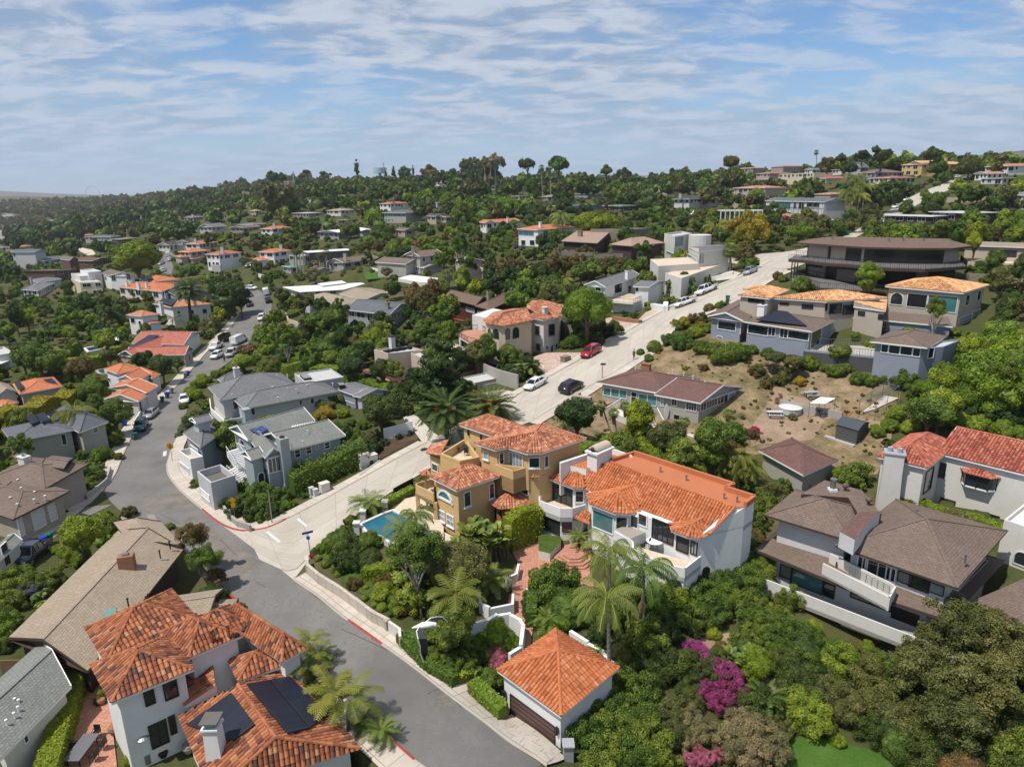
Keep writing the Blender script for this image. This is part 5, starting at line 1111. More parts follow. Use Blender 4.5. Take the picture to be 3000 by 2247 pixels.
H_.block('7:650,350 710,380 795,345',dz=-2.6,roof='flat',wall='olive',par=.2,sq=.1);H_.block('7:270,328 350,345 438,315',dz=-.2,roof='flat',wall='ivory',par=.1,mtop='flat_white',sq=0,reg=False)
H_.win('7:329,382 352,422 361,388 385,430 398,390 432,431 445,385 472,425','glass','dark',arch=True);H_.win('7:544,375 562,414 600,372 626,414 548,452 565,485','glass','taupe',th=.12,sill=True);H_.win('7:606,458 622,502','door_brown','ivory','front_door',arch=True,th=.2)
lamp_part(H_,'7:594,469 635,460');_round(H_);H_.chimney('7:585,320',1.0,1.0,.8,'ivory',dz=.9,pot=False);H_.done()
def _balc23(H_):
 a,b=pz('7:172,320 275,345',H_.ze-2.0);d=(b-a);H_.balcony([(a.x,a.y),(a.x+d.y*.01-.2,a.y-1.0),(b.x,b.y-.6),(b.x,b.y+1)],H_.ze-3.0,.95,'redwood',rail='redpaint',floor='deckwood')
HS('redwood_house','dark red timber house with brown roof and red balcony beside the tower house','7:345,308',5.6,[B('7:144,252 285,288 350,260','gable',1.2,.8,'redwood','sh_bronze',sq=0,axis='ab',fascia='eave'),B('7:280,290 345,308 492,240','hip',1.1,.7,'redwood','sh_bronze',sq=0,fascia='eave')],[('7:138,280 162,309 134,330 165,368',dict(pane='glass_pale')),('7:245,295 280,320 295,312 325,340',dict(pane='glass_pale',th=.1))],extra=lambda H_:(_balc23(H_),H_.chimney('7:342,252',1.1,1.0,.8,'stone',dz=1.0)),short='red timber house',near=True)
def _t24(H_):
 p=pz('8:112,252 228,262 270,245 312,235',H_.ze-2.1);z=H_.ze-2.98
 H_.balcony([(a.x,a.y)for a in p]+[(p[3].x,p[3].y+3),(p[0].x+2,p[0].y+3)],z,.95,'white',rail='iron',floor='plaza')
HS('garage_terrace_house','low white house with grey gables above a white block garage terrace','8:198,199',5.4,[B('8:15,199 111,210 265,158','gable',1.2,.5,'white','sh_grey',sq=0,axis='bc'),B('8:228,206 300,208 374,184','gable',.7,.4,'white','sh_grey',dz=.1,sq=.1,axis='ab'),B('8:108,260 231,274 318,248',dz=-3.0,roof='flat',wall='white',par=.05,mtop='plaza',sq=.1)],[('8:68,205 88,225 148,200 179,228 206,202 219,230 235,210 250,228 352,205 368,235',dict()),('8:234,290 266,322',GD),('8:276,278 295,312',dict(pane='black',frame='trim',kind='garage_door'))],extra=lambda H_:(_t24(H_),H_.chimney('8:202,156',.9,.8,.6,'white',dz=1.2)),short='white garage terrace house',near=True)
HS('white_modern_house','tall white modern house with round tower and teal windows above the pickups','3:908,425',9.0,[B('3:806,419 850,431 911,419',roof='flat',wall='ivory',par=.6,sq=.1),B('3:910,478 954,498 1066,484','shed',.9,.15,'ivory','sh_grey',dz=-2.2,sq=.2,axis='bc',flip=1),B('3:745,530 780,560 950,548',dz=-4.6,roof='flat',wall='ivory',par=.1,mtop='plaza',sq=.1),B('3:810,590 880,612 1005,552',dz=-6.0,roof='flat',wall='ivory',par=.1,mtop='plaza',sq=.1)],[('3:816,442 885,472 815,495 860,522',dict(pane='teal')),('3:908,508 946,549',dict(pane='teal',mull=1)),('3:956,509 975,548',dict(pane='glass_pale',mull=1))],extra=lambda H_:H_.wallm.tube([X(on_z(q('3:960,425')[0],H_.ze),H_.z0),X(on_z(q('3:960,425')[0],H_.ze),H_.ze)],3.2,'ivory',20),short='tall white modern house',near=True)
def _b26(H_):
 for s,z in(('3:362,492 362,500 502,501 505,500',H_.ze-2.3),('3:502,510 585,511 585,506 700,508 740,498',H_.ze-2.5)):
  p=pz(s,z);H_.balcony([(a.x,a.y)for a in p]+[(p[-1].x,p[-1].y+3),(p[0].x,p[0].y+3)],z-1.1,1.1,'olive',slab=.7)
HS('brown_modern_house','wide olive brown modern house with copper pink roofs and deep balconies on the hillside','3:515,461',5.6,[B('3:359,452 516,461 578,425','shed',1.6,.8,'darkwall','sh_pink',sq=0,axis='ab',fascia='olive'),B('3:568,466 665,474 808,459','hip',1.9,.8,'darkwall','sh_pink',sq=.1,fascia='olive'),B('3:486,400 640,404 756,396',dz=2.3,roof='flat',wall='olive',par=.2,mtop='flat_dark',sq=.1,reg=False)],extra=lambda H_:(_b26(H_),H_.chimney('3:442,425',1.2,1.6,.9,'olive',dz=1.2,pot=False)),short='olive modern house',near=True)
HS('orange_hip_house','white two storey house with orange hip roof left of the olive brown modern house','3:265,402',5.8,[B('3:168,399 260,404 416,391','hip',1.3,.5,'white','tbf',sq=.2)],[('3:175,408 242,430 282,408 314,428 361,412 392,435',dict(pane='teal',mull=2)),('3:188,448 206,470 225,448 245,471 260,448 278,468 326,448 334,472',dict())],extra=lambda H_:H_.chimney('3:270,390',1.6,1.0,.8,'white',dz=.9),short='orange hip roof house')
HS('white_bay_house','small white house with orange gable roof left of the orange hip roofed house','3:80,370',3.4,[B('3:22,369 65,372 172,364','gable',1.1,.4,'white','tbf',sq=.2)],aw=dict(seed=6,maxn=4),short='small white bay house',extra=lambda H_:H_.chimney('3:129,362',1.2,.9,.7,'white',dz=.9))
def dk(H_,s,z,h_=1.0,rail=None,wall='darkwall',slab=.4,floor='conc',ext=4):
 p=pz(s,z);H_.balcony([(a.x,a.y)for a in p]+[(p[-1].x,p[-1].y+ext),(p[0].x,p[0].y+ext)],z,h_,wall,rail=rail,slab=slab,floor=floor)
c30=House('balcony_house','long two storey brown house with curved dark balconies on pale columns','house','4:530,400',6.0,near=True,short='brown house with curved balconies')
H_=c30;ev=pz('4:289,382 390,389 530,398 695,402 850,402 922,394',H_.ze);tp=pz('4:410,361 820,368',H_.ze+.9)
for i in range(5):H_.roofm.poly([ev[i],ev[i+1],tp[1 if i>2 else 0]],'sh_bronze')if i!=2 else H_.roofm.poly([ev[2],ev[3],tp[1],tp[0]],'sh_bronze')
bk=[X(tp[1],H_.ze)+vc(2,6,0),X(tp[0],H_.ze)+vc(-2,6,0)];H_.roofm.poly([tp[0],tp[1],bk[0],bk[1]],'sh_bronze');H_.roofm.poly([ev[5],bk[0],tp[1]],'sh_bronze');H_.roofm.poly([ev[0],tp[0],bk[1]],'sh_bronze')
for i in range(5):H_.roofm.poly([ev[i]-vc(0,0,.35),ev[i+1]-vc(0,0,.35),ev[i+1],ev[i]],'eave')
H_.roofm.poly([p-vc(0,0,.3)for p in ev+bk],'eave');wl=inset(ev+bk,1.9);H_._walls(wl,H_.z0-2,H_.ze-.3,'glasswall');H_.reg([ev[0],ev[3],ev[5],bk[0],bk[1]])
for z,s in((H_.ze-3.0,'4:258,442 310,446 390,456 465,460 590,472 750,478 900,468'),(H_.ze-6.3,'4:268,528 320,528 370,546 500,555 615,565')):
 p=pz(s,z);H_.balcony([(a.x,a.y)for a in p]+[(ev[5].x,ev[5].y+3)if z>H_.ze-4 else(p[-1].x,p[-1].y+4),(ev[0].x+1,ev[0].y+3)],z,1.0,'eave',rail='iron',slab=.55,floor='flat_dark');FOOT.append(([(a.x,a.y)for a in(*p,ev[5],ev[0])],z-.8))
mb=MB()
for s in('4:398,390','4:532,398'):P=on_z(q(s)[0],H_.ze-.2);mb.tube([P,X(P,H_.z0-1.5)],.42,'pinkwall',14)
for s in('4:272,450','4:282,452','4:292,452'):P=on_z(q(s)[0],H_.ze-3.2);mb.tube([P,X(P,H_.z0-.5)],.12,'dark',8)
H_.add(mb,'column');H_.win('4:332,392 395,444 415,395 460,450 822,406 880,465 332,470 385,530 435,478 495,538 525,480 555,542 720,488 750,550','pinkwall','pinkwall','wall_panel')
H_.vent('4:415,365 620,372 672,371 745,372',.9,'metal',.2,.2);H_.done()
HS('flat_neighbour','low pale house with flat tan roof and dark glass front at right edge','4:1075,400',3.0,[B('4:885,392 1115,400 1160,385','slabflat',0,.5,'pinkwall','sh_tan',sq=.2),B('4:900,452 1070,458 1165,440',dz=-2.0,roof='flat',wall='pinkwall',par=.9,mtop='plaza',sq=.1)],[('4:935,408 1075,445',dict(mull=2,frame='dark')),('4:935,475 1050,492',dict(pane='black'))],short='flat tan roof house at the right edge',near=True)
def _v31(H_):
 for s,z in(('4:680,620 865,638',H_.ze-3.0),):
  p=pz(s,z);
HS('sand_roof_house','greige house with sandy orange tile roofs and open veranda tower','4:888,564',5.4,[B('4:606,539 889,564 980,536','hip',1.35,.5,'beige','tile_sand',True,sq=.2),B('4:492,612 608,628 612,590','shed',.7,.2,'beige','tile_sand',True,dz=-2.4,sq=0,reg=False),B('4:200,582 395,595 612,582','hip',1.2,.4,'beige','tile_sand',True,dz=-1.5,sq=0),B('4:75,572 190,584 260,555','hip',.9,.4,'beige','tile_sand',True,dz=-1.3,sq=0),B('4:94,552 175,559 215,548','hip',.5,.3,'beige','tile_sand',True,dz=-.8,sq=0,reg=False)],[('4:629,560 668,608',dict(arch=True,pane='glass',frame='trim')),('4:690,565 752,618',dict(pane='black',frame='trim')),('4:765,570 859,635',dict(pane='teal',frame='trim',kind='veranda')),('4:750,658 782,675',dict(pane='glass_blind',mull=5,hm=2)),('4:898,572 906,605 940,558 946,588',dict()),('4:872,655 912,688',dict(GD,pane='greige')),('4:920,632 942,685',dict(GD,pane='greige')),('4:308,604 345,620 408,605 445,635 456,608 492,638 375,605 395,625 511,629 532,645 584,640 606,660 228,598 258,606 115,582 170,600',dict(pane='glass',frame='dark'))],short='sandy tile roof house',near=True)
def _bg(H_):
 solar_on(H_,'8:850,315 895,320 980,382 758,356',H_.ze,.25,tilt=1.0);H_.chimney('8:785,320',1.2,1.2,1.0,'white',dz=.7)
 z=H_.z0+1.2;p=pz('H:221,36 518,65 515,20',z+.0);H_.balcony([(a.x,a.y)for a in p]+[(p[0].x,p[0].y+4)],z,1.0,'bluegrey',rail='metal',floor='conc')
 mb=MB();a,b,c=[vc(a.x,a.y,0)for a in p];mb.prism([(a.x,a.y),(b.x,b.y),(c.x,c.y),(a.x,a.y+4)],H_.z0-3.5,z-.3,'slatwall');H_.add(mb,'deck_skirt')
HS('blue_grey_house','long low blue grey house with brown shingle roof, roof panels and a raised deck','8:708,358',4.2,[B('8:550,334 705,356 820,280','gable',1.0,.6,'bluegrey','sh_brown',sq=0,axis='bc'),B('8:702,356 1004,400 1106,350','hip',1.1,.6,'bluegrey','sh_brown',sq=0,axis='ab'),B('4:165,620 850,685 830,665','shed',.7,.3,'bluegrey','sh_brown',dz=.1,sq=0,reg=False),B('H:480,0 715,26 795,-22','hip',1.0,.6,'bluegrey','sh_brown',dz=-.1,sq=0),B('H:690,30 780,22 860,-10',dz=-.4,roof='flat',wall='bluegrey',sq=0,par=.2)],[('8:598,354 670,398 728,369 809,418 901,395 985,440',dict(th=.1)),('8:675,362 702,402 814,382 841,420 866,388 894,429',dict(mull=1,th=.08)),('8:592,420 612,450',dict(pane='bluetarp')),('8:1000,400 1035,450',dict(kind='sliding_door',th=.1)),('H:531,12 555,46 559,15 599,52 609,19 652,58 656,28 681,62',dict(th=.08)),('H:692,35 702,62 720,28 735,65',dict())],extra=_bg,short='blue grey house with the raised deck',near=True)
def _br(H_):
 z=H_.z0+.4;p=pz('F:715,239 806,270 925,235',z+.1);mb=MB();mb.prism([(p[0].x,p[0].y),(p[1].x,p[1].y),(p[2].x,p[2].y),(p[2].x,p[2].y+3),(p[0].x+3,p[0].y+4)],H_.z0-1.6,z,'brick',mtop='terracotta');H_.add(mb,'terrace')
 mb=MB();p2=pz('G:415,85 542,120 550,90',H_.z0+.2);mb.prism([(a.x,a.y)for a in p2]+[(p2[0].x,p2[0].y+3)],H_.z0-2.2,H_.z0+.1,'ivory');H_.add(mb,'porch')
 mb=MB();a,b=on_z(q('G:555,68')[0],H_.z0+.1),hit(q('G:590,138')[0]);n=8;d=(b-a);x=vc(-d.y,d.x,0).normalized()
 for i in range(n):t=a.lerp(b,i/(n-1));mb.box((t.x,t.y,t.z-.2),(1.5,.32,.5),'trim',atan2(x.y,x.x))
 for s_ in(-.75,.75):
  mb.bar(a+x*s_+vc(0,0,.95),b+x*s_+vc(0,0,.95),.09,.09,'trim')
  for i in range(9):t=a.lerp(b,i/8)+x*s_;mb.bar(t,t+vc(0,0,.95),.06,.05,'trim')
 H_.add(mb,'staircase');mb=MB();a,b=pz('F:858,272 925,232',H_.z0+1.2)
 for i in range(15):t=a.lerp(b,i/14);mb.bar(t,t-vc(0,0,1.0),.06,.05,'trim')
 mb.bar(a,b,.1,.08,'trim');H_.add(mb,'railing');H_.vent('8:240,559 345,588 380,590 538,624 402,575 448,585 488,598',.7,'ivory',.2,.1);H_.chimney('8:285,560',.7,1.3,.7,'brick','ivory',dz=1.2,pot=False)
HS('beige_house','beige ranch house with reddish brown roof, white porch stairs and brick patio','8:522,708',3.3,[B('8:70,619 370,670 520,608','hip',1.5,.6,'greige','sh_red',sq=.1,axis='ab'),B('8:320,672 522,709 710,642','gable',1.35,.6,'greige','sh_red',sq=.1,axis='ab')],[('8:102,640 131,678 135,645 168,685 170,650 200,690',dict(pane='teal',th=.07)),('8:254,668 289,720 292,672 328,722',dict(pane='teal',th=.07)),('8:222,660 242,725',dict(pane='black',kind='screen_door',hm=2)),('8:336,680 359,722',dict(pane='glass',mull=2,hm=3)),('8:460,700 501,745',dict(mull=3,hm=3)),('8:398,685 415,720',dict(mull=1)),('8:521,702 542,735 545,695 565,725 568,690 590,715 592,682 618,705',dict(mull=1,th=.06)),('8:406,758 428,782',dict(pane='black',frame='greige')),('8:622,672 632,725',dict(pane='black',kind='door')),('8:641,670 662,715',dict(pane='glass_pale',kind='door'))],extra=_br,short='beige ranch house',near=True)
HS('brown_garage','detached garage with reddish brown hip roof below the dry yard','H:215,540',2.8,[B('H:30,440 215,542 345,478','hip',1.3,.5,'greige','sh_red',sq=.1)],short='reddish brown roofed garage',near=True)
# ================================================================== far houses
def frect(abc,dist,maxd=9.0):
 a,b,c=q(abc);r=ray(b);Bw=CAM+r*(dist/hypot(r.x,r.y));s_=dist/F*1.03;w1,w2=max(b[0]-a[0],1)*s_,max(c[0]-b[0],1)*s_;fl=w1<w2
 lo_,sh_=(w2,w1)if fl else(w1,w2);sn=min(max(sh_/maxd,.12),.75);cs=math.sqrt(1-sn*sn);L1=lo_/cs;L2=min(max(sh_/sn,5),14)
 rt=vc(RT.x,RT.y,0).normalized();az=atan2(Bw.x,Bw.y);rt=vc(cos(az),-sin(az),0);fw=vc(sin(az),cos(az),0)
 if not fl:A=Bw+(-rt*cs+fw*sn)*L1;C=Bw+(rt*sn+fw*cs)*L2
 else:C=Bw+(rt*cs+fw*sn)*L1;A=Bw+(-rt*sn+fw*cs)*L2
 return[A,Bw,C,A+C-Bw]
def FH(name,label,abc,h,roof='hip',rise=1.2,wall='ivory',rm='sh_grey',st=1,extra=(),short=None,seed=None,oh=.5,sq=.3,fascia='trim',pane='glass',chim=None,group=None,axis=None,maxn=9):
 H_=House(name,label,'house',abc.split(':')[0]+':'+abc.split()[1],h,group,False,short)
 dist=hypot(H_.P.x,H_.P.y);far=(CAMZ-H_.ze)<.125*dist
 H_.block(frect(abc,dist)if far else abc,roof=roof,rise=rise,oh=oh,wall=wall,rm=rm,sq=sq,fascia=fascia,axis=axis)
 for k_,e in enumerate(extra):
  e=dict(e);c_=e.pop('c');H_.block(frect(c_,dist-.8*(k_+1)*(1 if e.get('dz',0)<0 else-1))if far else c_,**dict(dict(wall=wall,rm=rm,sq=sq,oh=oh,fascia=fascia),**e))
 if chim:
  if far:
   r_=ray(q(chim[0])[0]);P_=CAM+r_*((dist+3)/hypot(r_.x,r_.y));mb=MB();mb.box((P_.x,P_.y,H_.ze+rise*.5+chim[1]/2+.2),(1.1,.9,chim[1]+1.4),chim[2]if len(chim)>2 else 'ivory');mb.box((P_.x,P_.y,H_.ze+rise*.5+chim[1]+.95),(1.3,1.1,.12),'greige');H_.add(mb,'chimney')
  else:H_.chimney(chim[0],chim[1],1.0,.8,chim[2]if len(chim)>2 else 'ivory',dz=rise*.6)
 H_.autowin(storeys=st,seed=seed if seed is not None else len(label),pane=pane,maxn=maxn);H_.done()
 return H_
FB='eave';TB,TR,TS,TQ='tbf','tile_red_far','tile_sand_far','trf'
FH('blue_house','pale blue grey two storey house with grey gables beyond the brown timber house','1:122,530 190,538 260,520',1112,'gable',1.5,'palegrey','sh_slate',2,[B('1:82,482 150,500 185,482',dz=1.0,roof='gable',rise=1.4)])
FH('orange_cottage','small house with bright orange hip roof near the left edge among trees','1:38,471 75,479 120,469',3.2,'hip',1.3,'tan',TB,1)
FH('grey_cottage','plain grey house cut by the left edge beside the bright orange hip cottage','1:-30,472 8,482 45,472',3.2,'gable',1.2,'greige','sh_grey',1)
FH('long_grey_house','long dark grey roof house in the left valley above the lime tree','1:395,425 480,435 560,419',905,'hip',1.2,'greywall','sh_slate',1,chim=('1:492,414',1.5,'stone'))
FH('black_box_house','small dark flat roofed house with white sill band above the lime tree','1:492,440 525,444 575,438',3.6,'slabflat',0,'darkwall','sh_tan',1)
FH('red_speck_house','tiny house with orange roof beside the long dark grey roof in the valley','1:350,425 372,428 400,424',3,'hip',1.0,'tan',TB,1)
FH('brown_flat_house','low house with long brown tiled roof behind the large lime tree','1:320,528 400,538 465,518',3,'gable',1.1,'brownwall','sh_red',1)
FH('pink_roof_house','peach house with two orange hip roofs right of the lime tree','1:780,492 820,500 892,491',1090,'hip',1.2,'mauve',TB,2,[B('1:758,518 780,521 810,515',dz=-2.2,roof='hip',rise=.5),B('1:795,525 830,529 870,522',dz=-2.4,roof='shed',rise=.5,reg=False)])
FH('chimney_villa','white villa with dark red roof, chimney and arched terraces beside the peach house','1:895,500 945,511 1032,502',1165,'hip',1.2,'white',TR,2,[B('1:920,545 950,555 980,548',dz=-1.8,roof='flat',wall='ivory')],chim=('1:960,492',1.6))
FH('white_arch_house','white house with rose tile roof and paired windows behind the peach house','1:809,459 860,465 929,456',978,'hip',1.2,'white',TQ,1,chim=('1:844,452',1.3))
FH('umbrella_house','grey roofed house with white gable and patio umbrella left of the white arch house','1:690,464 730,470 785,466',3.2,'gable',1.2,'ivory','sh_dark',1,[B('1:772,450 810,456 840,450',dz=.6,roof='gable',rise=1)])
FH('ridge_grey_house','grey house with chimney among trees on the middle ridge left of centre','1:800,345 835,350 872,344',3.4,'hip',1.2,'greige','sh_grey',1,chim=('1:831,340',1.2))
FH('dormer_house','grey shingled house with steep gables on the slope left of centre','1:868,382 915,392 968,358',835,'gable',2.0,'palegrey','sh_grey',2)
FH('low_tan_house','low brown roofed house beyond the steep grey gabled house','1:1000,390 1050,395 1115,378',2.8,'gable',1.0,'taupe','sh_brown',1)
FH('white_balcony_villa','white villa with orange hip roof and small porch roof above the street bend','2:90,496 150,501 222,495',1110,'hip',1.2,'white',TB,2,[B('2:64,529 95,535 128,525',dz=-2.6,roof='hip',rise=.8)],chim=('2:182,488',1.4))
FH('panel_flat_house','two storey greige house with white flat roof carrying glossy panels above the street bend','2:222,508 280,515 470,495',1115,'flat',1,'greige','flatroof',1,[B('2:280,492 300,502 475,492',dz=.6,roof='slabflat',rise=0,wall='flat_dark',rm='flat_white')])
FH('brown_tee_house','brown grey roofed house with white balcony rail behind two slim palms','2:385,540 450,546 600,522',1165,'gable',1.4,'greige','sh_brown',1,[B('2:310,565 340,578 395,548',dz=-1.2,roof='gable',rise=.8)],chim=('2:458,525',1.5,'pinkwall'),axis='bc')
FH('glass_gable_house','greige house with white trimmed gables and glazed bays on a white terrace','2:715,515 780,518 885,488',1190,'gable',1.4,'greige','sh_brown',2,[B('2:592,538 720,552 800,520',dz=-1.6,roof='gable',rise=1.4),B('2:740,555 800,568 870,560',dz=-2.2,roof='gable',rise=.8,rm='sh_tan')],chim=('2:752,490',1.3,'stone'))
FH('pink_ranch_house','long low house with pinkish brown roof behind the wispy eucalyptus','7:280,112 320,138 520,105',3.0,'gable',1.1,'mauve','sh_pink',1,[B('7:190,90 230,100 320,82',dz=.6,roof='gable',rise=1)])
FH('white_flat_house','very wide white flat roof with skylight strips behind the tan shingle house','2:188,650 265,672 620,652',3.0,'slabflat',0,'ivory','flat_white',1,[B('2:340,635 360,645 465,632',dz=.5,roof='slabflat',rise=0,rm='flat_white')],oh=.8,sq=0)
FH('tan_band_house','two storey pale house with tan shingle roof and window band above the kidney pool','6:410,255 575,288 710,268',680,'hip',1.5,'palegrey','sh_tan',2,[B('6:580,238 690,265 830,235',dz=.2,roof='gable',rise=1.0,sq=0)],sq=.1,oh=.7)
FH('slate_house','grey two storey house with charcoal gable roof, stone chimney and glass balcony','6:602,305 800,328 880,280',790,'gable',1.3,'greywall','sh_slate',2,chim=('6:790,300',1.4,'stone'),sq=.1,axis='ab',oh=.7)
FH('orange_small_villa','small white villa with red orange roof and chimney on the middle slope','2:98,392 145,400 220,390',852,'hip',1.2,'white',TB,2,chim=('2:152,388',1.6))
FH('butterfly_house','grey modern house with pale overlapping low roofs and railed deck','2:320,408 430,415 565,400',892,'gable',.9,'greywall','flat_white',1,[B('2:515,402 530,408 570,400',dz=.3,roof='gable',rise=.6)],oh=.8)
FH('pool_grey_house','large grey two storey house with dark roof and white balcony in the centre distance','2:622,325 720,331 808,311',752,'hip',1.4,'greige','sh_slate',2,oh=.9,fascia='trim',pane='teal')
FH('red_white_house','white house with red tile roof directly behind the large grey two storey house','2:608,288 655,291 730,288',650,'hip',1.2,'white',TR,2,chim=('2:668,281',1.2,'brick'))
FH('beige_hip_house','low pale house with brownish hip roof left of the red and white house','2:382,316 440,320 502,314',688,'hip',1.2,'ivory','sh_pink',1)
FH('flat_long_house','long thin flat roofed house in front of the bushy grey eucalyptus','2:228,328 300,332 368,329',3.0,'slabflat',0,'taupe','flatroof',1)
FH('brown_dark_house','brown house with charcoal roof and pale patio right of the large grey house','2:810,338 850,345 900,330',760,'gable',1.2,'tan','sh_dark',1,[B('2:852,345 895,350 935,338',dz=-.6,roof='gable',rise=.8,rm='sh_brown')])
FH('tiny_patio_house','tiny beige house with brown roof and patio below the large grey house','2:675,402 715,406 760,398',3.2,'gable',.9,'tan','sh_brown',1)
FH('low_dark_row_house','low dark roofed house half hidden in trees in the middle slope','2:430,358 470,361 505,356',2.8,'hip',.8,'darkwall','sh_dark',1)
FH('left_ridge_house','grey roofed low house at the far left of the middle slope','2:0,375 60,382 115,375',2.8,'hip',1.0,'greige','sh_grey',1)
FH('white_ridge_house','white balcony house high on the middle ridge','2:492,235 530,239 570,235',530,'slabflat',0,'white','sh_slate',2,[B('2:575,240 615,243 650,238',dz=-.6,roof='slabflat',rise=0)])
FH('pale_box_house','small pale house left of the white balcony house on the middle ridge','2:419,254 440,257 470,253',4,'hip',.8,'mauve','sh_tan',1)
FH('ridge_orange_house','house with pale orange gable roof on the skyline ridge at centre','2:832,196 865,202 900,194',3.5,'gable',2.0,'white',TQ,1)
FH('grey_skyline_house','long grey roofed house near the skyline right of the pale orange gable','2:1048,228 1080,231 1130,226',3.0,'hip',1.2,'taupe','sh_dark',1)
FH('white_long_house','long white flat modern house near the skyline beside the dark cypress','3:222,186 300,189 408,181',418,'flat',1,'white','flatroof',2,[B('3:340,188 360,198 405,185',dz=-.2,roof='flat',wall='palegrey')])
FH('hedge_dark_house','long low charcoal roof house below the long white modern house','3:10,228 100,231 220,224',3,'hip',1.0,'greige','sh_dark',1)
FH('beige_row_house','low beige house with flat pinkish roof left of the dark cypress','3:145,255 180,258 220,254',3,'slabflat',0,'tan','sh_tan',1)
FH('blue_long_house','long blue grey flat roofed house across the middle of the far slope','3:265,295 400,300 545,290',3.2,'slabflat',0,'bluegrey','sh_slate',1,pane='glass_pale')
FH('green_roof_house','low house with flat green roof and dark red walls on the far slope','3:540,296 625,301 700,289',2.8,'hip',.7,'redwood','roofgreen',1,oh=.9)
FH('dark_wide_house','wide low house with charcoal roof below the pink roofed villa on the far slope','3:390,245 475,249 595,239',3,'hip',1.3,'bluegrey','sh_dark',1,pane='glass_pale')
FH('pink_villa','white villa with rose roof, chimney and long pergola near the skyline at centre right','3:530,175 620,181 720,170',400,'hip',1.3,'white',TQ,1,[B('3:458,204 530,207 655,198',dz=-2.2,roof='slabflat',rise=0,rm=TQ)],chim=('3:705,168',1.6))
FH('porch_grey_house','white and grey house with wide dark roof and columned porch at centre right','3:795,265 915,271 1048,264',632,'hip',2.0,'chalk','sh_dark',1,oh=1.2,chim=('3:875,240',1.4),sq=.3)
FH('roof_panel_house','brown roofed house with roof panels behind the white and grey porch house','3:750,212 820,218 915,206',505,'hip',1.4,'tan','sh_brown',1,chim=('3:810,198',1.0))
FH('white_gable_far','small pale blue roofed white house on the skyline right of centre','3:945,176 980,179 1028,172',3,'gable',1.2,'white','sh_grey',1)
FH('brick_roof_far','low house with brick red roof at the left end of the stacked tile roof houses','4:12,159 55,162 114,156',3.2,'hip',1.0,'darkwall',TR,1)
FH('top_left_villa','brown villa with wide terracotta roofs highest at the left of the right hand hill','4:65,111 130,114 195,109',255,'hip',.8,'taupe',TQ,1,[B('4:185,105 240,108 330,102',dz=.6,roof='hip',rise=.9)])
FH('stack_brown_villa','brown villa with dark red hip roof between two wider tile roofed villas','4:132,129 190,133 258,125',300,'hip',1.3,'mauve',TR,1,[B('4:112,151 190,154 245,149',dz=-2.6,roof='slabflat',rise=0,rm=TR)])
FH('cream_block_villa','cream flat roofed villa with round red roofed corner room on the right hand hill','4:244,126 350,131 445,122',352,'flat',1,'cream','flatroof',2,[B('4:350,148 395,151 470,149',dz=-2.2,roof='hip',rise=1.2,rm=TR)])
FH('pink_balustrade_villa','pinkish villa with terracotta hip roof and stone balustrade above the scaffolded house','4:72,180 175,185 275,176',525,'hip',1.1,'mauve',TQ,2,[B('4:360,199 410,208 475,200',dz=-1.2,roof='hip',rise=.8)])
def scaff(H_):
 pass
sh=House('scaffold_house','white house under repair with dark grey gable roof and scaffolding on its walls','house','4:390,235',600,None,False,'scaffolded house')
sh.block(frect('4:198,230 390,236 452,201',hypot(sh.P.x,sh.P.y)),'gable',1.4,.4,'chalk','sh_slate',sq=.1,axis='ab');sh.win('4:204,232 265,262','teal','trim',mull=2);sh.win('4:298,234 312,262 325,234 369,255 278,232 285,260','glass','trim',mull=1)
sh.win('4:200,272 225,288 240,272 265,288','glass','trim');mb=MB()
i_=sh.wallhit(q('4:325,260')[0])
if i_:
 a,b,z0_,z1_=sh.walls[i_[1]];e_=(b-a).normalized();no=vc(e_.y,-e_.x,0);no=no if no.dot(CAM-a)>0 else-no;L_=(b-a).length
 for k in range(9):
  p=a+e_*(L_*(.35+.65*k/8))+no*1.2;mb.bar(X(p,z0_),X(p,z1_+.6),.1,.1,'metal')
  p2=p-no*.9;mb.bar(X(p2,z0_),X(p2,z1_+.6),.1,.1,'metal')
 for z in(z0_+4,z0_+6,z1_-.2):mb.bar(X(a+e_*(L_*.35)+no*1.2,z),X(a+e_*L_+no*1.2,z),.1,.1,'metal')
 sh.add(mb,'scaffolding');mb=MB();zz=sh.z0+1.2;pa,pb=a+no*1.5,a+e_*(L_*.9)+no*1.5;n_=16;top=[X(pa.lerp(pb,k/n_),zz+.9-.5*sin(pi*(k%4)/4))for k in range(n_+1)];bot=[X(p,zz-1.2)for p in top]
 for k in range(n_):mb.poly([bot[k],bot[k+1],top[k+1],top[k]],'fabric_tan')
 sh.add(mb,'debris_netting')
sh.done()
FH('slate_gable_far','steep dark grey gabled house on the skyline of the right hand hill','4:475,108 520,112 542,100',4,'gable',3.4,'greywall','sh_slate',1,axis='bc')
FH('grey_hip_far','grey house with brown hip roof beside the steep dark gable on the right hill','4:522,125 580,129 650,122',330,'hip',1.8,'bluegrey','sh_brown',1)
FH('round_room_house','cream house with red hip roof and round garden room below the brown hip roof','4:565,145 625,149 695,142',350,'hip',1.1,'cream',TR,1)
FH('gold_villa','golden yellow villa with orange roofs and columned dark loggias on the skyline','4:650,96 740,100 868,92',290,'hip',1.5,'yellowbright',TS,2,[B('4:705,90 730,95 780,90',dz=.6,roof='gable',rise=1.2)],chim=('4:825,82',1.6,'yellowbright'))
FH('mansard_far','white house with brown tile roof at the top right of the skyline','4:980,102 1050,106 1135,95',4.8,'hip',1.3,'white',TQ,2)
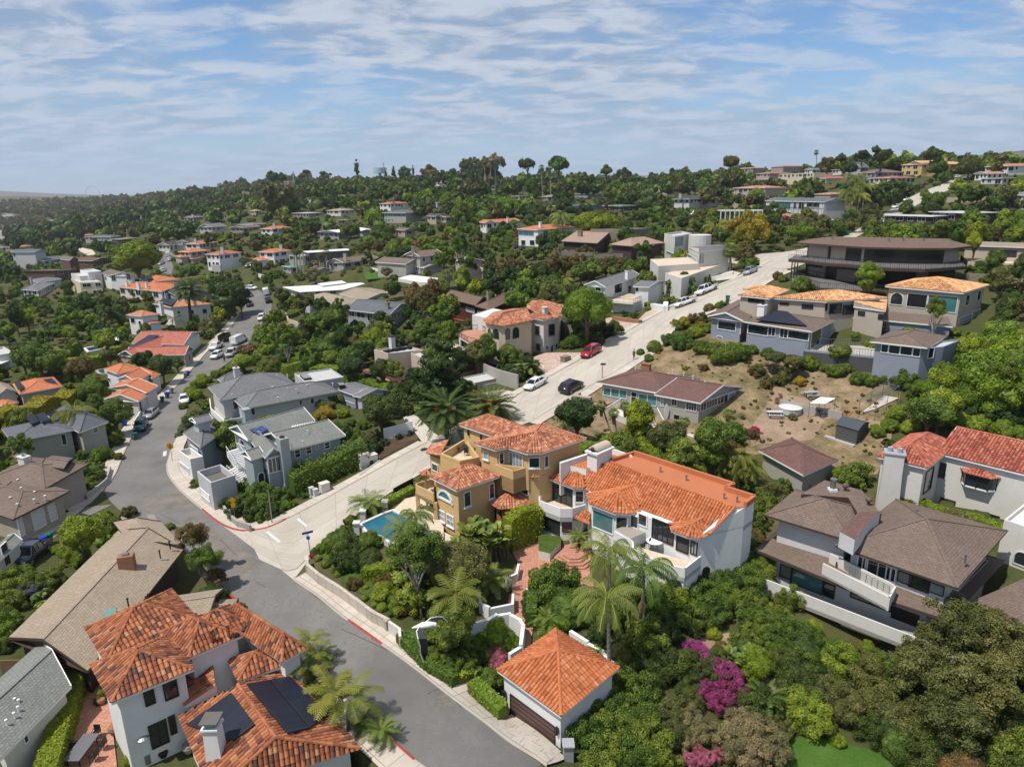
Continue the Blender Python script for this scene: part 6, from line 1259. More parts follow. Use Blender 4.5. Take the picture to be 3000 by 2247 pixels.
FH('tan_wall_house','pale house with white awning band and grey flat roof below the top right house','4:975,145 1030,150 1115,140',332,'slabflat',0,'palegrey','sh_brown',1,[B('4:900,181 980,186 1075,168',dz=-2.4,roof='gable',rise=.8,rm='sh_tan',wall='pinkwall')])
FH('small_red_far','small white house with dull red roof between the gold villa and the top right house','4:942,131 975,134 1015,125',3,'gable',1.0,'white',TQ,1)
FH('dark_porch_house','low dark house with pale flat roof behind clipped round bushes on the right','4:640,281 780,288 820,278',640,'slabflat',0,'darkwall','flatroof',1,[B('4:800,272 900,276 980,270',dz=.2,roof='slabflat',rise=0)],oh=.8)
FH('white_rail_house','white two storey house with balustrades and grey roof cut by the right edge','4:1048,208 1120,212 1190,200',545,'hip',1.2,'white','sh_green',2,[B('4:992,274 1100,278 1190,265',dz=-2.6,roof='flat',wall='ivory')])
FH('canopy_shed','low carport with thin teal roof beside the slim palms above the bend','2:188,562 220,566 260,550',2.6,'slabflat',0,'greige','cloth_pane',1)
for i,(s_,hh,w_,r_,rf,lb)in enumerate([('1:25,334 55,336 75,333',4,'white','slabflat','flat_white','tiny white flat building on the far left hillside'),('1:198,361 225,363 260,358',4,'white','slabflat','flat_white','tiny low white building left of centre on the far brown hillside'),('1:290,368 325,371 360,359',4,'mauve','hip','sh_pink','pinkish roofed house alone on the far left hillside'),('1:590,250 615,252 645,249',5,'mauve','hip',TQ,'pinkish block on the far mesa skyline'),('1:300,250 350,255 425,250',6,'mauve','hip',TQ,'long reddish roofed row at the left of the far mesa'),('1:520,254 550,257 590,253',6,'mauve','hip',TQ,'reddish roofed block in the middle of the far mesa'),('2:255,202 272,205 295,201',4,'white','hip','sh_grey','tiny white house high on the ridge left of centre'),('2:195,194 215,196 240,193',4,'mauve','hip','sh_red','small reddish brown house on the ridge left of centre'),('2:352,212 390,216 435,210',5,'mauve','hip',TR,'reddish house half buried in trees on the ridge'),('2:300,262 330,265 360,261',4,'ivory','slabflat','flatroof','pale flat house behind the bushy eucalyptus'),('2:50,320 70,322 95,319',3.5,'tan','hip','sh_tan','little tan house left of the bushy eucalyptus'),('2:840,282 855,285 875,280',4,'palegrey','flat','flatroof','small pale box house right of the round grey tree'),('2:948,226 965,229 1000,225',3.4,'bluegrey','hip',TQ,'small house with sandy roof and blue windows near the skyline'),('3:30,190 50,192 75,189',3.4,'palegrey','hip','sh_grey','small grey house behind tall palms near the skyline'),('3:422,198 450,201 500,190',3.6,'greywall','hip','sh_grey','grey roofed house left of the rose roofed villa near the skyline'),('4:320,118 345,120 370,116',3.6,'white','gable','sh_grey','small white gabled house behind the cream flat roofed villa'),('4:420,116 450,119 480,114',3.2,'ivory','slabflat','flatroof','low flat house left of the steep dark gable'),('3:1048,200 1080,205 1130,192',3.4,'darkwall','hip',TR,'house with orange red roof tucked in trees right of centre'),('3:275,258 300,261 350,256',3.2,'tan','hip','sh_tan','low tan house right of the dark cypress'),('2:1038,368 1065,374 1106,358',4.5,'white','gable',TB,'white gabled house with orange roof left edge of the orange trio')]):
 FH('distant_house',lb,s_,hh,r_,1.2,w_,rf,2 if hh>4.5 else 1,seed=i,maxn=4)
w=House('warehouse','wide white flat roofed building in the left valley before the brown hillside','building','1:125,406',868,None,False,'white warehouse');w.block(frect('1:-30,400 125,408 195,400',hypot(w.P.x,w.P.y),60),roof='flat',wall='white',mtop='flat_white',sq=.2);w.done()
# ================================================================== terraces, walls, steps, pools
def slabp(name,s,z,m,label,cat,thick=2.0,side='ivory',pad=True):
 p=pz(s,z);mb=MB();mb.prism([(a.x,a.y)for a in p],z-thick,z,side,mtop=m);mb.build(name,loc=p[0],label=label,cat=cat)
 if pad:FOOT.append(([(a.x,a.y)for a in p],z-.25));ROADW.append([a.xy for a in p])
 return p
def WL(s,h,label,m='white',th=.22,name='garden_wall',cat='wall',cap=True,dz=0.0,step=None,deep=1.2):
 P=[hit(p,h)for p in q(s)];mb=MB()
 for a,b in zip(P[:-1],P[1:]):
  d=(b-a);d.z=0;d.normalize();x=vc(-d.y,d.x,0)*th/2;a_,b_=a-d*th*.4,b+d*th*.4;n=max(1,int((b-a).length/step))if step else 1
  for i in range(n):
   p,r=a_.lerp(b_,i/n),a_.lerp(b_,(i+1)/n);zt=(max(p.z,r.z)if step else None);t0,t1=(zt,zt)if step else(p.z,r.z);zb=min(ground(p.x,p.y),ground(r.x,r.y))-deep
   vs=[X(p-x,zb),X(r-x,zb),X(r+x,zb),X(p+x,zb),X(p-x,t0),X(r-x,t1),X(r+x,t1),X(p+x,t0)];mb.mesh(vs,BX3,m)
 return mb.build(name,loc=X(P[0],P[0].z-h),label=label,cat=cat)
def steps(s,n,w,m,label,name='garden_steps',rise=None):
 a,b=[hit(p)for p in q(s)];d=b-a;x=vc(-d.y,d.x,0).normalized();mb=MB();L_=vc(d.x,d.y,0).length/n
 for i in range(n):p=a.lerp(b,(i+.5)/n);mb.box((p.x,p.y,p.z-.25),(w,L_*1.02,.8),m,atan2(x.y,x.x))
 mb.build(name,loc=a,label=label,cat='steps')
zp=hit(q('B:625,165')[0]).z+.1
slabp('patio','B:552,120 595,98 631,75 710,118 800,85 820,260 780,260 745,220 608,220 600,280 554,278 552,215 572,165',zp,'terracotta','terracotta paved patio in front of the white villa','patio',3)
mb=MB();o8=pz('B:674,156 728,188 790,186 820,165 820,95 725,108',zp)
for i in range(4):o_=inset(o8,.36*i);mb.prism([(a.x,a.y)for a in o_],zp-.1+.15*i,zp+.15*(i+1),'terracotta')
mk(mb,'entry_steps',o8[0],'wide angular terracotta entry steps below the white villa arch','steps')
mb=MB();pb=pz('B:638,65 639,125 676,134 712,98 712,80',zp+.9);mb.prism([(a.x,a.y)for a in pb],zp-.5,zp+.9,'ivory',mtop='groundcover');mk(mb,'planter',pb[0],'raised white planter of dark red leaves beside the terracotta steps','planter')
steps('B:578,272 575,312',6,2.0,'terracotta','straight terracotta steps leading down from the patio');drape('garden_path',T('B:475,318 560,310 595,320 618,350 580,352 545,328 515,330 470,350'),'terracotta',.16,.7,keep=True)
steps('B:590,345 608,372',4,1.5,'terracotta','short flight of terracotta steps bending below the white stepped wall');drape('garden_path',T('B:592,375 622,372 612,445 590,448'),'terracotta',.16,.7,keep=True);steps('B:598,448 580,468',3,1.3,'terracotta','lowest terracotta steps behind the orange roofed garage');drape('garden_path',T('B:375,545 425,530 440,555 415,570'),'terracotta',.2,.6,keep=True)
WL('B:574,168 568,198 536,212',1.0,'short curved white wall at the left edge of the patio');WL('B:445,240 450,292 478,312 555,300 556,265',1.1,'white wall round the palm bed left of the garden steps',step=1.2)
WL('B:400,368 465,365 468,352 502,334 545,329 580,350 589,368 582,435 548,458',1.6,'tall white stepped wall curving along the garden path',step=1.3,th=.3);WL('B:602,248 602,280 632,295',.9,'low white wall at the right of the garden steps')
WL('B:745,385 795,422 845,452 870,482 915,500',1.2,'long white stepped wall climbing behind the garage',step=1.5,th=.3);WL('B:280,55 320,100 380,130 430,165',1.2,'pale retaining wall between pool terrace and bird of paradise plants')
WL('A:992,142 995,168 1030,198 1065,220 1105,244 B:48,280 100,320 150,345',1.15,'tan retaining wall running beside the sidewalk from the street corner','walk',.3,'retaining_wall',deep=1.5);WL('B:156,354 188,376 190,400',1.2,'short pale wall stub between retaining wall and low hedge','ivory')
WL('E:215,665 235,695 270,725 319,738 320,742',.9,'low curved grey wall holding the street corner shrubs','greige',.25,'retaining_wall');WL('E:765,538 845,480'.replace('1530,1075 1690,960','1400,1120 1690,985 2040,800'),.25,'low concrete edging along the uphill sidewalk','conc',.2,'edging')
WL('E:861,352 918,338 976,322',1.9,'white board fence beside the narrow lane','trim',.12,'fence','fence');WL('E:976,322 950,312',1.9,'short return of the white board fence at the lane','trim',.12,'fence','fence')
WL('F:352,80 385,98 440,118 506,135',2.4,'tall streaked concrete wall beside the flat roofed garage','greige',.25);WL('A:0,480 175,474',1.9,'wooden board fence behind the lower left cottage','wood',.1,'fence','fence');WL('A:172,475 230,471',2.6,'grey horizontal board fence next to the lime hedge','slatwall',.1,'fence','fence')
WL('A:292,465 260,540 220,665 172,830',1.2,'thin black fence between the lime hedge and terracotta terrace','iron',.08,'fence','fence');WL('A:920,555 918,500'.replace('1840,1110 1835,1000','700,1560 760,1680'),.5,'low white planter wall by the terrace','white')
WL('D:545,320 568,280',1.4,'white garden wall between the silver car and the garage','ivory');WL('D:350,620 430,555 445,505',.8,'grey low wall along the left sidewalk','greige',.2,'garden_wall')
WL('8:570,165 655,142 660,140',1.0,'white planter wall below the slim palms','white',.4,'planter_wall');WL('7:885,335 950,345 995,350',.8,'rough brick planter below the white garage','brick',.8,'planter_wall');WL('8:315,280 368,288 370,272',1.3,'white block planter at the right of the open garage','white',1.0,'planter_wall')
WL('4:830,220 990,216 1065,222',2.2,'long beige wall panels below the pale house on the right hill','tan',.3);WL('4:900,492 1106,505',2.0,'stone retaining wall below the flat tan roofed neighbour','stone',.4,'retaining_wall')
WL('6:350,320 360,345 435,370',1.2,'pinkish wall behind the kidney shaped pool','pinkwall',.3);WL('6:232,150 270,160',1.6,'white wall on the lawn above the street bend','white');WL('6:722,125 840,140 845,145',1.0,'white terrace wall before the glazed gabled house','white')
WL('E:900,595 930,578 980,552',1.1,'black iron fence uphill of the pool','iron',.03,'fence','fence')
tz=hit(q('A:280,675')[0]);drape('terrace',T('A:300,500 325,510 360,620 365,700 380,830 185,850 215,700 270,540'),'terracotta',.12,.8,keep=True)
def pool(s,z,label,rim='ivory',water='water',wide=.35,name='swimming_pool',wallh=0):
 p=pz(s,z);c=sum(p,V3())/len(p);t_=empty(name,(c.x,c.y,z),label,'pool');o_=inset(p,-wide);mb=MB();n=len(p)
 for i in range(n):
  a,b,a2,b2=p[i],p[(i+1)%n],o_[i],o_[(i+1)%n];mb.poly([X(a,z+.08),X(b,z+.08),X(b2,z+.08),X(a2,z+.08)][::1],rim);mb.poly([X(a2,z-wallh-.4),X(b2,z-wallh-.4),X(b2,z+.08),X(a2,z+.08)],rim);mb.poly([X(a,z-.4),X(b,z-.4),X(b,z+.08),X(a,z+.08)],rim)
 mb.build('rim',t_);m2=MB();m2.poly([X(a,z-.06)for a in(p if(p[1]-p[0]).cross(p[2]-p[1]).z>0 else p[::-1])],water);m2.build('water',t_);FOOT.append(([(a.x,a.y)for a in p],z-.4));ROADW.append([a.xy for a in o_])
zz=hit(q('E:850,750')[0]).z+.6
pool('E:774,740 865,698 900,686 1005,740 1032,780 950,820 895,812 850,785 800,772',zz,'blue swimming pool with pale rim left of the yellow villa',wallh=1.8)
slabp('pool_terrace','E:895,685 950,635 995,625 1055,665 1104,750 1104,820 1035,785 1005,738',zz+.02,'plaza','tan paved terrace between the pool and the yellow villa','terrace',1.5)
slabp('pool_terrace','B:274,75 305,48 400,100 320,112',zz-.25,'plaza','lower tan terrace at the foot of the yellow villa corner','terrace',1.2)
mb=MB()
for s_ in('E:755,770','E:780,720','E:868,682'):
 P=on_z(q(s_)[0],zz-.4);m2=MB();m2.box((P.x,P.y,zz),(.55,.55,1.3),'ivory');m2.box((P.x,P.y,zz+.7),(.75,.75,.15),'ivory');m2.build('pool_pillar',loc=(P.x,P.y,zz-.6),label={'E:755,770':'lowest cream pillar at the left corner of the blue pool','E:780,720':'middle cream pillar along the upper pool edge','E:868,682':'cream pillar at the uphill corner of the blue pool'}[s_],cat='pillar')
zk=hit(q('6:370,385')[0]).z+.3;pool('6:320,378 345,370 390,371 430,382 425,391 370,394 330,390',zk,'kidney shaped turquoise pool with pinkish deck right of the street','terracotta','water',1.6);zk=hit(q('5:410,400')[0]).z+.3;pool('5:370,398 415,390 452,388 445,400 385,412',zk,'small dark pool between clipped hedges on the left slope','white','water_dark',.5)
zk=hit(q('D:410,120')[0]).z+.3;pool('D:395,118 420,111 425,130 410,131',zk,'tiny turquoise pool beside the stepped orange roof house','tan','water',.5);slabp('terrace','2:688,612 740,598 860,612 850,632 780,629',hit(q('2:750,620')[0]).z+.6,'flat_white','white terrace before the glazed gabled house','terrace',2)
# ================================================================== plants
def C3(*a):return a
leaf_m('leaf_mid',(.022,.042,.008),(.05,.085,.016),(.10,.15,.03));leaf_m('leaf_dark',(.010,.022,.007),(.024,.045,.012),(.05,.08,.022))
leaf_m('leaf_lime',(.045,.075,.008),(.085,.13,.013),(.14,.19,.026),.35);leaf_m('leaf_olive',(.026,.035,.012),(.058,.07,.026),(.10,.115,.05))
leaf_m('leaf_gold',(.07,.075,.012),(.15,.13,.015),(.25,.2,.03));leaf_m('leaf_rust',(.035,.036,.014),(.07,.058,.024),(.115,.085,.038));leaf_m('leaf_grey',(.06,.058,.038),(.11,.105,.07),(.17,.16,.11))
leaf_m('leaf_fern',(.035,.07,.008),(.08,.13,.014),(.15,.2,.03),.4);leaf_m('leaf_hedge',(.05,.09,.012),(.09,.14,.02),(.15,.2,.035));leaf_m('leaf_blue',(.03,.05,.035),(.06,.09,.065),(.1,.14,.1))
leaf_m('leaf_magenta',(.06,.05,.04),(.13,.02,.12),(.24,.05,.22));leaf_m('leaf_red',(.09,.006,.02),(.19,.01,.03),(.26,.03,.06));leaf_m('leaf_pink',(.03,.05,.02),(.19,.05,.12),(.28,.11,.2))
leaf_m('leaf_lilac',(.03,.04,.03),(.06,.06,.13),(.1,.1,.24));leaf_m('leaf_palm',(.03,.055,.015),(.065,.1,.028),(.12,.17,.05));leaf_m('leaf_palmdark',(.022,.04,.014),(.045,.068,.024),(.08,.11,.04));leaf_m('leaf_palmyel',(.04,.058,.012),(.08,.10,.02),(.13,.145,.035))
plain('bark',(.16,.12,.085),.9,.3,3);plain('bark_pale',(.34,.31,.26),.9,.2,3);plain('bark_dark',(.07,.05,.035),.9,.3,3);plain('orange_fruit',(.6,.26,.03),.7,.2,3,streak=False);plain('thatch',(.30,.2,.09),.9,.25,3)
IV=None
def ico(sub=0):
 t=(1+5**.5)/2;v=[(-1,t,0),(1,t,0),(-1,-t,0),(1,-t,0),(0,-1,t),(0,1,t),(0,-1,-t),(0,1,-t),(t,0,-1),(t,0,1),(-t,0,-1),(-t,0,1)]
 v=[np.array(x)/np.linalg.norm(x)for x in v];f=[(0,11,5),(0,5,1),(0,1,7),(0,7,10),(0,10,11),(1,5,9),(5,11,4),(11,10,2),(10,7,6),(7,1,8),(3,9,4),(3,4,2),(3,2,6),(3,6,8),(3,8,9),(4,9,5),(2,4,11),(6,2,10),(8,6,7),(9,8,1)]
 for _ in range(sub):
  c={};nf=[]
  def mid(a,b):
   k=(min(a,b),max(a,b))
   if k not in c:m=v[a]+v[b];v.append(m/np.linalg.norm(m));c[k]=len(v)-1
   return c[k]
  for a,b,d in f:x,y,z=mid(a,b),mid(b,d),mid(d,a);nf+=[(a,x,z),(b,y,x),(d,z,y),(x,y,z)]
  f=nf
 return np.array(v),np.array(f)
ICO=[ico(0),ico(1),ico(2)]
def leaves(rs,P,N,size,asp=1.7,tilt=.55):
 n=len(P);N=N+rs.normal(0,tilt,(n,3));N/=np.linalg.norm(N,axis=1)[:,None]+1e-9
 t=rs.normal(0,1,(n,3));t-=(t*N).sum(1)[:,None]*N;t/=np.linalg.norm(t,axis=1)[:,None]+1e-9;b=np.cross(N,t)
 s=(size*rs.uniform(.6,1.3,n))[:,None];t=t*s*asp/2;b=b*s/2
 return np.stack([P-t,P-t*.1+b,P+t,P+t*.1-b],1).reshape(-1,3)
def crown_arrays(seed,kind,lod):
 rs=np.random.RandomState(seed);nleaf={0:13000,1:6500,2:1700,3:170}[lod];size={0:.042,1:.058,2:.11,3:.32}[lod];K={0:60,1:40,2:20,3:6}[lod]
 sq=np.array({'round':(1,1,.82),'dome':(1,1,.62),'tall':(.72,.72,1.35),'umb':(1,1,.34),'shrub':(1,1,.75),'ball':(1,1,.9),'wild':(1,1,.8),'airy':(1,1,1.0),'cone':(.5,.5,1.5),'column':(.33,.33,1.7),'cedar':(1,1,1.1)}[kind],float)
 d=rs.normal(0,1,(K,3));d/=np.linalg.norm(d,axis=1)[:,None];d[:,2]=np.where(d[:,2]<-.35,-d[:,2],d[:,2])
 rad=rs.uniform(.45,.78,K);cr=rs.uniform(.2,.36,K)*(1.2 if K<16 else 1)
 if kind=='ball':rad=np.full(K,.62);cr=np.full(K,.4)
 if kind in('wild','airy'):rad=rs.uniform(.3,.95,K);cr=rs.uniform(.13,.3,K)*(1.35 if K<16 else 1)
 C=d*rad[:,None]*sq
 if kind in('cone','column'):
  z=rs.uniform(-1,1,K);w=(1-(z+1)/2)**.8 if kind=='cone' else np.sqrt(np.maximum(1-z*z,.05));a=rs.uniform(0,6.28,K);C=np.stack([np.cos(a)*w*sq[0]*.75,np.sin(a)*w*sq[1]*.75,z*sq[2]*.9],1);cr=(.1+.22*w)*(sq[0]+.35)
 if kind=='cedar':
  z=rs.uniform(-.9,1,K);w=np.clip(1.1-(z+.9)/2.1,.15,1);a=rs.uniform(0,6.28,K);rr=np.sqrt(rs.uniform(.05,1,K))*w;C=np.stack([np.cos(a)*rr*.85,np.sin(a)*rr*.85,z],1);cr=rs.uniform(.2,.36,K)
 csq=np.array((1,1,.42))if kind=='cedar' else(np.array((1,1,.7))if kind=='umb' else np.ones(3))
 own=rs.choice(K,nleaf,p=cr**2/(cr**2).sum());ld=rs.normal(0,1,(nleaf,3));ld/=np.linalg.norm(ld,axis=1)[:,None]
 out=C[own]/(np.linalg.norm(C[own],axis=1)[:,None]+.2);ld=ld+out*.5+np.array((0,0,.35));ld/=np.linalg.norm(ld,axis=1)[:,None]
 P=C[own]+ld*(cr[own]*rs.uniform(.78,1.16,nleaf))[:,None]*csq;ct=rs.uniform(.15,.8,K);tint=np.clip(ct[own]+rs.normal(0,.16,nleaf),0,1)
 V=leaves(rs,P,ld,size*(.8 if kind=='ball' else 1));F4=np.arange(nleaf*4).reshape(-1,4)
 vs,fs,tt=[],[],[];k0=0;iv,jf=ICO[1 if lod<2 else 0];core=.86 if kind not in('wild','airy')else .55
 for i in range(K):
  nz=1+rs.uniform(-.16,.16,len(iv));vs.append(C[i]+iv*(cr[i]*core*nz)[:,None]*csq);fs.append(jf+k0);k0+=len(iv);tt.append(np.clip(ct[i]-.08+rs.normal(0,.08,len(jf)),0,1))
 if kind not in('wild','airy','cedar'):
  iv,jf=ICO[1];nz=1+rs.uniform(-.1,.1,len(iv));g=.66*sq
  if kind in('cone','column'):g=np.array((.2,.2,1.0))*(1 if kind=='cone' else 1.3)
  vs.append(iv*nz[:,None]*g);fs.append(jf+k0);k0+=len(iv);tt.append(np.full(len(jf),.35))
 return np.vstack([V]+vs),F4,np.vstack(fs)+len(V),np.concatenate([tint]+tt)
def arr_mesh(name,V,F4,F3,tint,mat):
 loops=np.concatenate([F4.ravel(),F3.ravel()]);tot=np.concatenate([np.full(len(F4),4),np.full(len(F3),3)]);st=np.concatenate([[0],np.cumsum(tot)[:-1]])
 return raw_mesh(name,V,loops,st,tot,[mat],None,None,tint)
MC={}
def crown(kind,seed,lod):
 k=(kind,seed,lod)
 if k not in MC:V,a,b,t=crown_arrays(seed*7+len(kind),kind,lod);MC[k]=arr_mesh('crown',V,a,b,t,'leaf_mid')
 return MC[k]
def trunkm(kind,seed):
 k=('t',kind,seed)
 if k not in MC:
  rg_=random.Random(seed);mb=MB();h={'airy':2.6,'umb':2.2,'cone':2.6}.get(kind,1.7);mb.tube([(0,0,-.6),(0,0,.0),(.03,.02,h*.35),(-.02,.04,h*.7)],[.14,.1,.075,.05],'bark',7)
  for i in range(5):
   a=i*1.26+rg_.random();r_=rg_.uniform(.4,.62);mb.tube([(.02,.02,h*rg_.uniform(.25,.42)),(cos(a)*r_*.5,sin(a)*r_*.5,h*.62),(cos(a)*r_,sin(a)*r_,h*rg_.uniform(.75,.95))],[.05,.035,.015],'bark',5,cap=False)
  o=mb.build('trunk',loc=(0,0,0));MC[k]=o.data;bpy.data.objects.remove(o)
 return MC[k]
def setmat(o,m):
 if o.data.materials and o.data.materials[0].name!=m:o.material_slots[0].link='OBJECT';o.material_slots[0].material=MATS[m]
KW=dict(leaf_mid='green',leaf_dark='dark green',leaf_lime='lime green',leaf_olive='grey olive',leaf_gold='golden yellow',leaf_rust='rusty brown',leaf_grey='silvery grey',leaf_fern='feathery bright green',leaf_hedge='fresh green',leaf_blue='blue green',leaf_magenta='magenta flowering',leaf_red='crimson flowering',leaf_pink='pink flowering',leaf_lilac='lilac flowering',leaf_palm='green',leaf_palmdark='dark green',leaf_palmyel='yellow green')
PLANTS=[]
LODD=lambda d:0 if d<70 else 1 if d<150 else 2 if d<420 else 3
NAMES={'round':('broadleaf_tree','rounded %s tree','tree'),'dome':('broadleaf_tree','domed %s tree','tree'),'tall':('upright_tree','upright %s tree','tree'),'umb':('umbrella_pine','flat topped %s pine','tree'),'airy':('eucalyptus_tree','open wispy %s tree','tree'),'wild':('wild_bush','loose %s bush','bush'),'shrub':('garden_shrub','%s garden shrub','shrub'),'ball':('clipped_shrub','clipped round %s shrub','shrub'),'cone':('conifer_tree','pointed %s conifer','tree'),'column':('cypress_tree','narrow %s cypress','tree'),'cedar':('cedar_tree','tiered %s cedar','tree')}
def plant(kind,mat,P,r,hs=1.0,label=None,seed=None,group=None,lod=None):
 d=(P-CAM).dot(FWD);lod=max(0,LODD(d)-(r>4.4))if lod is None else lod;seed=rng.randrange(3)if seed is None else seed;nmn,ph,cat=NAMES[kind];shr=kind in('shrub','ball','wild')
 rz=rng.random()*6.28;th={'airy':2.6,'umb':2.2,'cone':1.65,'column':1.75,'cedar':1.15,'tall':1.75}.get(kind,1.45)*hs*(.66 if d>300 else 1)
 if shr:
  o=bpy.data.objects.new(nmn,crown(kind,seed,lod));link(o);o.location=P+vc(0,0,r*.42*hs);o.scale=(r,r,r*hs);o.rotation_euler.z=rz;setmat(o,mat);root=o
 else:
  root=empty(nmn,P,rz=rz);t=bpy.data.objects.new('trunk',trunkm(kind,seed));link(t,root);t.scale=(r,r,r*hs)
  if mat=='leaf_olive' or kind=='airy':setmat(t,'bark_pale')
  c=bpy.data.objects.new('crown',crown(kind,seed,lod));link(c,root);c.location=(0,0,th*r);c.scale=(r,r,r*hs);setmat(c,mat)
 tag(root,label,cat,group)
 if not label:PLANTS.append([root,(ph%KW[mat]),P,r,cat])
 return root
HCF={'airy':2.6,'umb':2.2,'cone':1.65,'column':1.75,'cedar':1.15,'tall':1.75,'shrub':.42,'ball':.42,'wild':.42}
def put(kind,mat,s,hs=1.0,label=None,seed=None,group=None,low=None):
 v,rest=s.split(':');z=VW[v]
 for w in rest.split():
  a,b,r_=map(float,w.split(','));p=(z[0]+a/z[2],z[1]+b/z[2]);rp=r_/z[2]*(1.22 if kind=='wild' else 1);P=hit(p,2)
  cap={'4':430,'3':600,'2':800}.get(v,900)
  for _ in range(5):
   dd=hypot(P.x,P.y);P=CAM+(P-CAM)*min(1,cap/dd);r=min(rp*(P-CAM).dot(FWD)/F,16);P=hit(p,min(HCF.get(kind,1.45)*hs*r if low is None else low*r,20 if r>9 else 12))
  fk=HCF.get(kind,1.45)*hs*r*(.66 if(P-CAM).dot(FWD)>300 else 1)
  dd=hypot(P.x,P.y)
  P=CAM+(P-CAM)*min(1,cap/dd)
  foot=vc(P.x,P.y,ground(P.x,P.y))
  if low is not None:foot.z=P.z-fk
  elif dd>cap:foot.z=max(foot.z,P.z-fk)
  plant(kind,mat,foot,r,hs,label,seed,group)
  # ---- palms
def palm_mesh(kind,seed):
 k=('p',kind,seed)
 if k in MC:return MC[k]
 rs=np.random.RandomState(seed+3);n_f,L_,lw,ll,upr,dr,mat,nl,hang={'date':(70,1.0,.045,.17,(-.6,1.45),(.9,1.3),'leaf_palmdark',24,.15),'queen':(20,1.0,.06,.26,(-.2,1.3),(1.6,2.3),'leaf_palm',20,.75),'king':(12,1.0,.085,.30,(.0,1.2),(1.1,1.6),'leaf_palmyel',16,.25),'fan':(34,.8,.1,.3,(-1.1,1.3),(.3,.6),'leaf_palmdark',3,.0),'cycad':(26,1.0,.06,.2,(-.1,1.2),(.9,1.5),'leaf_palm',16,.1)}[kind]
 V,Fq,T_=[],[],[]
 def quad(a,b,c,d,t):k0=len(V);V.extend([a,b,c,d]);Fq.append((k0,k0+1,k0+2,k0+3));T_.append(t)
 for i in range(n_f):
  az=i*2.399+rs.uniform(-.2,.2);u=i/n_f;up=upr[0]+(upr[1]-upr[0])*(1-u)**.8+rs.uniform(-.1,.1);droop=rs.uniform(*dr)*(1 if up>.2 else .6);ca,sa=cos(az),sin(az);L2=L_*rs.uniform(.85,1.05);base_t=rs.uniform(.25,.75)-(.12 if up<0 else 0)
  pts=[];x,z,a=.02,0,up
  for j in range(nl+1):pts.append((x,z,a));a-=droop/nl;x+=cos(a)*L2/nl;z+=sin(a)*L2/nl
  W=lambda x,y,z:np.array((x*ca-y*sa,x*sa+y*ca,z))
  if kind=='fan':
   x0,z0,a0=pts[1];c=W(x0,0,z0);
   for m in range(9):
    b=-1.1+2.2*m/8;e=.34*rs.uniform(.85,1.1);dx,dy=cos(b),sin(b);tip=W(x0+dx*e*cos(a0),dy*e,z0+dx*e*sin(a0)-.05-.06*abs(b));s1=W(x0+.15*cos(a0)*cos(b-.14),.15*sin(b-.14)*1.6,z0+.15*sin(a0));s2=W(x0+.15*cos(a0)*cos(b+.14),.15*sin(b+.14)*1.6,z0+.15*sin(a0));quad(c,s1,tip,s2,base_t)
   quad(W(0,-.008,0),W(x0,-.006,z0),W(x0,.006,z0),W(0,.008,0),.3);continue
  for j in range(nl):
   x0,z0,a0=pts[j];x1,z1,_=pts[j+1];quad(W(x0,-.008,z0),W(x1,-.007,z1),W(x1,.007,z1),W(x0,.008,z0),.75)
   if j<2:continue
   t=j/nl;l=ll*(sin(pi*min(t*.85+.12,1))**.6)*rs.uniform(.85,1.1);wd=lw*.5
   for sd in(-1,1):
    fw_=.45;dx=l*fw_*cos(a0);dyy=sd*l*.85*(1-hang*.55);dz=l*(fw_*sin(a0)-hang*.9+rs.uniform(-.08,.08));m0=W(x0,0,z0);m1=W(x1,0,z1);tip=W(x0+dx,dyy,z0+dz+(.12*l if hang<.2 else 0));tip2=W(x0+dx+wd*.5,dyy,z0+dz)
    quad(m0,tip,tip2,m0+(m1-m0)*.75,float(np.clip(base_t+rs.uniform(-.12,.12),0,1)))
 me=arr_mesh('fronds',np.array(V),np.array(Fq),np.zeros((0,3),int),np.array(T_),mat);MC[k]=me;return me
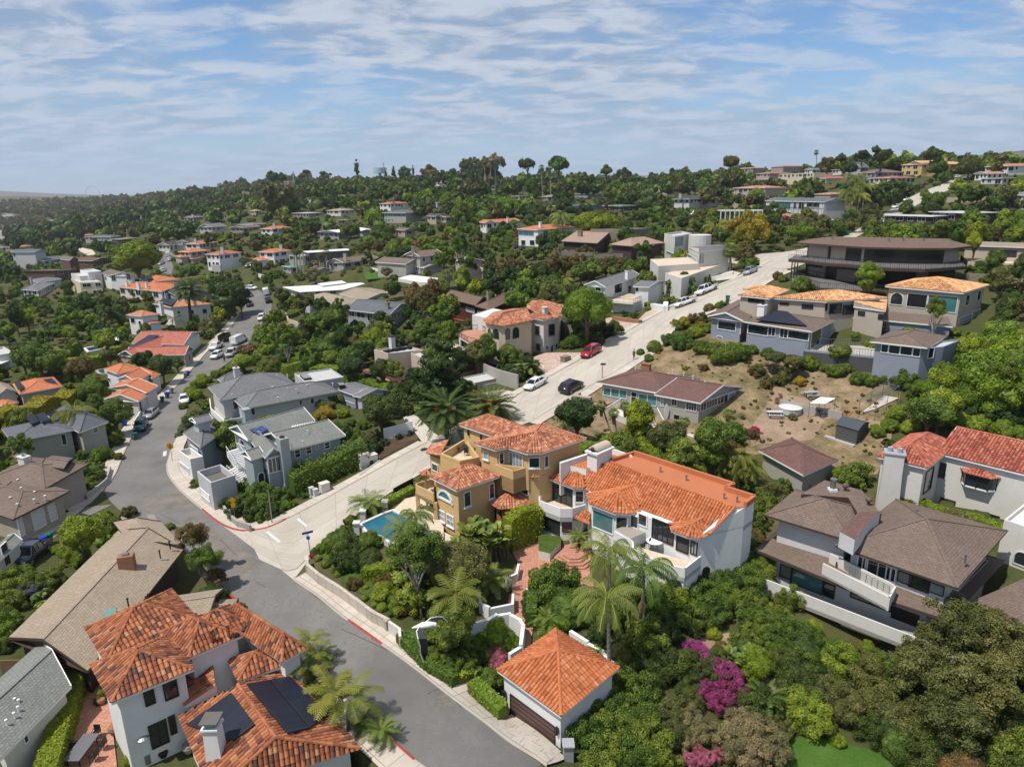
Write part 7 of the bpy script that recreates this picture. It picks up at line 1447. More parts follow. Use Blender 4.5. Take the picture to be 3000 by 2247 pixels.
def palm(kind,base,top,Lf,label=None,mat=None,seed=0,tr=.16,bark='bark_pale',fruit=False,cat='palm tree',group=None):
 P=hit(q(base)[0]);d=ray(q(top)[0]);t=hypot(P.x,P.y)/hypot(d.x,d.y);tp=CAM+d*t
 if tp.z<P.z+.3:tp.z=P.z+.3
 root=empty({'date':'date_palm','queen':'queen_palm','king':'king_palm','fan':'fan_palm','cycad':'dwarf_palm'}[kind],P,label,cat,group);mb=MB();n=7;pts=[P-vc(0,0,.5)]+[P.lerp(tp,i/n)+vc(sin(i*1.1+seed)*.04,0,0)for i in range(1,n+1)]
 mb.tube(pts,[tr*1.25]+[tr*(1.12-.25*i/n)for i in range(1,n+1)],bark,9)
 if kind in('king',):mb.tube([tp-vc(0,0,1.1),tp-vc(0,0,.1)],[tr*1.05,tr*.8],'leaf_hedge',8)
 mb.build('trunk',root,smooth=True);o=bpy.data.objects.new('fronds',palm_mesh(kind,seed));link(o,root);o.location=tp-P;o.scale=(Lf,Lf,Lf);o.rotation_euler.z=seed*1.3+P.x
 if mat:setmat(o,mat)
 if fruit:
  mb=MB();rg_=random.Random(seed)
  for i in range(9):
   a=rg_.random()*6.28;b=tp+vc(cos(a),sin(a),0)*.3;e=tp+vc(cos(a)*rg_.uniform(.8,1.5),sin(a)*rg_.uniform(.8,1.5)-.5,rg_.uniform(.0,1.3));mb.tube([b,(b+e)/2+vc(0,0,.5),e],[.05,.04,.03],'orange_fruit',5)
   for j in range(16):mb.ball(e+vc(rg_.gauss(0,.16),rg_.gauss(0,.16),rg_.gauss(-.1,.25)),.1,'orange_fruit',5,4)
  mb.build('fruit_stalks',root)
 if kind=='date':mb=MB();mb.ball(tp-vc(0,0,.35),.55,'thatch',10,6,(1,1,1.2));mb.build('crown_base',root)
 if kind=='fan' and Lf>1.2:mb=MB();mb.tube([tp-vc(0,0,1.6),tp-vc(0,0,.2)],[tr*1.5,tr*2.6],'thatch',9);mb.build('dead_frond_skirt',root)
 if not label:PLANTS.append([root,{'date':'stiff date palm','queen':'drooping queen palm','king':'slim king palm','fan':'tufted fan palm','cycad':'low fern like palm'}[kind],P,Lf,cat])
 return root
def bop_mesh(seed):
 k=('b',seed)
 if k in MC:return MC[k]
 rs=np.random.RandomState(seed+11);V,Fq,T_=[],[],[]
 for i in range(15):
  az=rs.uniform(0,6.28);up=rs.uniform(.75,1.45);L_=rs.uniform(.7,1.0);ca,sa=cos(az),sin(az);tw=rs.uniform(-.6,.6);x,z,a=rs.uniform(-.1,.1),0,up;bt=rs.uniform(.2,.85);prev=None;N=11
  for j in range(N+1):
   t=j/N;w=.012 if t<.42 else .15*sin(pi*min((t-.42)/.58,1))**.55+.01;W=lambda x,y,z:(x*ca-y*sa,x*sa+y*ca,z);l,c,r=W(x,-w,z+w*(.25+tw)),W(x,0,z),W(x,w,z+w*(.25-tw))
   if prev:k0=len(V);V.extend([*prev,l,c,r]);Fq+=[(k0,k0+1,k0+4,k0+3),(k0+1,k0+2,k0+5,k0+4)];T_+=[min(max(bt+rs.uniform(-.15,.15),0),1)]*2
   prev=(l,c,r);a-=(.02 if t<.5 else .17)*rs.uniform(.5,1.3);x+=cos(a)*L_/N;z+=sin(a)*L_/N
 MC[k]=arr_mesh('leaves',np.array(V),np.array(Fq),np.zeros((0,3),int),np.array(T_),'leaf_palm');return MC[k]
def bop(base,top,label=None,mat='leaf_palm',stems=4,seed=0,r=None):
 P=hit(q(base)[0]);d=ray(q(top)[0]);t=hypot(P.x,P.y)/hypot(d.x,d.y);H_=max((CAM+d*t).z-P.z,2.0);root=empty('bird_of_paradise',P,label,'plant');rg_=random.Random(seed+5)
 for i in range(stems):
  a=rg_.random()*6.28;rr_=(r or .9)*rg_.random();c=P+vc(cos(a)*rr_,sin(a)*rr_,0);hh=H_*rg_.uniform(.35,.6);tp=c+vc(rg_.uniform(-.3,.3),rg_.uniform(-.3,.3),hh);mb=MB();mb.tube([c-vc(0,0,.3),tp],[.14,.1],'bark',6);mb.build('stem',root)
  o=bpy.data.objects.new('leaves',bop_mesh((seed+i)%4));link(o,root);o.location=tp-P-vc(0,0,.1);s_=H_*rg_.uniform(.5,.62);o.scale=(s_,s_,s_);o.rotation_euler.z=a*2;setmat(o,mat)
 if not label:PLANTS.append([root,'broad leafed bird of paradise',P,1.5,'plant'])
 return root
def hedge(s,w,h,mat='leaf_hedge',label=None,rough=1.0,dens_=26,lumpy=False,size=.16):
 pts=[hit(p,h)for p in q(s)];pts=dens([vc(p.x,p.y,0)for p in pts],.8);rs=np.random.RandomState(len(s));P_,N_,T_=[],[],[];mb=MB();d0=(vc(pts[0].x,pts[0].y,ground(pts[0].x,pts[0].y))-CAM).length;size=max(size,d0*.0016)
 L_=sum((b-a).length for a,b in zip(pts[:-1],pts[1:]));core=[]
 for i,p in enumerate(pts):
  a,b=pts[max(i-1,0)],pts[min(i+1,len(pts)-1)];t=(b-a).normalized();x=vc(-t.y,t.x,0);g=ground(p.x,p.y);hh=h*(1+(.12*sin(i*.9)if lumpy else 0));ww=w*.46
  core.append([p+x*ww*k+vc(0,0,z)for k,z in((-1,g-.5),(-1,g+hh-.12),(1,g+hh-.12),(1,g-.5))])
 for i in range(len(core)-1):
  for j in range(3):mb.poly([core[i][j],core[i+1][j],core[i+1][j+1],core[i][j+1]],mat,.4)
 mb.poly(core[0],mat,.4);mb.poly(core[-1][::-1],mat,.4);per=(2*h+w);n=int(min(L_*per*1.5/(size*size),16000));cx=np.array([[(*c,)for c in r]for r in core]);seg=rs.randint(0,len(core)-1,n);tt=rs.rand(n);fr=rs.rand(n)*per;V=[]
 A=cx[seg]*(1-tt)[:,None,None]+cx[seg+1]*tt[:,None,None];side=np.where(fr<h,0,np.where(fr<h+w,1,2));u=np.where(side==0,fr/h,np.where(side==1,(fr-h)/w,(fr-h-w)/h));idx=np.arange(n)
 P_=A[idx,side]*(1-u)[:,None]+A[idx,side+1]*u[:,None];up=np.array((0,0,1.0));nx=A[:,3]-A[:,0];nx/=np.linalg.norm(nx,axis=1)[:,None]+1e-9;N_=np.where(side[:,None]==0,-nx,np.where(side[:,None]==1,up,nx));P_=P_+N_*rs.uniform(-.02,.10,n)[:,None]*rough
 V=leaves(rs,P_,N_,size,1.4,.5);org=vc(pts[0].x,pts[0].y,ground(pts[0].x,pts[0].y));me=arr_mesh('hedge',V-np.array(org),np.arange(n*4).reshape(-1,4),np.zeros((0,3),int),np.clip(rs.normal(.5,.22,n),0,1),mat)
 k0=len(V);cm=mb.build('hedge_core',loc=org);root=bpy.data.objects.new('hedge',me);link(root);root.location=org
 c=cm.data;cv=np.empty(len(c.vertices)*3,np.float32);c.vertices.foreach_get('co',cv);cl=np.empty(len(c.loops),np.int32);c.loops.foreach_get('vertex_index',cl)
 me2=arr_mesh('hedge',np.vstack([V-np.array(org),cv.reshape(-1,3)]),np.vstack([np.arange(n*4).reshape(-1,4),cl.reshape(-1,4)+k0]),np.zeros((0,3),int),np.concatenate([np.clip(rs.normal(.5,.22,n),0,1),np.full(len(cl)//4,.4)]),mat);root.data=me2;bpy.data.objects.remove(cm);bpy.data.meshes.remove(me)
 tag(root,label,'hedge');
 if not label:PLANTS.append([root,KW[mat]+' clipped hedge',org,2,'hedge'])
 return root
 # ---- traced plants
M_,D_k,L_m,O_l,G_d,R_t,G_y,F_n,H_g,B_l='leaf_mid','leaf_dark','leaf_lime','leaf_olive','leaf_gold','leaf_rust','leaf_grey','leaf_fern','leaf_hedge','leaf_blue'
MG,RD,PK,LC='leaf_magenta','leaf_red','leaf_pink','leaf_lilac'
put('wild',D_k,'B:30,115,42 15,165,40 55,165,35 280,215,35');put('shrub',M_,'B:10,65,30 85,100,48 30,30,25 165,280,25 150,280,20 180,320,28 695,305,48 415,435,40 280,410,30 380,480,40');put('ball',H_g,'B:132,310,19 155,282,19 165,305,15 108,300,13 75,280,14');put('ball',H_g,'A:1040,120,21 1065,150,18 1090,180,17 1060,100,20 1095,200,15 1030,150,14 1100,125,18')
put('ball',M_,'A:1055,170,17 1020,130,17 1080,85,24');put('shrub',L_m,'B:505,415,65 450,425,40 545,440,35 650,345,40 710,365,45 670,380,45');put('wild',M_,'B:695,245,75 645,280,45 740,300,40');put('wild',D_k,'B:615,290,28 615,330,25 345,425,30 325,385,30 950,450,45 915,430,35 825,410,30');put('shrub',PK,'B:500,482,48');put('shrub',M_,'B:482,548,48');put('shrub',MG,'B:202,325,18')
put('wild',M_,'B:350,505,35 410,500,40 310,465,30 450,475,35');put('wild',R_t,'B:160,215,25 125,235,22 40,235,22');put('shrub',G_d,'B:80,245,11');put('shrub',RD,'B:152,260,10 665,105,15');put('shrub',RD,'A:1012,142,11')
hedge('B:72,172 165,168',1.6,1.3,L_m,'bright lime clipped hedge block in the garden below the pool');hedge('B:608,228 670,220',1.3,1.3,M_,'dark clipped hedge between the patio and the wispy bush');hedge('B:618,250 615,320',1.0,1.8,M_,'tall clipped hedge flanking the garden stairs')
hedge('B:190,385 280,475 370,530',.9,1.0,M_,'long low hedge along the sidewalk by the flying gull',lumpy=True);hedge('B:425,538 480,590 525,628',1.1,1.3,H_g,'leafy hedge at the left side of the orange roofed garage',lumpy=True);hedge('B:370,525 435,505',.7,.8,H_g,'low hedge curving to the garden path entrance')
hedge('F:465,715 530,685 595,665',1.6,3.4,L_m,'tall yellow green hedge between the yellow villa and the white villa',lumpy=True,rough=4);hedge('F:575,630 590,590',1.3,3.4,L_m,'tall bright hedge squeezed between the two villas',lumpy=True);hedge('F:740,430 825,398 920,382',2.6,2.4,H_g,'broad lumpy hedge behind the white villa chimney',lumpy=True);hedge('E:860,645 925,610 980,582',1.1,.9,H_g,'low clipped hedge beside the iron fence uphill of the pool')
for b_,t_,L_,sd in(('B:872,320','B:868,125',3.2,0),('B:978,430','B:978,185',3.5,1),('B:872,542','B:861,280',3.3,2),('B:212,225','B:202,55',2.6,3),('B:250,120','B:240,10',2.4,4)):
 palm('queen',b_,t_,L_,seed=sd%3,tr=.15)
mb=MB();P=hit(q('B:978,430')[0]);mb.tube([P+vc(-.4,0,1.0),P+vc(-.5,0,3.2),P+vc(-.1,0,4.6)],[.42,.3,.08],'thatch',8);mk(mb,'dead_fronds',P,'hanging bundle of dry straw coloured fronds on the tall palm trunk','dead fronds')
for b_,t_,L_,sd in(('B:368,445','B:368,268',2.7,0),('B:355,440','B:350,358',1.8,1),('B:188,200','B:190,145',1.7,2),('B:1065,320','B:1080,245',1.5,0),('G:740,795','G:750,745',1.9,1),('A:1000,590','A:992,500',1.9,1),('A:1085,710','A:1080,590',2.4,2),('A:1005,515','A:1002,425',1.9,0),('B:20,715','B:25,610',2.5,0),('F:685,360','F:692,325',1.9,1),('5:745,325','5:744,272',3.4,2)):
 palm('king',b_,t_,L_,seed=sd,tr=.12,bark='bark')
for b_,t_,L_,sd in(('B:488,270','B:488,220',2.4,0),('B:772,120','B:770,80',1.5,1),('E:795,700','E:795,655',2.6,1),('B:675,380','B:670,350',1.8,1),('C:275,650','C:270,605',1.9,0),('B:125,750','B:130,710',1.5,1),('A:1030,495','A:1035,465',1.6,0),('B:65,700','B:75,685',1.3,0),('F:555,140','F:545,108',3.2,1),('D:365,435','D:360,425',2.4,0),('D:415,380','D:410,365',3.0,1),('D:285,450','D:280,435',3.0,0)):
 palm('cycad',b_,t_,L_,seed=sd%2,tr=.14,bark='bark_dark')
for b_,t_,sd in(('B:435,140','B:415,30',0),('B:480,150','B:475,35',1),('B:520,155','B:530,65',2),('B:350,165','B:345,95',3),('B:310,235','B:300,135',0),('B:270,260','B:265,165',1),('B:240,280','B:235,200',2),('B:335,225','B:330,145',3),('B:395,150','B:395,75',1),('B:250,340','B:240,260',3),('B:300,325','B:295,260',0),('B:465,155','B:452,65',2),('C:180,500','C:175,440',1),('G:800,300','G:725,200',2),('G:840,235','G:845,200',1)):
 bop(b_,t_,None,'leaf_palm',5,sd,1.3)
for b_,t_,sd in(('G:422,222','G:362,50',0),('G:432,225','G:412,82',1),('G:479,150','G:458,55',2),('G:704,242','G:698,118',3),('G:876,230','G:874,85',0),('G:820,215','G:816,145',1),('G:786,270','G:786,205',2)):
 palm('fan',b_,t_,1.5,seed=sd%2,mat='leaf_palm',tr=.12,bark='bark_pale')
for b_,t_,L_,sd in(('G:518,255','G:510,178',2.6,1),('G:558,270','G:558,202',2.3,2),('G:870,370','G:870,260',3.1,0),('G:930,380','G:930,272',3.0,1),('G:845,380','G:840,295',2.6,2),('G:950,380','G:960,310',2.5,0),('G:900,380','G:900,320',2.4,1)):
 palm('queen',b_,t_,L_,seed=sd,mat='leaf_palmyel',tr=.14)
put('shrub',D_k,'G:675,250,62 735,285,42 620,240,32 765,300,25');put('shrub',L_m,'G:200,270,28 220,240,25');put('wild',M_,'G:970,505,40 1005,465,38 1045,440,35 1080,415,30 930,585,45 895,625,48 940,645,60 860,670,45 915,700,65 980,690,60 840,720,45 880,750,60 950,760,60 1005,750,55 820,780,50');put('shrub',L_m,'G:942,555,21 980,585,22');put('wild',D_k,'G:990,530,35 1030,480,25 1060,475,25 975,625,40')
put('wild',M_,'B:820,590,60 890,565,65 950,590,70 810,665,60 880,660,65 950,665,65 820,740,70 900,740,75 980,740,70 1025,790,65 850,800,65 940,805,65');put('wild',D_k,'B:1005,440,55 1040,390,55 1060,500,60 1020,510,50 1070,330,50 980,505,40');put('wild',O_l,'B:1060,670,50 1075,725,45');put('shrub',B_l,'B:1035,740,25')
put('wild',M_,'C:45,280,60 100,235,55 30,350,55 150,190,45 190,165,42 210,220,50 130,295,55 215,300,50 90,345,40 235,350,50 300,360,50 280,415,50 350,400,55 410,430,55 470,465,50 390,485,50 250,450,40 320,450,45');put('wild',D_k,'C:165,240,45 240,280,40 350,505,45 435,520,45 210,440,35 15,490,40 20,565,40 740,600,55 750,780,65 825,800,65 610,710,50');put('shrub',L_m,'C:100,395,28 595,440,30 40,215,22 500,740,30 565,690,25')
put('wild',O_l,'C:340,480,40 335,520,30 425,600,55 480,590,55 505,645,50 450,650,45 590,525,55 530,460,40 615,585,60 670,645,60 715,700,65 770,660,60 665,500,45');put('wild',M_,'C:690,540,55 625,500,45 560,520,40 400,690,35 825,740,60 780,725,55')
put('airy',O_l,'C:895,395,115 1000,410,100 825,430,75 1065,490,95',hs=.95,seed=1,low=1.3);put('airy',O_l,'C:810,540,105 940,565,120 875,665,105 770,475,75',seed=2,low=1.3,hs=.95);put('wild',M_,'C:1050,740,55 1090,665,45 1040,800,50 990,750,45');put('wild',D_k,'C:1085,570,50 1000,665,55 950,725,55 925,800,55')
put('wild',MG,'C:35,445,30 60,480,38 100,510,42 145,540,48 165,585,45 90,595,42 130,625,38 55,560,28');put('wild',PK,'C:45,770,22 75,800,25 115,790,22 30,810,25');put('wild',G_y,'C:190,700,55 240,725,60 280,770,55 170,765,55 30,675,45 65,715,40 225,795,55 125,725,35 15,740,35');put('wild',O_l,'C:20,625,40 310,675,35 320,720,30');put('shrub',R_t,'C:125,450,35')
put('wild',M_,'E:250,615,42 310,605,45 360,625,50 415,595,45 285,655,42 340,670,45 395,665,45 440,635,40 375,710,30 450,590,35');put('wild',D_k,'E:265,695,35 320,710,35 420,695,30 240,660,30');put('wild',O_l,'E:490,555,42 530,540,48 575,525,48 620,505,48 665,480,48 710,460,45 750,440,42 795,410,42 825,390,30');hedge('E:480,540 575,500 675,452 780,410',2.6,2.8,M_,'tall loose hedge hiding the foot of the pale green house',lumpy=True,rough=7,size=.22);put('wild',D_k,'E:560,570,35 620,550,35 670,530,30 720,505,30 810,450,30 500,585,30')
put('shrub',L_m,'E:470,665,28 495,660,20 265,590,25');put('wild',RD,'E:210,565,31 240,575,28 185,580,22');put('shrub',B_l,'E:172,605,25 182,630,22 45,360,18 30,380,15');put('tall',M_,'E:212,400,58',label='dense green tree between the narrow cottage and the solar panel roof',seed=1,hs=.9);put('wild',M_,'E:200,360,35 255,345,30 165,480,25 140,500,20 100,580,22')
put('round',D_k,'E:850,280,82',label='rounded blue green tree on a slim trunk above the white fence',seed=2);put('shrub',G_d,'E:625,295,45');put('shrub',L_m,'E:700,295,30 730,325,20 715,360,22 690,280,20');put('shrub',M_,'E:600,250,28 650,235,30 690,235,20 780,340,30 740,390,30 620,260,25');put('wild',R_t,'E:450,265,28 500,260,25 540,245,22 765,220,30 330,300,22 665,100,30')
put('wild',D_k,'E:860,415,20 925,390,15 970,375,14');put('shrub',L_m,'E:100,220,40 115,175,35 80,205,30 125,150,25 185,135,25 220,120,22 265,105,25');put('shrub',M_,'E:65,320,28 55,345,22 150,160,22 50,265,20');put('umb',R_t,'E:315,35,50',label='small rusty brown spreading tree above the grey shingle house',low=.9)
hedge('E:395,92 480,92 565,80',2.6,2.2,H_g,'long broad hedge above the large grey shingle roof',lumpy=True);hedge('E:575,100 635,98 695,102',3.2,2.2,H_g,'thick rounded hedge beside the flat roof section of the grey house');hedge('E:715,132 800,152 925,195',2.4,1.8,H_g,'sloping lime hedge behind the grey house garage wing',lumpy=True);hedge('E:500,50 590,45 675,30',3,1.8,L_m,'bright hedge band higher up the slope left of the flat roofed house',lumpy=True)
put('cedar',D_k,'F:200,125,118',label='huge dark tiered cedar beside the flat roofed house',seed=1,low=1.6,hs=1.1);put('cedar',M_,'F:170,30,55',label='lighter green cedar top above the flat roofed house',seed=0,low=2.4);put('wild',D_k,'F:125,235,75 65,240,60 280,210,50 30,280,45 165,280,55 10,210,45');put('tall',D_k,'F:90,180,60',seed=0)
palm('date','F:220,420','F:215,288',4.6,'large date palm with orange fruit stalks left of the yellow villa roof',tr=.38,bark='bark',fruit=True,seed=0);palm('date','F:408,325','F:400,270',4.3,'second date palm partly hidden behind the yellow villa roof',tr=.36,bark='bark',fruit=True,seed=1)
palm('date','5:830,325','5:811,150',5.8,'tall date palm towering over the white house left of the street',tr=.42,bark='bark_dark',seed=2)
put('round',M_,'F:475,60,55',label='leafy green tree in front of the curved cream window wall',low=1.0);put('shrub',M_,'F:440,80,38 505,75,35 545,65,25');put('shrub',LC,'F:520,11,16');put('wild',D_k,'F:540,120,48 480,130,35 450,110,30 500,145,30');put('dome',L_m,'7:765,300,112',label='large bright lime domed tree beside the cream tower house',seed=0,hs=1.05)
put('shrub',M_,'7:710,450,48 750,425,40 675,460,30');put('wild',D_k,'7:765,400,55 825,400,45 880,400,40 810,440,35 725,400,35');put('round',D_k,'7:350,195,55 425,165,60 310,210,45 505,165,60 565,150,55');put('round',M_,'7:500,230,60 560,210,55 620,220,55 590,255,45 650,250,40 450,210,45');put('dome',H_g,'7:460,270,60')
put('tall',R_t,'7:710,120,40 630,115,40 670,115,35 850,120,35 910,125,30');put('round',M_,'7:740,145,45 800,135,45 780,115,35 950,130,40 990,120,40 880,140,30');put('round',R_t,'7:350,125,30 400,115,30 440,110,30 480,105,25');palm('queen','7:665,220','7:655,188',5.0,seed=1,mat='leaf_palmyel');palm('fan','8:260,98','8:261,40',4.8,seed=0,mat='leaf_palm')
put('airy',M_,'7:165,100,60',label='tall open eucalyptus in front of the pink brown roof',seed=0,low=2.0);put('airy',M_,'7:250,115,50',label='second open eucalyptus right of the tallest one',seed=2,low=2.0);put('airy',M_,'7:210,30,48',label='upper crown of wispy trees above the pink brown roof',seed=1,low=2.6)
put('round',R_t,'7:50,280,80 100,225,55 15,240,55');put('round',D_k,'7:60,350,55 15,320,55');put('dome',M_,'6:530,360,85',label='broad grey green tree in front of the slate two storey house',seed=2,hs=.9);put('round',D_k,'6:765,375,65 800,410,45');put('round',L_m,'6:730,440,62',seed=1);put('shrub',L_m,'6:500,440,32 465,465,30 435,490,30');put('shrub',M_,'6:600,450,35 640,480,35 565,480,30 665,505,30 410,445,25')
put('round',D_k,'6:65,215,55 120,235,70 90,270,60',seed=0);put('ball',O_l,'6:25,385,52',label='large clipped grey green ball shrub on the lawn left of the street');put('shrub',H_g,'6:75,325,40 50,345,30');hedge('6:45,295 120,292',3,3.2,H_g,'tall clipped hedge screen below the dark round trees');put('round',D_k,'6:335,250,38',seed=1);put('shrub',H_g,'6:380,270,30 350,290,20')
hedge('6:310,340 375,320 425,295',2,1.4,M_,'dark hedge above the kidney shaped pool');put('wild',H_g,'6:235,400,30 280,410,30 350,400,30 400,415,30 310,385,20');put('wild',O_l,'6:345,435,30 380,445,25');hedge('6:300,505 425,510 575,475',3,2.0,L_m,'long bright hedge running across the slope above the grey house',lumpy=True)
put('round',L_m,'1:590,530,86',label='big round lime green tree in the left valley',seed=1,hs=1.0);put('round',D_k,'5:1000,165,70 965,130,45 1040,200,35 615,450,48 698,475,58',seed=2);put('round',M_,'5:765,465,32 400,590,60 165,440,75 100,440,60 215,465,60 465,590,30');put('round',M_,'D:465,290,70',label='round green tree between the orange roofed house and the taupe house',seed=0)
put('shrub',D_k,'5:645,175,35 590,165,30 560,515,30');hedge('5:195,388 225,395 250,415 265,440',2.4,2.6,L_m,'curved lime hedge on the left slope');hedge('5:240,445 350,440 445,425',3,3.2,H_g,'long dark clipped hedge below the small dark pool');hedge('5:445,400 500,390 545,380',2.5,2.0,H_g,'clipped hedge right of the small dark pool');hedge('5:400,325 435,320 482,309',2.5,4.5,H_g,'tall block hedge behind the pool umbrella')
hedge('5:482,295 550,290',2.5,2.2,H_g,'clipped hedge at the foot of the white house with the tall palm');put('round',O_l,'5:470,435,38 625,310,25');hedge('5:310,480 350,505',2.4,2,H_g,'small clipped hedge left of the round lawn');hedge('D:0,280 75,265 150,240 280,200',4,4.2,G_d,'long mixed bamboo hedge above the taupe slate roof house',lumpy=True);put('round',M_,'D:375,165,38 400,210,40 350,150,30 360,210,35')
palm('queen','D:328,425','D:300,290',4.6,'large feathery palm in front of the taupe slate roof house',seed=0,mat='leaf_palmyel',tr=.18);palm('queen','D:350,400','D:345,320',3.4,seed=1,mat='leaf_palmyel');put('shrub',L_m,'D:415,460,45');put('shrub',H_g,'D:470,380,30 440,400,25 480,465,20');put('wild',M_,'D:390,410,35 440,370,30 360,380,30 480,410,25 330,465,22');put('shrub',R_t,'D:480,470,22 325,580,40');put('wild',M_,'D:360,555,45 400,530,25 350,590,30 320,545,30')
put('round',L_m,'A:260,75,75',label='bright yellow green tree with a pale trunk beside the black pickup',seed=2,low=1.6);put('shrub',L_m,'A:185,125,22 345,20,25 250,130,20');put('wild',M_,'A:20,240,55 65,225,45 110,240,45 30,300,45 10,350,40 165,225,40');put('wild',LC,'A:95,260,35 135,215,25');put('wild',R_t,'A:150,270,20 190,235,20 420,5,22');put('shrub',M_,'A:420,2,25 550,50,18')
put('airy',R_t,'A:625,85,50',label='rust tinged open tree at the street side of the tan shingle house',seed=0,low=2.6);put('airy',M_,'A:665,160,55',label='open green tree beside the carport of the tan shingle house',seed=1,low=2.0);put('airy',R_t,'A:705,215,35',seed=2,low=1.3);put('wild',M_,'A:610,295,20 645,320,15 725,265,15');put('wild',D_k,'A:10,435,30')
put('wild',M_,'A:265,425,40 240,455,30 295,450,20 780,310,15');hedge('A:252,472 220,570 180,700 135,850',1.5,1.7,L_m,'long lime clipped hedge beside the terracotta terrace at lower left',size=.1);put('wild',L_m,'A:940,545,35 980,560,40 1030,590,30 950,590,25 1080,645,25');put('wild',D_k,'A:995,600,30 1040,620,25')
put('shrub',G_d,'A:372,698,21');put('shrub',L_m,'A:420,805,25 332,585,18');put('wild',R_t,'A:330,608,18');put('wild',D_k,'A:578,725,22')
put('dome',F_n,'H:950,130,135 1060,210,130 825,165,100 750,210,75 1065,60,120 910,30,75 850,240,75 975,260,75',hs=1.0,low=.9);put('wild',D_k,'H:750,280,55 850,300,55 950,310,55 1050,320,55');put('wild',M_,'H:665,125,55 620,165,45 670,210,45 725,85,35');put('shrub',H_g,'H:600,300,50 670,295,50 750,320,55 840,325,55 930,340,55 1015,360,55 1090,380,45 560,345,40 510,370,35 650,350,40');put('shrub',L_m,'H:500,350,20 360,540,38 400,560,22 172,530,42 150,500,22')
put('umb',O_l,'H:90,65,55 165,80,55',seed=0,low=1.2);put('shrub',L_m,'H:235,90,48');put('wild',O_l,'H:140,140,40 30,125,30 65,165,25 110,165,25');put('shrub',G_d,'H:200,165,29');put('shrub',M_,'H:345,125,42 385,110,30 440,155,40 490,165,35 540,155,30 300,110,25');put('shrub',RD,'H:15,360,22');put('wild',R_t,'H:5,380,25 60,180,20');put('shrub',O_l,'H:168,308,20')
hedge('H:585,618 700,645 850,692 1030,745',1.6,1.6,L_m,'ivy covered ledge hedge between the brown hip roof and the white house',lumpy=True);put('wild',M_,'H:100,615,40 55,665,45 30,715,45 125,585,30 210,570,30 50,620,30 10,770,40')
put('ball',M_,'8:322,472,36 296,518,23 260,492,19');put('ball',R_t,'8:556,302,25');put('shrub',M_,'8:380,440,38 435,455,48 525,470,45 590,480,45 620,515,55 700,500,50 740,480,30 810,495,30 665,475,40 565,385,30');put('shrub',L_m,'8:500,410,40 452,560,15 550,395,20');put('wild',G_d,'8:440,375,32 415,370,22 465,360,22');put('wild',R_t,'8:530,350,30 490,350,25 750,580,25 805,635,20 535,560,20');put('ball',M_,'8:600,292,21');put('wild',M_,'8:620,295,25')
put('wild',M_,'8:445,210,55 400,200,30 480,200,30 520,180,30 550,175,20 380,270,25');put('shrub',G_d,'8:495,215,14');put('shrub',R_t,'4:100,425,45 220,505,22');put('shrub',M_,'4:115,465,40 240,515,20');put('wild',G_d,'4:120,345,55 75,330,30 165,340,30',hs=1.2,low=1.2)
palm('fan','8:562,165','8:565,90',3.6,'fan palm in front of the tall white modern house',seed=0,tr=.25,mat='leaf_palm');palm('fan','4:52,480','4:50,410',4.6,seed=1,tr=.2,mat='leaf_palm');palm('fan','3:1090,585','3:1088,490',4.2,seed=0,tr=.2,mat='leaf_palm')
for b_,t_,L_,sd in(('4:485,295','4:480,200',6,0),('4:505,295','4:510,215',6,1),('4:525,285','4:530,180',5.5,2),('4:495,250','4:500,150',6,0),('4:15,340','4:5,310',5,1),('3:1030,450','3:1025,395',5.5,2),('3:950,410','3:945,370',5,1),('3:710,545','3:705,485',5,0)):
 palm('queen',b_,t_,L_,seed=sd,mat='leaf_palmyel',tr=.22)
for b_,t_,L_ in(('6:400,155','6:395,55',4.0),('6:415,155','6:408,48',4.2),('6:428,170','6:422,25',4.6),('6:388,140','6:385,50',3.4),('6:500,145','6:495,70',4.2),('6:528,145','6:524,55',4.6),('3:280,280','3:275,135',7),('3:316,275','3:312,135',7),('3:238,280','3:235,220',5),('3:170,220','3:170,175',6),('3:210,215','3:208,170',6),('3:108,260','3:108,190',6),('3:130,250','3:131,220',5),('4:360,102','4:358,58',6.5),('2:555,320','2:552,260',7),('2:605,300','2:605,250',7),('2:360,350','2:570,260',0)):
 if L_:palm('fan',b_,t_,L_*.62,seed=int(L_)%2,tr=.26,bark='bark_pale')
palm('date','2:730,295','2:725,228',9,'large date palm on the ridge slope above the large grey house',tr=.6,bark='bark_dark',seed=1)
for b_,t_ in(('1:312,380','1:312,350'),('1:685,380','1:685,325'),('3:368,445','3:364,350')):
 palm('queen',b_,t_,6,seed=1,tr=.25)
put('cone',D_k,'2:510,145,31',label='tall Norfolk style conifer standing highest on the ridge left of centre',low=.8,seed=0);put('cone',D_k,'2:668,160,22 635,175,20 752,155,20',low=.8);put('tall',B_l,'2:715,160,26 700,165,20 732,160,19',low=1.0);put('round',R_t,'2:825,160,38 800,155,20',low=1.2)
put('umb',D_k,'2:292,155,22 362,160,19 272,175,18 395,165,11',low=1.6);put('round',D_k,'2:145,178,30 185,180,25',low=.9);put('dome',O_l,'2:170,280,90',label='very broad grey green eucalyptus on the left middle slope',low=.8,hs=1.2,seed=1);put('round',O_l,'2:115,300,45 225,295,45',low=.7)
put('round',M_,'2:790,275,48 760,260,40',low=.8);put('round',D_k,'2:800,215,45 740,215,30 925,175,35 1000,150,40 980,130,30 1040,150,40 1080,135,40 1100,160,30 880,165,20',low=.9);put('airy',O_l,'2:985,120,28 1025,118,25 1085,115,30',low=1.5);put('round',L_m,'2:925,420,30 900,280,40 780,255,25',low=.8);put('round',M_,'2:480,405,45 670,230,30 615,415,45 285,405,40 515,320,20 250,435,30',low=.8)
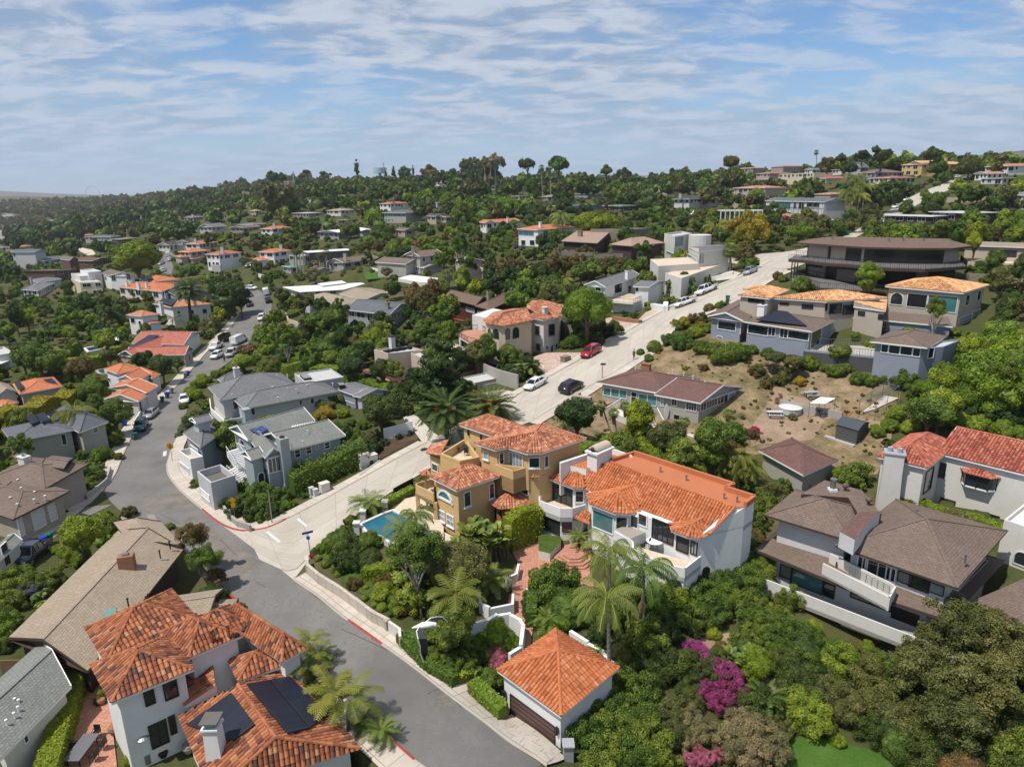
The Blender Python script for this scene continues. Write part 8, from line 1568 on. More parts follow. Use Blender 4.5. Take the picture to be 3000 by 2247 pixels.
put('airy',M_,'2:965,345,55',label='tall grey barked tree left of the white gabled orange roofed house',low=1.2);put('round',RD,'2:725,480,28 770,465,15',low=.7);put('cone',D_k,'3:245,240,31',label='dark pointed cypress in front of the long white modern house',low=.8,seed=1)
put('umb',D_k,'3:215,122,42',label='broad umbrella pine on the skyline at centre',low=2.0,hs=1.4,seed=0);put('dome',M_,'3:350,125,48',label='tall dark domed tree standing above the long white modern house',low=2.2,seed=0,hs=1.1);put('round',M_,'3:555,150,28',low=.9,label='bright round tree beside the rose roofed villa');put('airy',G_y,'3:75,120,42 30,120,30',low=1.5)
put('dome',L_m,'3:505,380,90',label='wide bright green dome tree behind the orange hip roofed house',low=.7,hs=.8,seed=2);put('dome',L_m,'3:130,305,70',label='bright lime dome tree left of the dark pointed cypress',low=.7,hs=.8,seed=1);put('round',M_,'3:590,245,55 650,250,60 710,250,45 620,280,40 730,295,35',low=.7);put('round',D_k,'3:370,300,40 350,265,30 400,330,35 465,320,35 280,450,35 115,400,35 65,430,35',low=.8)
put('round',D_k,'4:478,115,30 595,75,32 572,50,18 525,70,25 450,80,20 650,88,12 620,60,15',low=.9);put('round',D_k,'4:772,65,30',label='dark round tree behind the golden villa roof',low=1.2);put('round',M_,'4:795,115,35 820,150,25',low=.8);put('round',D_k,'4:910,110,40',low=.8,label='large dark round tree right of the golden villa');put('round',R_t,'4:50,95,30 400,95,25',low=.8)
put('round',H_g,'4:870,180,32 1075,185,30 1095,165,25',low=.7);put('round',M_,'4:685,260,32 780,235,42 750,210,20 920,300,45 915,280,30 1025,235,30 560,215,30 545,240,30',low=.7);put('wild',O_l,'4:550,310,50 500,325,30 325,315,45 375,320,35 280,320,25 300,340,30',low=.6);put('ball',M_,'4:670,345,35 730,345,38 780,350,30 825,350,25 625,320,25 595,345,25',low=.5);put('wild',R_t,'4:975,345,35 1030,350,40 1085,345,35 940,355,25',low=.6);put('round',M_,'4:1065,595,42 1030,580,20',low=.8);put('wild',M_,'4:1060,550,22 1090,540,20 995,550,15 655,185,25 600,180,20 325,180,25 360,175,20 295,185,20')
rest0=[]
# ---- planting between the houses, spread over the ground where no house, road or view of one is in the way
def bbox(P):return(min(p[0]for p in P),min(p[1]for p in P),max(p[0]for p in P),max(p[1]for p in P))
FB_=[(bbox([(a,b)for a,b in P]),inset([vc(a,b,0)for a,b in P],-1.2)if len(P)==4 else P)for P,z in FOOT]
RB_=[(bbox(P),P)for P in ROADW]
def onroad(x,y,m=0):
 for(x0,y0,x1,y1),P in RB_:
  if x0-m<x<x1+m and y0-m<y<y1+m:
   if inpoly(x,y,P):return True
   if m and any(inpoly(x+dx*m,y+dy*m,P)for dx,dy in((1,0),(-1,0),(0,1),(0,-1))):return True
 return False
def onhouse(x,y,m=0):
 for(x0,y0,x1,y1),P in FB_:
  if x0-m-1.3<x<x1+m+1.3 and y0-m-1.3<y<y1+m+1.3:
   if inpoly(x,y,P):return True
   if m and any(inpoly(x+dx*m,y+dy*m,P)for dx,dy in((1,0),(-1,0),(0,1),(0,-1))):return True
 return False
NOPX=[q(s)for s in("4:225,440 915,440 900,600 225,600","F:550,310 690,150 850,150 850,350 560,360","1:-5,395 200,395 200,440 -5,440","N:1560,1232 1745,1120 1905,1030 1960,1000 2100,1010 2300,1040 2580,1120 2640,1150 2600,1290 2560,1380 2250,1310 2180,1350 1900,1345 1620,1280","B:550,50 750,100 800,240 650,210 620,500 520,500 465,310 540,210","B:280,0 400,80 380,130 270,90 30,45 50,0","A:0,480 280,480 325,480 625,826 0,826","6:300,350 440,350 450,415 320,400","C:325,725 500,750 700,850 300,850","5:350,380 450,380 440,425 360,420","5:350,485 465,475 435,500 365,525","C:50,400 170,400 170,500 60,500","A:0,75 240,50 215,210 0,200","H:270,280 505,280 505,450 270,450","H:500,450 1104,500 1104,750 500,650","D:0,720 280,690 280,828 0,828","A:0,0 280,30 210,200 0,210","E:845,380 1025,340 1030,400 825,480")]
def nopx(p):return any(inpoly(p[0],p[1],P)for P in NOPX)
def covers(P,r,h,tol=.06):
 x,y,z=proj(P+vc(0,0,h/2));rp=r/z*F;hp=h/z*F*.5;a0,b0,a1,b1=x-rp,y-hp,x+rp,y+hp
 for(x0,y0,x1,y1,d)in KEEP:
  if d>z-3:
   yy=y0+(y1-y0)*(.8 if z<120 else .62 if z<330 else .75);w=min(a1,x1)-max(a0,x0);g=min(b1,yy)-max(b0,y0)
   if w>0 and g>0 and w*g>tol*(a1-a0)*(b1-b0):return True
 for px_,py_ in((x,b0),(x,y),(x-rp*.8,y),(x+rp*.8,y)):
  H=hit((px_,py_))
  if(H-P).length<260 and onroad(H.x,H.y,0):return True
 return False
far_pts=[]
# ---- wooded skyline: crowns whose tops follow the traced tree line
SK=q("N:0,562 80,560 250,556 410,552 570,545 730,528 810,520 900,508 980,500 1085,508 1180,492 1260,488 1335,472 1440,472 1490,492 1545,474 1630,472 1710,486 1790,474 1900,488 1980,478 2090,472 2140,458 2220,456 2330,472 2440,464 2510,446 2580,440 2660,458 2740,458 2850,462 3000,466 3040,466")
SRG=random.Random(5)
for dist,frac in((520,.62),(640,.85),(760,1.0)):
 x=0
 while x<3030:
  for(xa,ya),(xb,yb)in zip(SK[:-1],SK[1:]):
   if xa<=x<=xb:yt=ya+(yb-ya)*(x-xa)/(xb-xa)
  dd=dist*(1.5 if x<900 else .62 if x>2450 else 1);r=ray((x,yt));h=hypot(r.x,r.y);g=CAM+r*(dd/h);gr=ground(g.x,g.y);Hh=(g.z-gr)*frac*SRG.uniform(.62,1.0)
  if Hh>2 and(x<2180 or not covers(vc(g.x,g.y,gr),Hh/2.4,Hh*.9,.02)):Hh=min(Hh,26);R_=Hh/2.2 if Hh<14 else Hh/SRG.uniform(2.4,3.0);R_=max(R_,3);rest0.append((vc(g.x,g.y,gr-.25*Hh if Hh<9 else gr),R_,True,SRG.choice((D_k,M_,M_,O_l,D_k)),dd))
  else:R_=4
  x+=R_*SRG.uniform(.9,2.0)/dd*F
FRG=random.Random(21)
def palette(px_,py_,d):
 u=FRG.random()
 if d>330:return FRG.choices((D_k,M_,O_l,R_t,H_g),(4,4,2,.6,1.4)if px_>1000 or d<800 else(1,.5,3,4,0))[0]
 return FRG.choices((M_,D_k,H_g,L_m,O_l,R_t,G_y,G_d,RD,LC),(32,16,16,10,9,3,2)+((1.2,.8,.6)if d>90 else(0,0,0)))[0]
r_=46.0
while r_<2600:
 sp=2.7+r_*.0125 if r_<330 else 6.9+(r_-330)*.02 if r_<1150 else 26
 az=R(-44)
 while az<R(46):
  az+=sp/r_*FRG.uniform(.75,1.25);rr=r_+FRG.uniform(-.5,.5)*sp;x,y=rr*sin(az),rr*cos(az);z=ground(x,y);P=vc(x,y,z);px_,py_,d=proj(P)
  if not(-500<px_<3700 and py_<2700)or nopx((px_,py_)):continue
  if onhouse(x,y,.9)or onroad(x,y,1.1):continue
  g_=te_col(az);i_=int((math.log(rr)-LR0)/(LR1-LR0)*(NR-1))
  if i_>5 and g_[:i_].max()>(z+7-CAMZ)/rr:continue
  if d>1150 and px_>1000:continue
  big=FRG.random()<(.42 if d<330 else .6);R_=(FRG.uniform(1.7,3.1)if d<330 else FRG.uniform(3.0,5.2)if d<1150 else FRG.uniform(5,11))if big or d>1150 else FRG.uniform(.8,1.7);H_=R_*2.25 if big else R_*1.4;tries=0
  if d<78 and px_>1400:big=False;R_=FRG.uniform(.9,2.1);H_=R_
  while covers(P,R_,H_)and tries<2:R_=(.55,.5)[tries]*(R_ if tries==0 else 1.9);big=False;H_=R_*1.3;tries+=1
  if tries==2 and covers(P,R_,H_):continue
  mt=palette(px_,py_,d)
  far_pts.append((d/max(R_,.1),P,R_,big,mt,d))
 r_+=sp*.8
far_pts.sort(key=lambda t:t[0]);cT=cS=0;rest=list(rest0)
nT0=sum(1 for p in PLANTS if p[4]=='tree');nS0=sum(1 for p in PLANTS if p[4]in('shrub','bush'));print('manual plants',len(PLANTS),nT0,nS0,'auto',len(far_pts))
for key,P,R_,big,mt,d in far_pts:
 if big and mt in(RD,G_d):mt=M_
 if 0<proj(P)[0]<3000 and big and cT<285-nT0:plant(FRG.choice(('round','round','dome','tall','airy')if mt in(O_l,M_)else('round','dome','round','tall')),mt,P,R_,hs=FRG.uniform(.85,1.15));cT+=1
 elif not 0<proj(P)[0]<3000:rest.append((P,R_,big,mt,d))
 elif not big and cS<560-nS0:plant(FRG.choice(('shrub','wild','wild','ball')),mt,P,R_,hs=FRG.uniform(.9,1.3));cS+=1
 else:rest.append((P,R_,big,mt,d))
print('rest',len(rest))
FARC={(i,l):crown_arrays(31+i,('round','wild','dome','round')[i],l)for i in range(4)for l in(2,3)}
for i in range(420):
 p=hit((SRG.uniform(1560,2620),SRG.uniform(985,1390)))
 if inpoly(*proj(p)[:2],NOPX[3])and not onhouse(p.x,p.y,.3)and not onroad(p.x,p.y,.3):rest.append((p,SRG.uniform(.12,.42),False,SRG.choice((G_y,O_l,R_t)),100))
for mt in set(r[3]for r in rest):
 Vs,F4s,F3s,Ts=[],[],[],[];k0=0
 for P,R_,big,m,d in rest:
  if m!=mt:continue
  V,a,b,t=FARC[(int(P.x*7)%4,2 if 101<d<330 else 3)]
  an=FRG.random()*6.28;ca,sa=cos(an),sin(an);W=np.stack([V[:,0]*ca-V[:,1]*sa,V[:,0]*sa+V[:,1]*ca,V[:,2]],1)*(R_,R_,R_*(1.15 if big else .9))+np.array((P.x,P.y,P.z+R_*(1.15 if big else .45)))
  Vs.append(W);F4s.append(a+k0);F3s.append(b+k0);Ts.append(t);k0+=len(V)
 o=bpy.data.objects.new('distant_woodland',arr_mesh('distant_woodland',np.vstack(Vs),np.vstack(F4s),np.vstack(F3s),np.concatenate(Ts),mt));link(o);tag(o,'distant '+KW[mt]+' tree cover spread over the far hillsides','woodland',kind='stuff')
 # ================================================================== vehicles
for n_,c_,r_,m_ in(('p_white',(.72,.72,.71),.25,0),('p_silver',(.42,.43,.44),.3,.5),('p_red',(.36,.008,.02),.22,.1),('p_black',(.012,.013,.018),.2,.1),('p_teal',(.02,.08,.09),.25,.4),('p_navy',(.01,.015,.03),.2,.1),('p_grey',(.09,.1,.11),.3,.5),('tyre',(.015,.015,.015),.8,0),('rimm',(.3,.3,.31),.35,.8),('lamp_w',(.7,.7,.68),.15,0),('lamp_r',(.3,.01,.01),.2,0)):
 m,t,b,L=nm(n_);iv(b,'Base Color',(*c_,1));iv(b,'Roughness',r_);iv(b,'Metallic',m_)
 if n_[:2]=='p_':iv(b,'Coat Weight',.6);iv(b,'Coat Roughness',.08)
VK={'sedan':(4.7,.9,[(-2.35,.6,.35,.62),(-2.25,.8,.25,.9),(-1.6,.9,.2,.98),(-.5,.92,.2,.96),(.9,.92,.2,.93),(1.7,.88,.2,.82),(2.2,.78,.25,.7),(2.35,.6,.35,.55)],[(-1.75,.95,.98,.66),(-1.0,.95,1.38,.6),(.1,.94,1.42,.6),(.55,.93,1.34,.58),(1.25,.9,.92,.66)],1.38,.33),'suv':(4.7,.95,[(-2.35,.7,.4,.75),(-2.3,.88,.3,1.05),(-1.6,.95,.28,1.12),(.9,.95,.28,1.06),(1.7,.9,.28,.98),(2.2,.82,.3,.82),(2.35,.65,.4,.65)],[(-2.2,1.05,1.1,.72),(-1.75,1.1,1.62,.64),(.1,1.08,1.68,.64),(.5,1.06,1.6,.62),(1.2,1.02,1.05,.7)],1.42,.37),'pickup':(5.6,.98,[(-2.8,.85,.5,1.0),(-2.75,.95,.45,1.12),(-1.0,.97,.42,1.12),(.9,.97,.42,1.12),(1.9,.95,.42,1.08),(2.65,.88,.45,.98),(2.8,.75,.5,.75)],[(-1.05,1.1,1.15,.78),(-.85,1.12,1.78,.68),(.6,1.12,1.82,.68),(.85,1.1,1.74,.66),(1.5,1.08,1.12,.76)],1.75,.42),'van':(5.6,1.0,[(-2.8,.95,.45,1.0),(-2.75,1.0,.35,1.25),(1.2,1.0,.35,1.25),(2.1,.95,.38,1.12),(2.7,.85,.42,.95),(2.8,.7,.5,.7)],[(-2.78,1.24,1.28,.95),(-2.7,1.24,2.25,.88),(.9,1.24,2.3,.88),(1.3,1.22,2.15,.84),(2.15,1.14,1.18,.84)],1.8,.38)}
VC={}
def vehicle_meshes(kind,pm):
 k=(kind,pm)
 if k in VC:return VC[k]
 L_,W_,st,cb,ax,wr=VK[kind];body=MB();rings=[]
 for x,w,z0,z1 in st:rings.append([(x,-w*.9,z0),(x,-w,z0+.14),(x,-w,z1-.22),(x,-w*.9,z1),(x,0,z1+.035),(x,w*.9,z1),(x,w,z1-.22),(x,w,z0+.14),(x,w*.9,z0)])
 n=9;vs=[p for r in rings for p in r];fs=[(i*n+j,i*n+j+1,(i+1)*n+j+1,(i+1)*n+j)for i in range(len(rings)-1)for j in range(n-1)]+[(i*n+8,i*n,(i+1)*n,(i+1)*n+8)for i in range(len(rings)-1)]+[tuple(range(n))[::-1],tuple((len(rings)-1)*n+j for j in range(n))];body.mesh(vs,fs,pm)
 gl=MB();roof=MB();C=[[(x,-W_*.9,zb),(x,-wt,zt),(x,wt,zt),(x,W_*.9,zb)]for x,zb,zt,wt in cb];wdark='carglass' if kind!='van' else pm
 for i in range(len(C)-1):
  a,b=C[i],C[i+1];m_='carglass' if(i in(0,len(C)-2)and not(kind=='van' and i==0))else wdark;gl.poly([a[0],b[0],b[1],a[1]],m_ if kind!='van' or i>1 else pm);gl.poly([a[2],b[2],b[3],a[3]],m_ if kind!='van' or i>1 else pm)
  if i in(0,len(C)-2):gl.poly([a[1],b[1],b[2],a[2]],m_)
  else:roof.poly([(p[0],p[1],p[2]+.02)for p in(a[1],b[1],b[2],a[2])],pm)
 for i in(1,len(C)-2):
  for s in(0,3):
   o=1 if s==0 else 2;j=0 if i==1 else len(C)-1;roof.bar(C[j][s],C[i][o],.07,.05,pm)
 xm=(C[1][0][0]+C[-2][0][0])/2
 for s in(-1,1):roof.bar((xm,s*W_*.9,cb[1][1]),(xm-.03,s*cb[1][3]*1.01,cb[1][2]),.09,.03,pm);roof.bar((C[1][1][0],s*cb[1][3],cb[1][2]+.01),(C[-2][1][0],s*cb[-2][3],cb[-2][2]+.02),.06,.06,pm);body.box((C[-2][0][0]+.25,s*(W_+.08),cb[-1][1]+.1),(.16,.2,.14),pm);body.box((0,s*W_*.985,.36),(L_*.5,.03,.09),'black')
 if kind=='pickup':
  for s in(-1,1):body.box((-1.92,s*.9,1.16),(1.65,.12,.12),pm)
  body.poly([(-2.7,-.84,1.165),(-1.12,-.84,1.165),(-1.12,.84,1.165),(-2.7,.84,1.165)],'black')
 wh=MB();wh.tube([(0,-.11,0),(0,.11,0)],wr,'tyre',14);rm_=MB();rm_.tube([(0,-.12,0),(0,.12,0)],wr*.62,'rimm',10);li=MB();li.box((0,0,0),(.1,.34,.15),'lamp_w');lr=MB();lr.box((0,0,0),(.08,.2,.3 if kind in('suv','van','pickup')else .16),'lamp_r')
 D={}
 for nme,mb_ in(('body',body),('window_glass',gl),('roof_panel',roof),('wheel',wh),('rim',rm_),('headlight',li),('taillight',lr)):
  o=mb_.build(nme,loc=(0,0,0),smooth=nme in('body',));D[nme]=o.data;bpy.data.objects.remove(o)
 VC[k]=(D,L_,W_,st,ax,wr);return VC[k]
def vehicle(kind,pm,s,label,name=None,dz=.1,group=None,scale=1.0):
 f,r=[hit(p)for p in q(s)];D,L_,W_,st,ax,wr=vehicle_meshes(kind,pm);c=(f+r)/2;d=f-r;d.z=0;d.normalize();a,b=c+d*1.4,c-d*1.4;za,zb=ground(a.x,a.y),ground(b.x,b.y);e=vc(-d.y,d.x,0);zl,zr_=ground(*(c+e*.8).xy),ground(*(c-e*.8).xy)
 root=empty(name or{'sedan':'parked_car','suv':'parked_car','pickup':'pickup_truck','van':'parked_van'}[kind],(c.x,c.y,(za+zb)/2+dz),label,{'sedan':'car','suv':'car','pickup':'pickup','van':'van'}[kind],group);X_=vc(d.x,d.y,(za-zb)/2.8).normalized();Y_=vc(e.x,e.y,(zl-zr_)/1.6);Y_=(Y_-X_*Y_.dot(X_)).normalized();root.rotation_euler=Matrix((X_,Y_,X_.cross(Y_))).transposed().to_euler();root.scale=(scale,)*3
 for nme in('body','window_glass','roof_panel'):link(bpy.data.objects.new(nme,D[nme]),root)
 for x in(-ax,ax):
  for y in(-1,1):w=bpy.data.objects.new('wheel',D['wheel']);link(w,root);w.location=(x,y*(W_-.1),wr);link(bpy.data.objects.new('rim',D['rim']),w)
 for y in(-1,1):
  w=bpy.data.objects.new('headlight',D['headlight']);link(w,root);w.location=(L_/2-.1,y*W_*.68,st[-1][3]+.08);w=bpy.data.objects.new('taillight',D['taillight']);link(w,root);w.location=(-L_/2+.06,y*W_*.82,st[1][3]-.18)
 return root
for a_ in(('sedan','p_white','F:545,204 611,168','white sedan parked nose downhill on the concrete street opposite the black car'),('suv','p_black','F:754,182 692,216','black estate car parked on the concrete street facing uphill'),('suv','p_red','F:774,75 832,41','red crossover parked nose downhill outside the cream tower house'),('pickup','p_white','8:419,301 490,275','smaller white pickup parked below the big white pickup',None,.1,None,.92),('pickup','p_white','8:512,250 582,220','big white pickup with dark wheel arches parked by the hedge',None,.1,None,1.08),('suv','p_silver','8:710,164 760,142','silver crossover parked highest on the concrete street'),('sedan','p_silver','D:595,320 629,289','silver sedan parked at the left kerb beside the orange roofed garage'),('suv','p_teal','D:562,374 582,336','dark teal hatchback parked behind the silver sedan'),('suv','p_white','D:859,79 898,56','pearl white crossover stopped in the street beside the white pickup'),('pickup','p_white','5:914,416 956,389','white pickup towing a black dump trailer up the left street'),('pickup','p_white','6:135,488 102,520','white pickup seen from behind opposite the pearl white crossover'),('van','p_white','6:165,445 138,458','white van half hidden by the rusty tree'),('pickup','p_white','6:234,368 265,330','white work truck loaded with racks beside the pool hedge'),('pickup','p_grey','6:196,274 194,304','dark grey pickup seen from behind below the white van'),('van','p_white','6:188,235 191,262','white passenger van at the left side of the bend'),('suv','p_white','6:219,220 189,220','white car at the top of the street bend'),('pickup','p_black','6:272,258 281,289','black pickup in the row at the right kerb of the bend'),('van','p_white','6:265,228 271,252','tall white van parked in front of the black pickup'),('suv','p_silver','6:205,122 189,124','silver car on the drive of the white balcony villa'),('pickup','p_navy','A:60,192 142,122','black pickup parked on the driveway between the lower left houses'),('van','p_white','1:725,515 730,525','uppermost white van on the far street right of the lime tree',None,.15),('suv','p_white','1:732,534 734,542','white car below the uppermost van on the far street',None,.15),('sedan','p_silver','1:688,558 708,550','silver car at the left edge of the far street',None,.15),('suv','p_white','1:690,591 710,585','white car at the foot of the lime tree',None,.15),('suv','p_white','1:828,602 852,598','white car beside the dark roof behind the tall date palm',None,.15),('suv','p_white','4:631,264 655,255','white car parked lowest on the upper hill road',None,.2),('pickup','p_white','4:665,240 692,228','white truck parked beside the blue dumpsters',None,.2),('van','p_white','4:475,348 492,328','white truck with a ladder rack at the foot of the upper road',None,.2),('suv','p_navy','4:720,190 750,182','dark car on the upper road below the round roofed house',None,.2),('suv','p_white','4:850,153 875,150','white car left of the pair near the hilltop',None,.2),('suv','p_silver','4:888,156 910,152','silver car beside the large dark tree on the hilltop',None,.2),('suv','p_white','4:940,154 968,150','white car rightmost near the hilltop',None,.2),('sedan','p_white','D:748,260 750,230','white car mostly hidden by lime shrubs at the right kerb')):vehicle(*a_)
f,r=T('5:950,384 992,352');d=(f-r);d.z=0;d.normalize();c=(f+r)/2;t_=empty('dump_trailer',c+vc(0,0,.1),'black high sided dump trailer behind the white pickup on the left street','trailer',rz=atan2(d.y,d.x));mb=MB();mb.box((0,0,.75),(4.6,1.9,.1),'iron')
for y in(-.95,.95):mb.box((0,y,1.3),(4.6,.07,1.1),'iron');[mb.box((-2.2+i*.73,y,1.3),(.08,.12,1.15),'dark')for i in range(7)]
for x in(-2.3,2.3):mb.box((x,0,1.3),(.07,1.9,1.1),'iron')
mb.bar((2.3,0,.6),(3.6,0,.5),.15,.15,'iron');mb.build('trailer_bed',t_)
for x in(-.45,.45):
 for y in(-1,1):mb=MB();mb.tube([(x,y*.95,.35),(x,y*1.12,.35)],.35,'tyre',12);mb.build('wheel',t_)
 # ================================================================== bins, signs, boxes
BN={}
def bin_(s,m,label,sc_=1.0):
 P=hit(q(s)[0]);t_=empty('wheelie_bin',P+vc(0,0,.15),label,'bin',rz=rng.random()*3)
 if m not in BN:
  a,b,c=MB(),MB(),MB();a.mesh([(x*w,y*w,z)for z,w in((.06,.24),(1.0,.33))for x,y in((-1,-1),(1,-1),(1,1),(-1,1))],BX,m);b.mesh([(x*.36,y*.37,z)for z in(1.0,1.09)for x,y in((-1,-1),(1,-1),(1,1),(-1,1))],BX,m);c.tube([(-.3,.3,.12),(.3,.3,.12)],.12,'tyre',8);BN[m]=[]
  for nme,x_ in(('body',a),('lid',b),('axle',c)):o=x_.build(nme,loc=(0,0,0));BN[m].append((nme,o.data));bpy.data.objects.remove(o)
 for nme,me in BN[m]:link(bpy.data.objects.new(nme,me),t_)
for s_,m_,l_ in(('D:658,248','greenbin','green wheelie bin lowest of three at the kerb by the orange garage'),('D:678,230','bluebin','blue wheelie bin between the green and grey bins at the left kerb'),('D:695,212','greybin','grey wheelie bin uphill of the blue one at the left kerb'),('D:752,150','greybin','grey wheelie bin beside the topmost blue bin'),('D:761,142','bluebin','topmost blue wheelie bin on the left kerb'),('D:549,398','greenbin','green wheelie bin just below the dark teal hatchback'),('D:506,345','bluebin','blue bin behind the shrubs left of the teal hatchback'),('A:145,112','bluebin','blue bin behind the black pickup'),('A:162,102','greenbin','green bin under the bright yellow green tree'),('6:163,350','bluebin','blue bin at the kerb below the dark round trees'),('8:636,272','greenbin','green bin at the street edge above the blue grey house'),('8:419,395','greenbin','green bin among the shrubs beside the concrete street'),('F:452,165','bluebin','blue bin beside the flat roofed garage')):bin_(s_,m_,l_)
def sign(base,parts,label,hgt,cat='road sign',post='metal'):
 P=hit(q(base)[0]);t_=empty('road_sign' if cat=='road sign' else 'street_sign',P,label,cat);mb=MB();mb.tube([P,P+vc(0,0,hgt)],.04,post,6);mb.build('post',t_)
 for kd,z,w,m in parts:
  c=P+vc(0,-.07,z);mb=MB();n={'diamond':4,'round':16,'square':4,'blade':4}[kd];r0={'diamond':0,'square':pi/4}.get(kd,0)
  if kd=='blade':mb.box(c,(w,.03,.25),m,.5)
  else:ring=[vc(cos(r0+2*pi*i/n)*w,0,sin(r0+2*pi*i/n)*w)for i in range(n)];mb.mesh([c+p for p in ring]+[c+p+vc(0,.03,0)for p in ring],[tuple(range(n)),tuple(range(n,2*n))[::-1]]+[(i,(i+1)%n,n+(i+1)%n,n+i)for i in range(n)],m)
  mb.build('sign_plate',t_)
  if kd=='round':m2=MB();m2.bar(c+vc(-.2,-.04,-.1),c+vc(.1,-.04,.15),.09,.02,'black');m2.bar(c+vc(-.05,-.04,.2),c+vc(.16,-.04,.18),.09,.02,'black');m2.build('arrow',t_)
sign('D:699,489',[('round',2.6,.52,'signyellow')],'round orange warning sign on a post by the small white garage',2.7);sign('E:264,739',[('diamond',3.1,.4,'signyellow'),('square',2.45,.36,'signyellow')],'yellow diamond warning sign with square plate below at the corner shrubs',3.3)
sign('A:1006,148',[('blade',2.9,1.1,'signblue'),('square',2.3,.26,'signblue')],'blue street name sign on the planted corner',2.95,'street sign')
for s_,h_,l_ in(('E:411,739',4.2,'thin leaning bare pole among the corner shrubs'),('B:342,460',3.6,'short white garden light post under the yellow green palm'),('F:848,150',2.0,'bare wooden post beside the beige house roof'),('4:272,350',5,'pale street light left of the portable toilet')):
 P=hit(q(s_)[0]);mb=MB();mb.tube([P,P+vc(0,0,h_)],.07,'metal' if h_!=3.6 else 'trim',6)
 if h_ in(3.6,5):mb.bar(P+vc(-.7,0,h_),P+vc(.1,0,h_+.15),.12,.1,'trim')
 mk(mb,'pole',P,l_,'pole')
def cabinet(s,w,d_,h_,m,label,rz=.72):
 P=hit(q(s)[0]);t_=empty('utility_cabinet',P,label,'utility box');mb=MB();mb.box((P.x,P.y,P.z+h_/2),(w,d_,h_),m,rz);mb.build('case',t_);mb=MB();mb.box((P.x,P.y,P.z+h_+.04),(w+.1,d_+.1,.09),m,rz);mb.box((P.x,P.y,P.z+.03),(w+.3,d_+.3,.12),'conc',rz);mb.build('lid',t_)
cabinet('E:782,508',1.3,1.0,1.9,'ivory','tall cream electrical cabinet beside the uphill sidewalk');cabinet('E:816,492',1.2,.9,1.2,'ivory','shorter cream electrical cabinet next to the tall one');cabinet('E:624,612',1.1,.8,1.3,'ivory','cream cabinet with louvres below the long hedge');cabinet('E:572,625',.5,.5,1.1,'palegrey','left slim grey utility post box on the sidewalk');cabinet('E:588,629',.5,.5,1.0,'palegrey','right slim grey utility post box on the sidewalk');cabinet('F:700,84',1.5,1.1,1.0,'olive','low green transformer box at the drive of the tower house');cabinet('B:150,385',.35,.35,1.0,'tan','small beige post box at the end of the tan retaining wall')
for s_,sz,l_ in(('4:622,245',(6,2.4,2.6),'lower blue dumpster on the right hill'),('4:662,226',(5,2.4,3.0),'upper blue dumpster beside the white truck')):
 P=hit(q(s_)[0]);mb=MB();mb.box((P.x,P.y,P.z+sz[2]/2),sz,'bluetarp',.6);[mb.box((P.x+cos(.6)*k*.9+sin(.6)*1.25,P.y+sin(.6)*k*.9-cos(.6)*1.25,P.z+sz[2]/2),(.12,.12,sz[2]),'signblue',.6)for k in(-3,-2,-1,0,1,2,3)];mk(mb,'dumpster',P,l_,'dumpster')
P=hit(q('4:452,358')[0]);mb=MB();mb.mesh([P+vc(x*w,y*.9,z)for z,w in((.3,1.6),(1.6,2.3))for x,y in((-1,-1),(1,-1),(1,1),(-1,1))],BX3,'greenbin');mk(mb,'skip',P,'green skip behind the white ladder truck','dumpster')
P=hit(q('4:422,328')[0]);t_=empty('portable_toilet',P,'bright blue portable toilet with white roof below the scaffolded house','toilet');mb=MB();mb.box((P.x,P.y,P.z+1.3),(1.5,1.5,2.6),'bluetarp',.2);mb.build('cabin',t_);mb=MB();mb.box((P.x,P.y,P.z+2.75),(1.6,1.6,.35),'trim',.2);mb.build('roof',t_);mb=MB();mb.box((P.x-.1,P.y-.78,P.z+1.2),(.8,.05,2.0),'signblue',.2);mb.build('door',t_)
# ================================================================== dry yard
def TB(s,dz=0):return hit(q(s)[0])+vc(0,0,dz)
P=TB('H:158,288');t_=empty('water_tank',P,'round grey tank with domed cover on the dry yard','tank');mb=MB();mb.tube([P,P+vc(0,0,.8)],1.45,'palegrey',24);mb.build('shell',t_);mb=MB();mb.tube([P+vc(0,0,.8),P+vc(0,0,.9),P+vc(0,0,1.08)],[1.52,1.3,.3],'chalk',24);mb.build('cover',t_)
def picnic(s,m,label,rz,name='picnic_table'):
 P=TB(s);t_=empty(name,P,label,'table',rz=rz);mb=MB();mb.box((0,0,.75),(2.0,.8,.06),m);mb.build('tabletop',t_)
 for y in(-.75,.75):mb=MB();mb.box((0,y,.45),(2.0,.28,.05),m);mb.build('bench',t_)
 for x in(-.75,.75):mb=MB();mb.bar((x,-.75,.42),(x,.75,.42),.06,.08,m);mb.bar((x,-.6,0),(x,-.25,.74),.07,.08,m);mb.bar((x,.6,0),(x,.25,.74),.07,.08,m);mb.build('leg',t_)
picnic('H:95,305','palegrey','pale weathered picnic table left of the round tank',-.15);picnic('H:292,298','iron','black table in the shade of the white sail',.1,'garden_table');picnic('H:240,225','greywall','small grey table behind the block wall',.2,'garden_table')
WL('H:122,235 235,260 345,280 368,285',1.1,'low grey block wall across the dry yard','greige',.25);steps('H:390,280 375,300',4,1.6,'brick','rough brick steps at the end of the grey block wall')
sp4=[hit(p,2.3)for p in q('H:238,250 280,225 342,230 300,252')];mb=MB();mb.mesh(sp4+[p-vc(0,0,.04)for p in sp4],BX2,'linen');t_=empty('shade_sail',sp4[0]-vc(0,0,2.3),'white shade sail stretched above the dry yard','shade sail');mb.build('cloth',t_)
for p in sp4:mb=MB();mb.tube([X(p,ground(p.x,p.y)),p],.04,'metal',6);mb.build('post',t_)
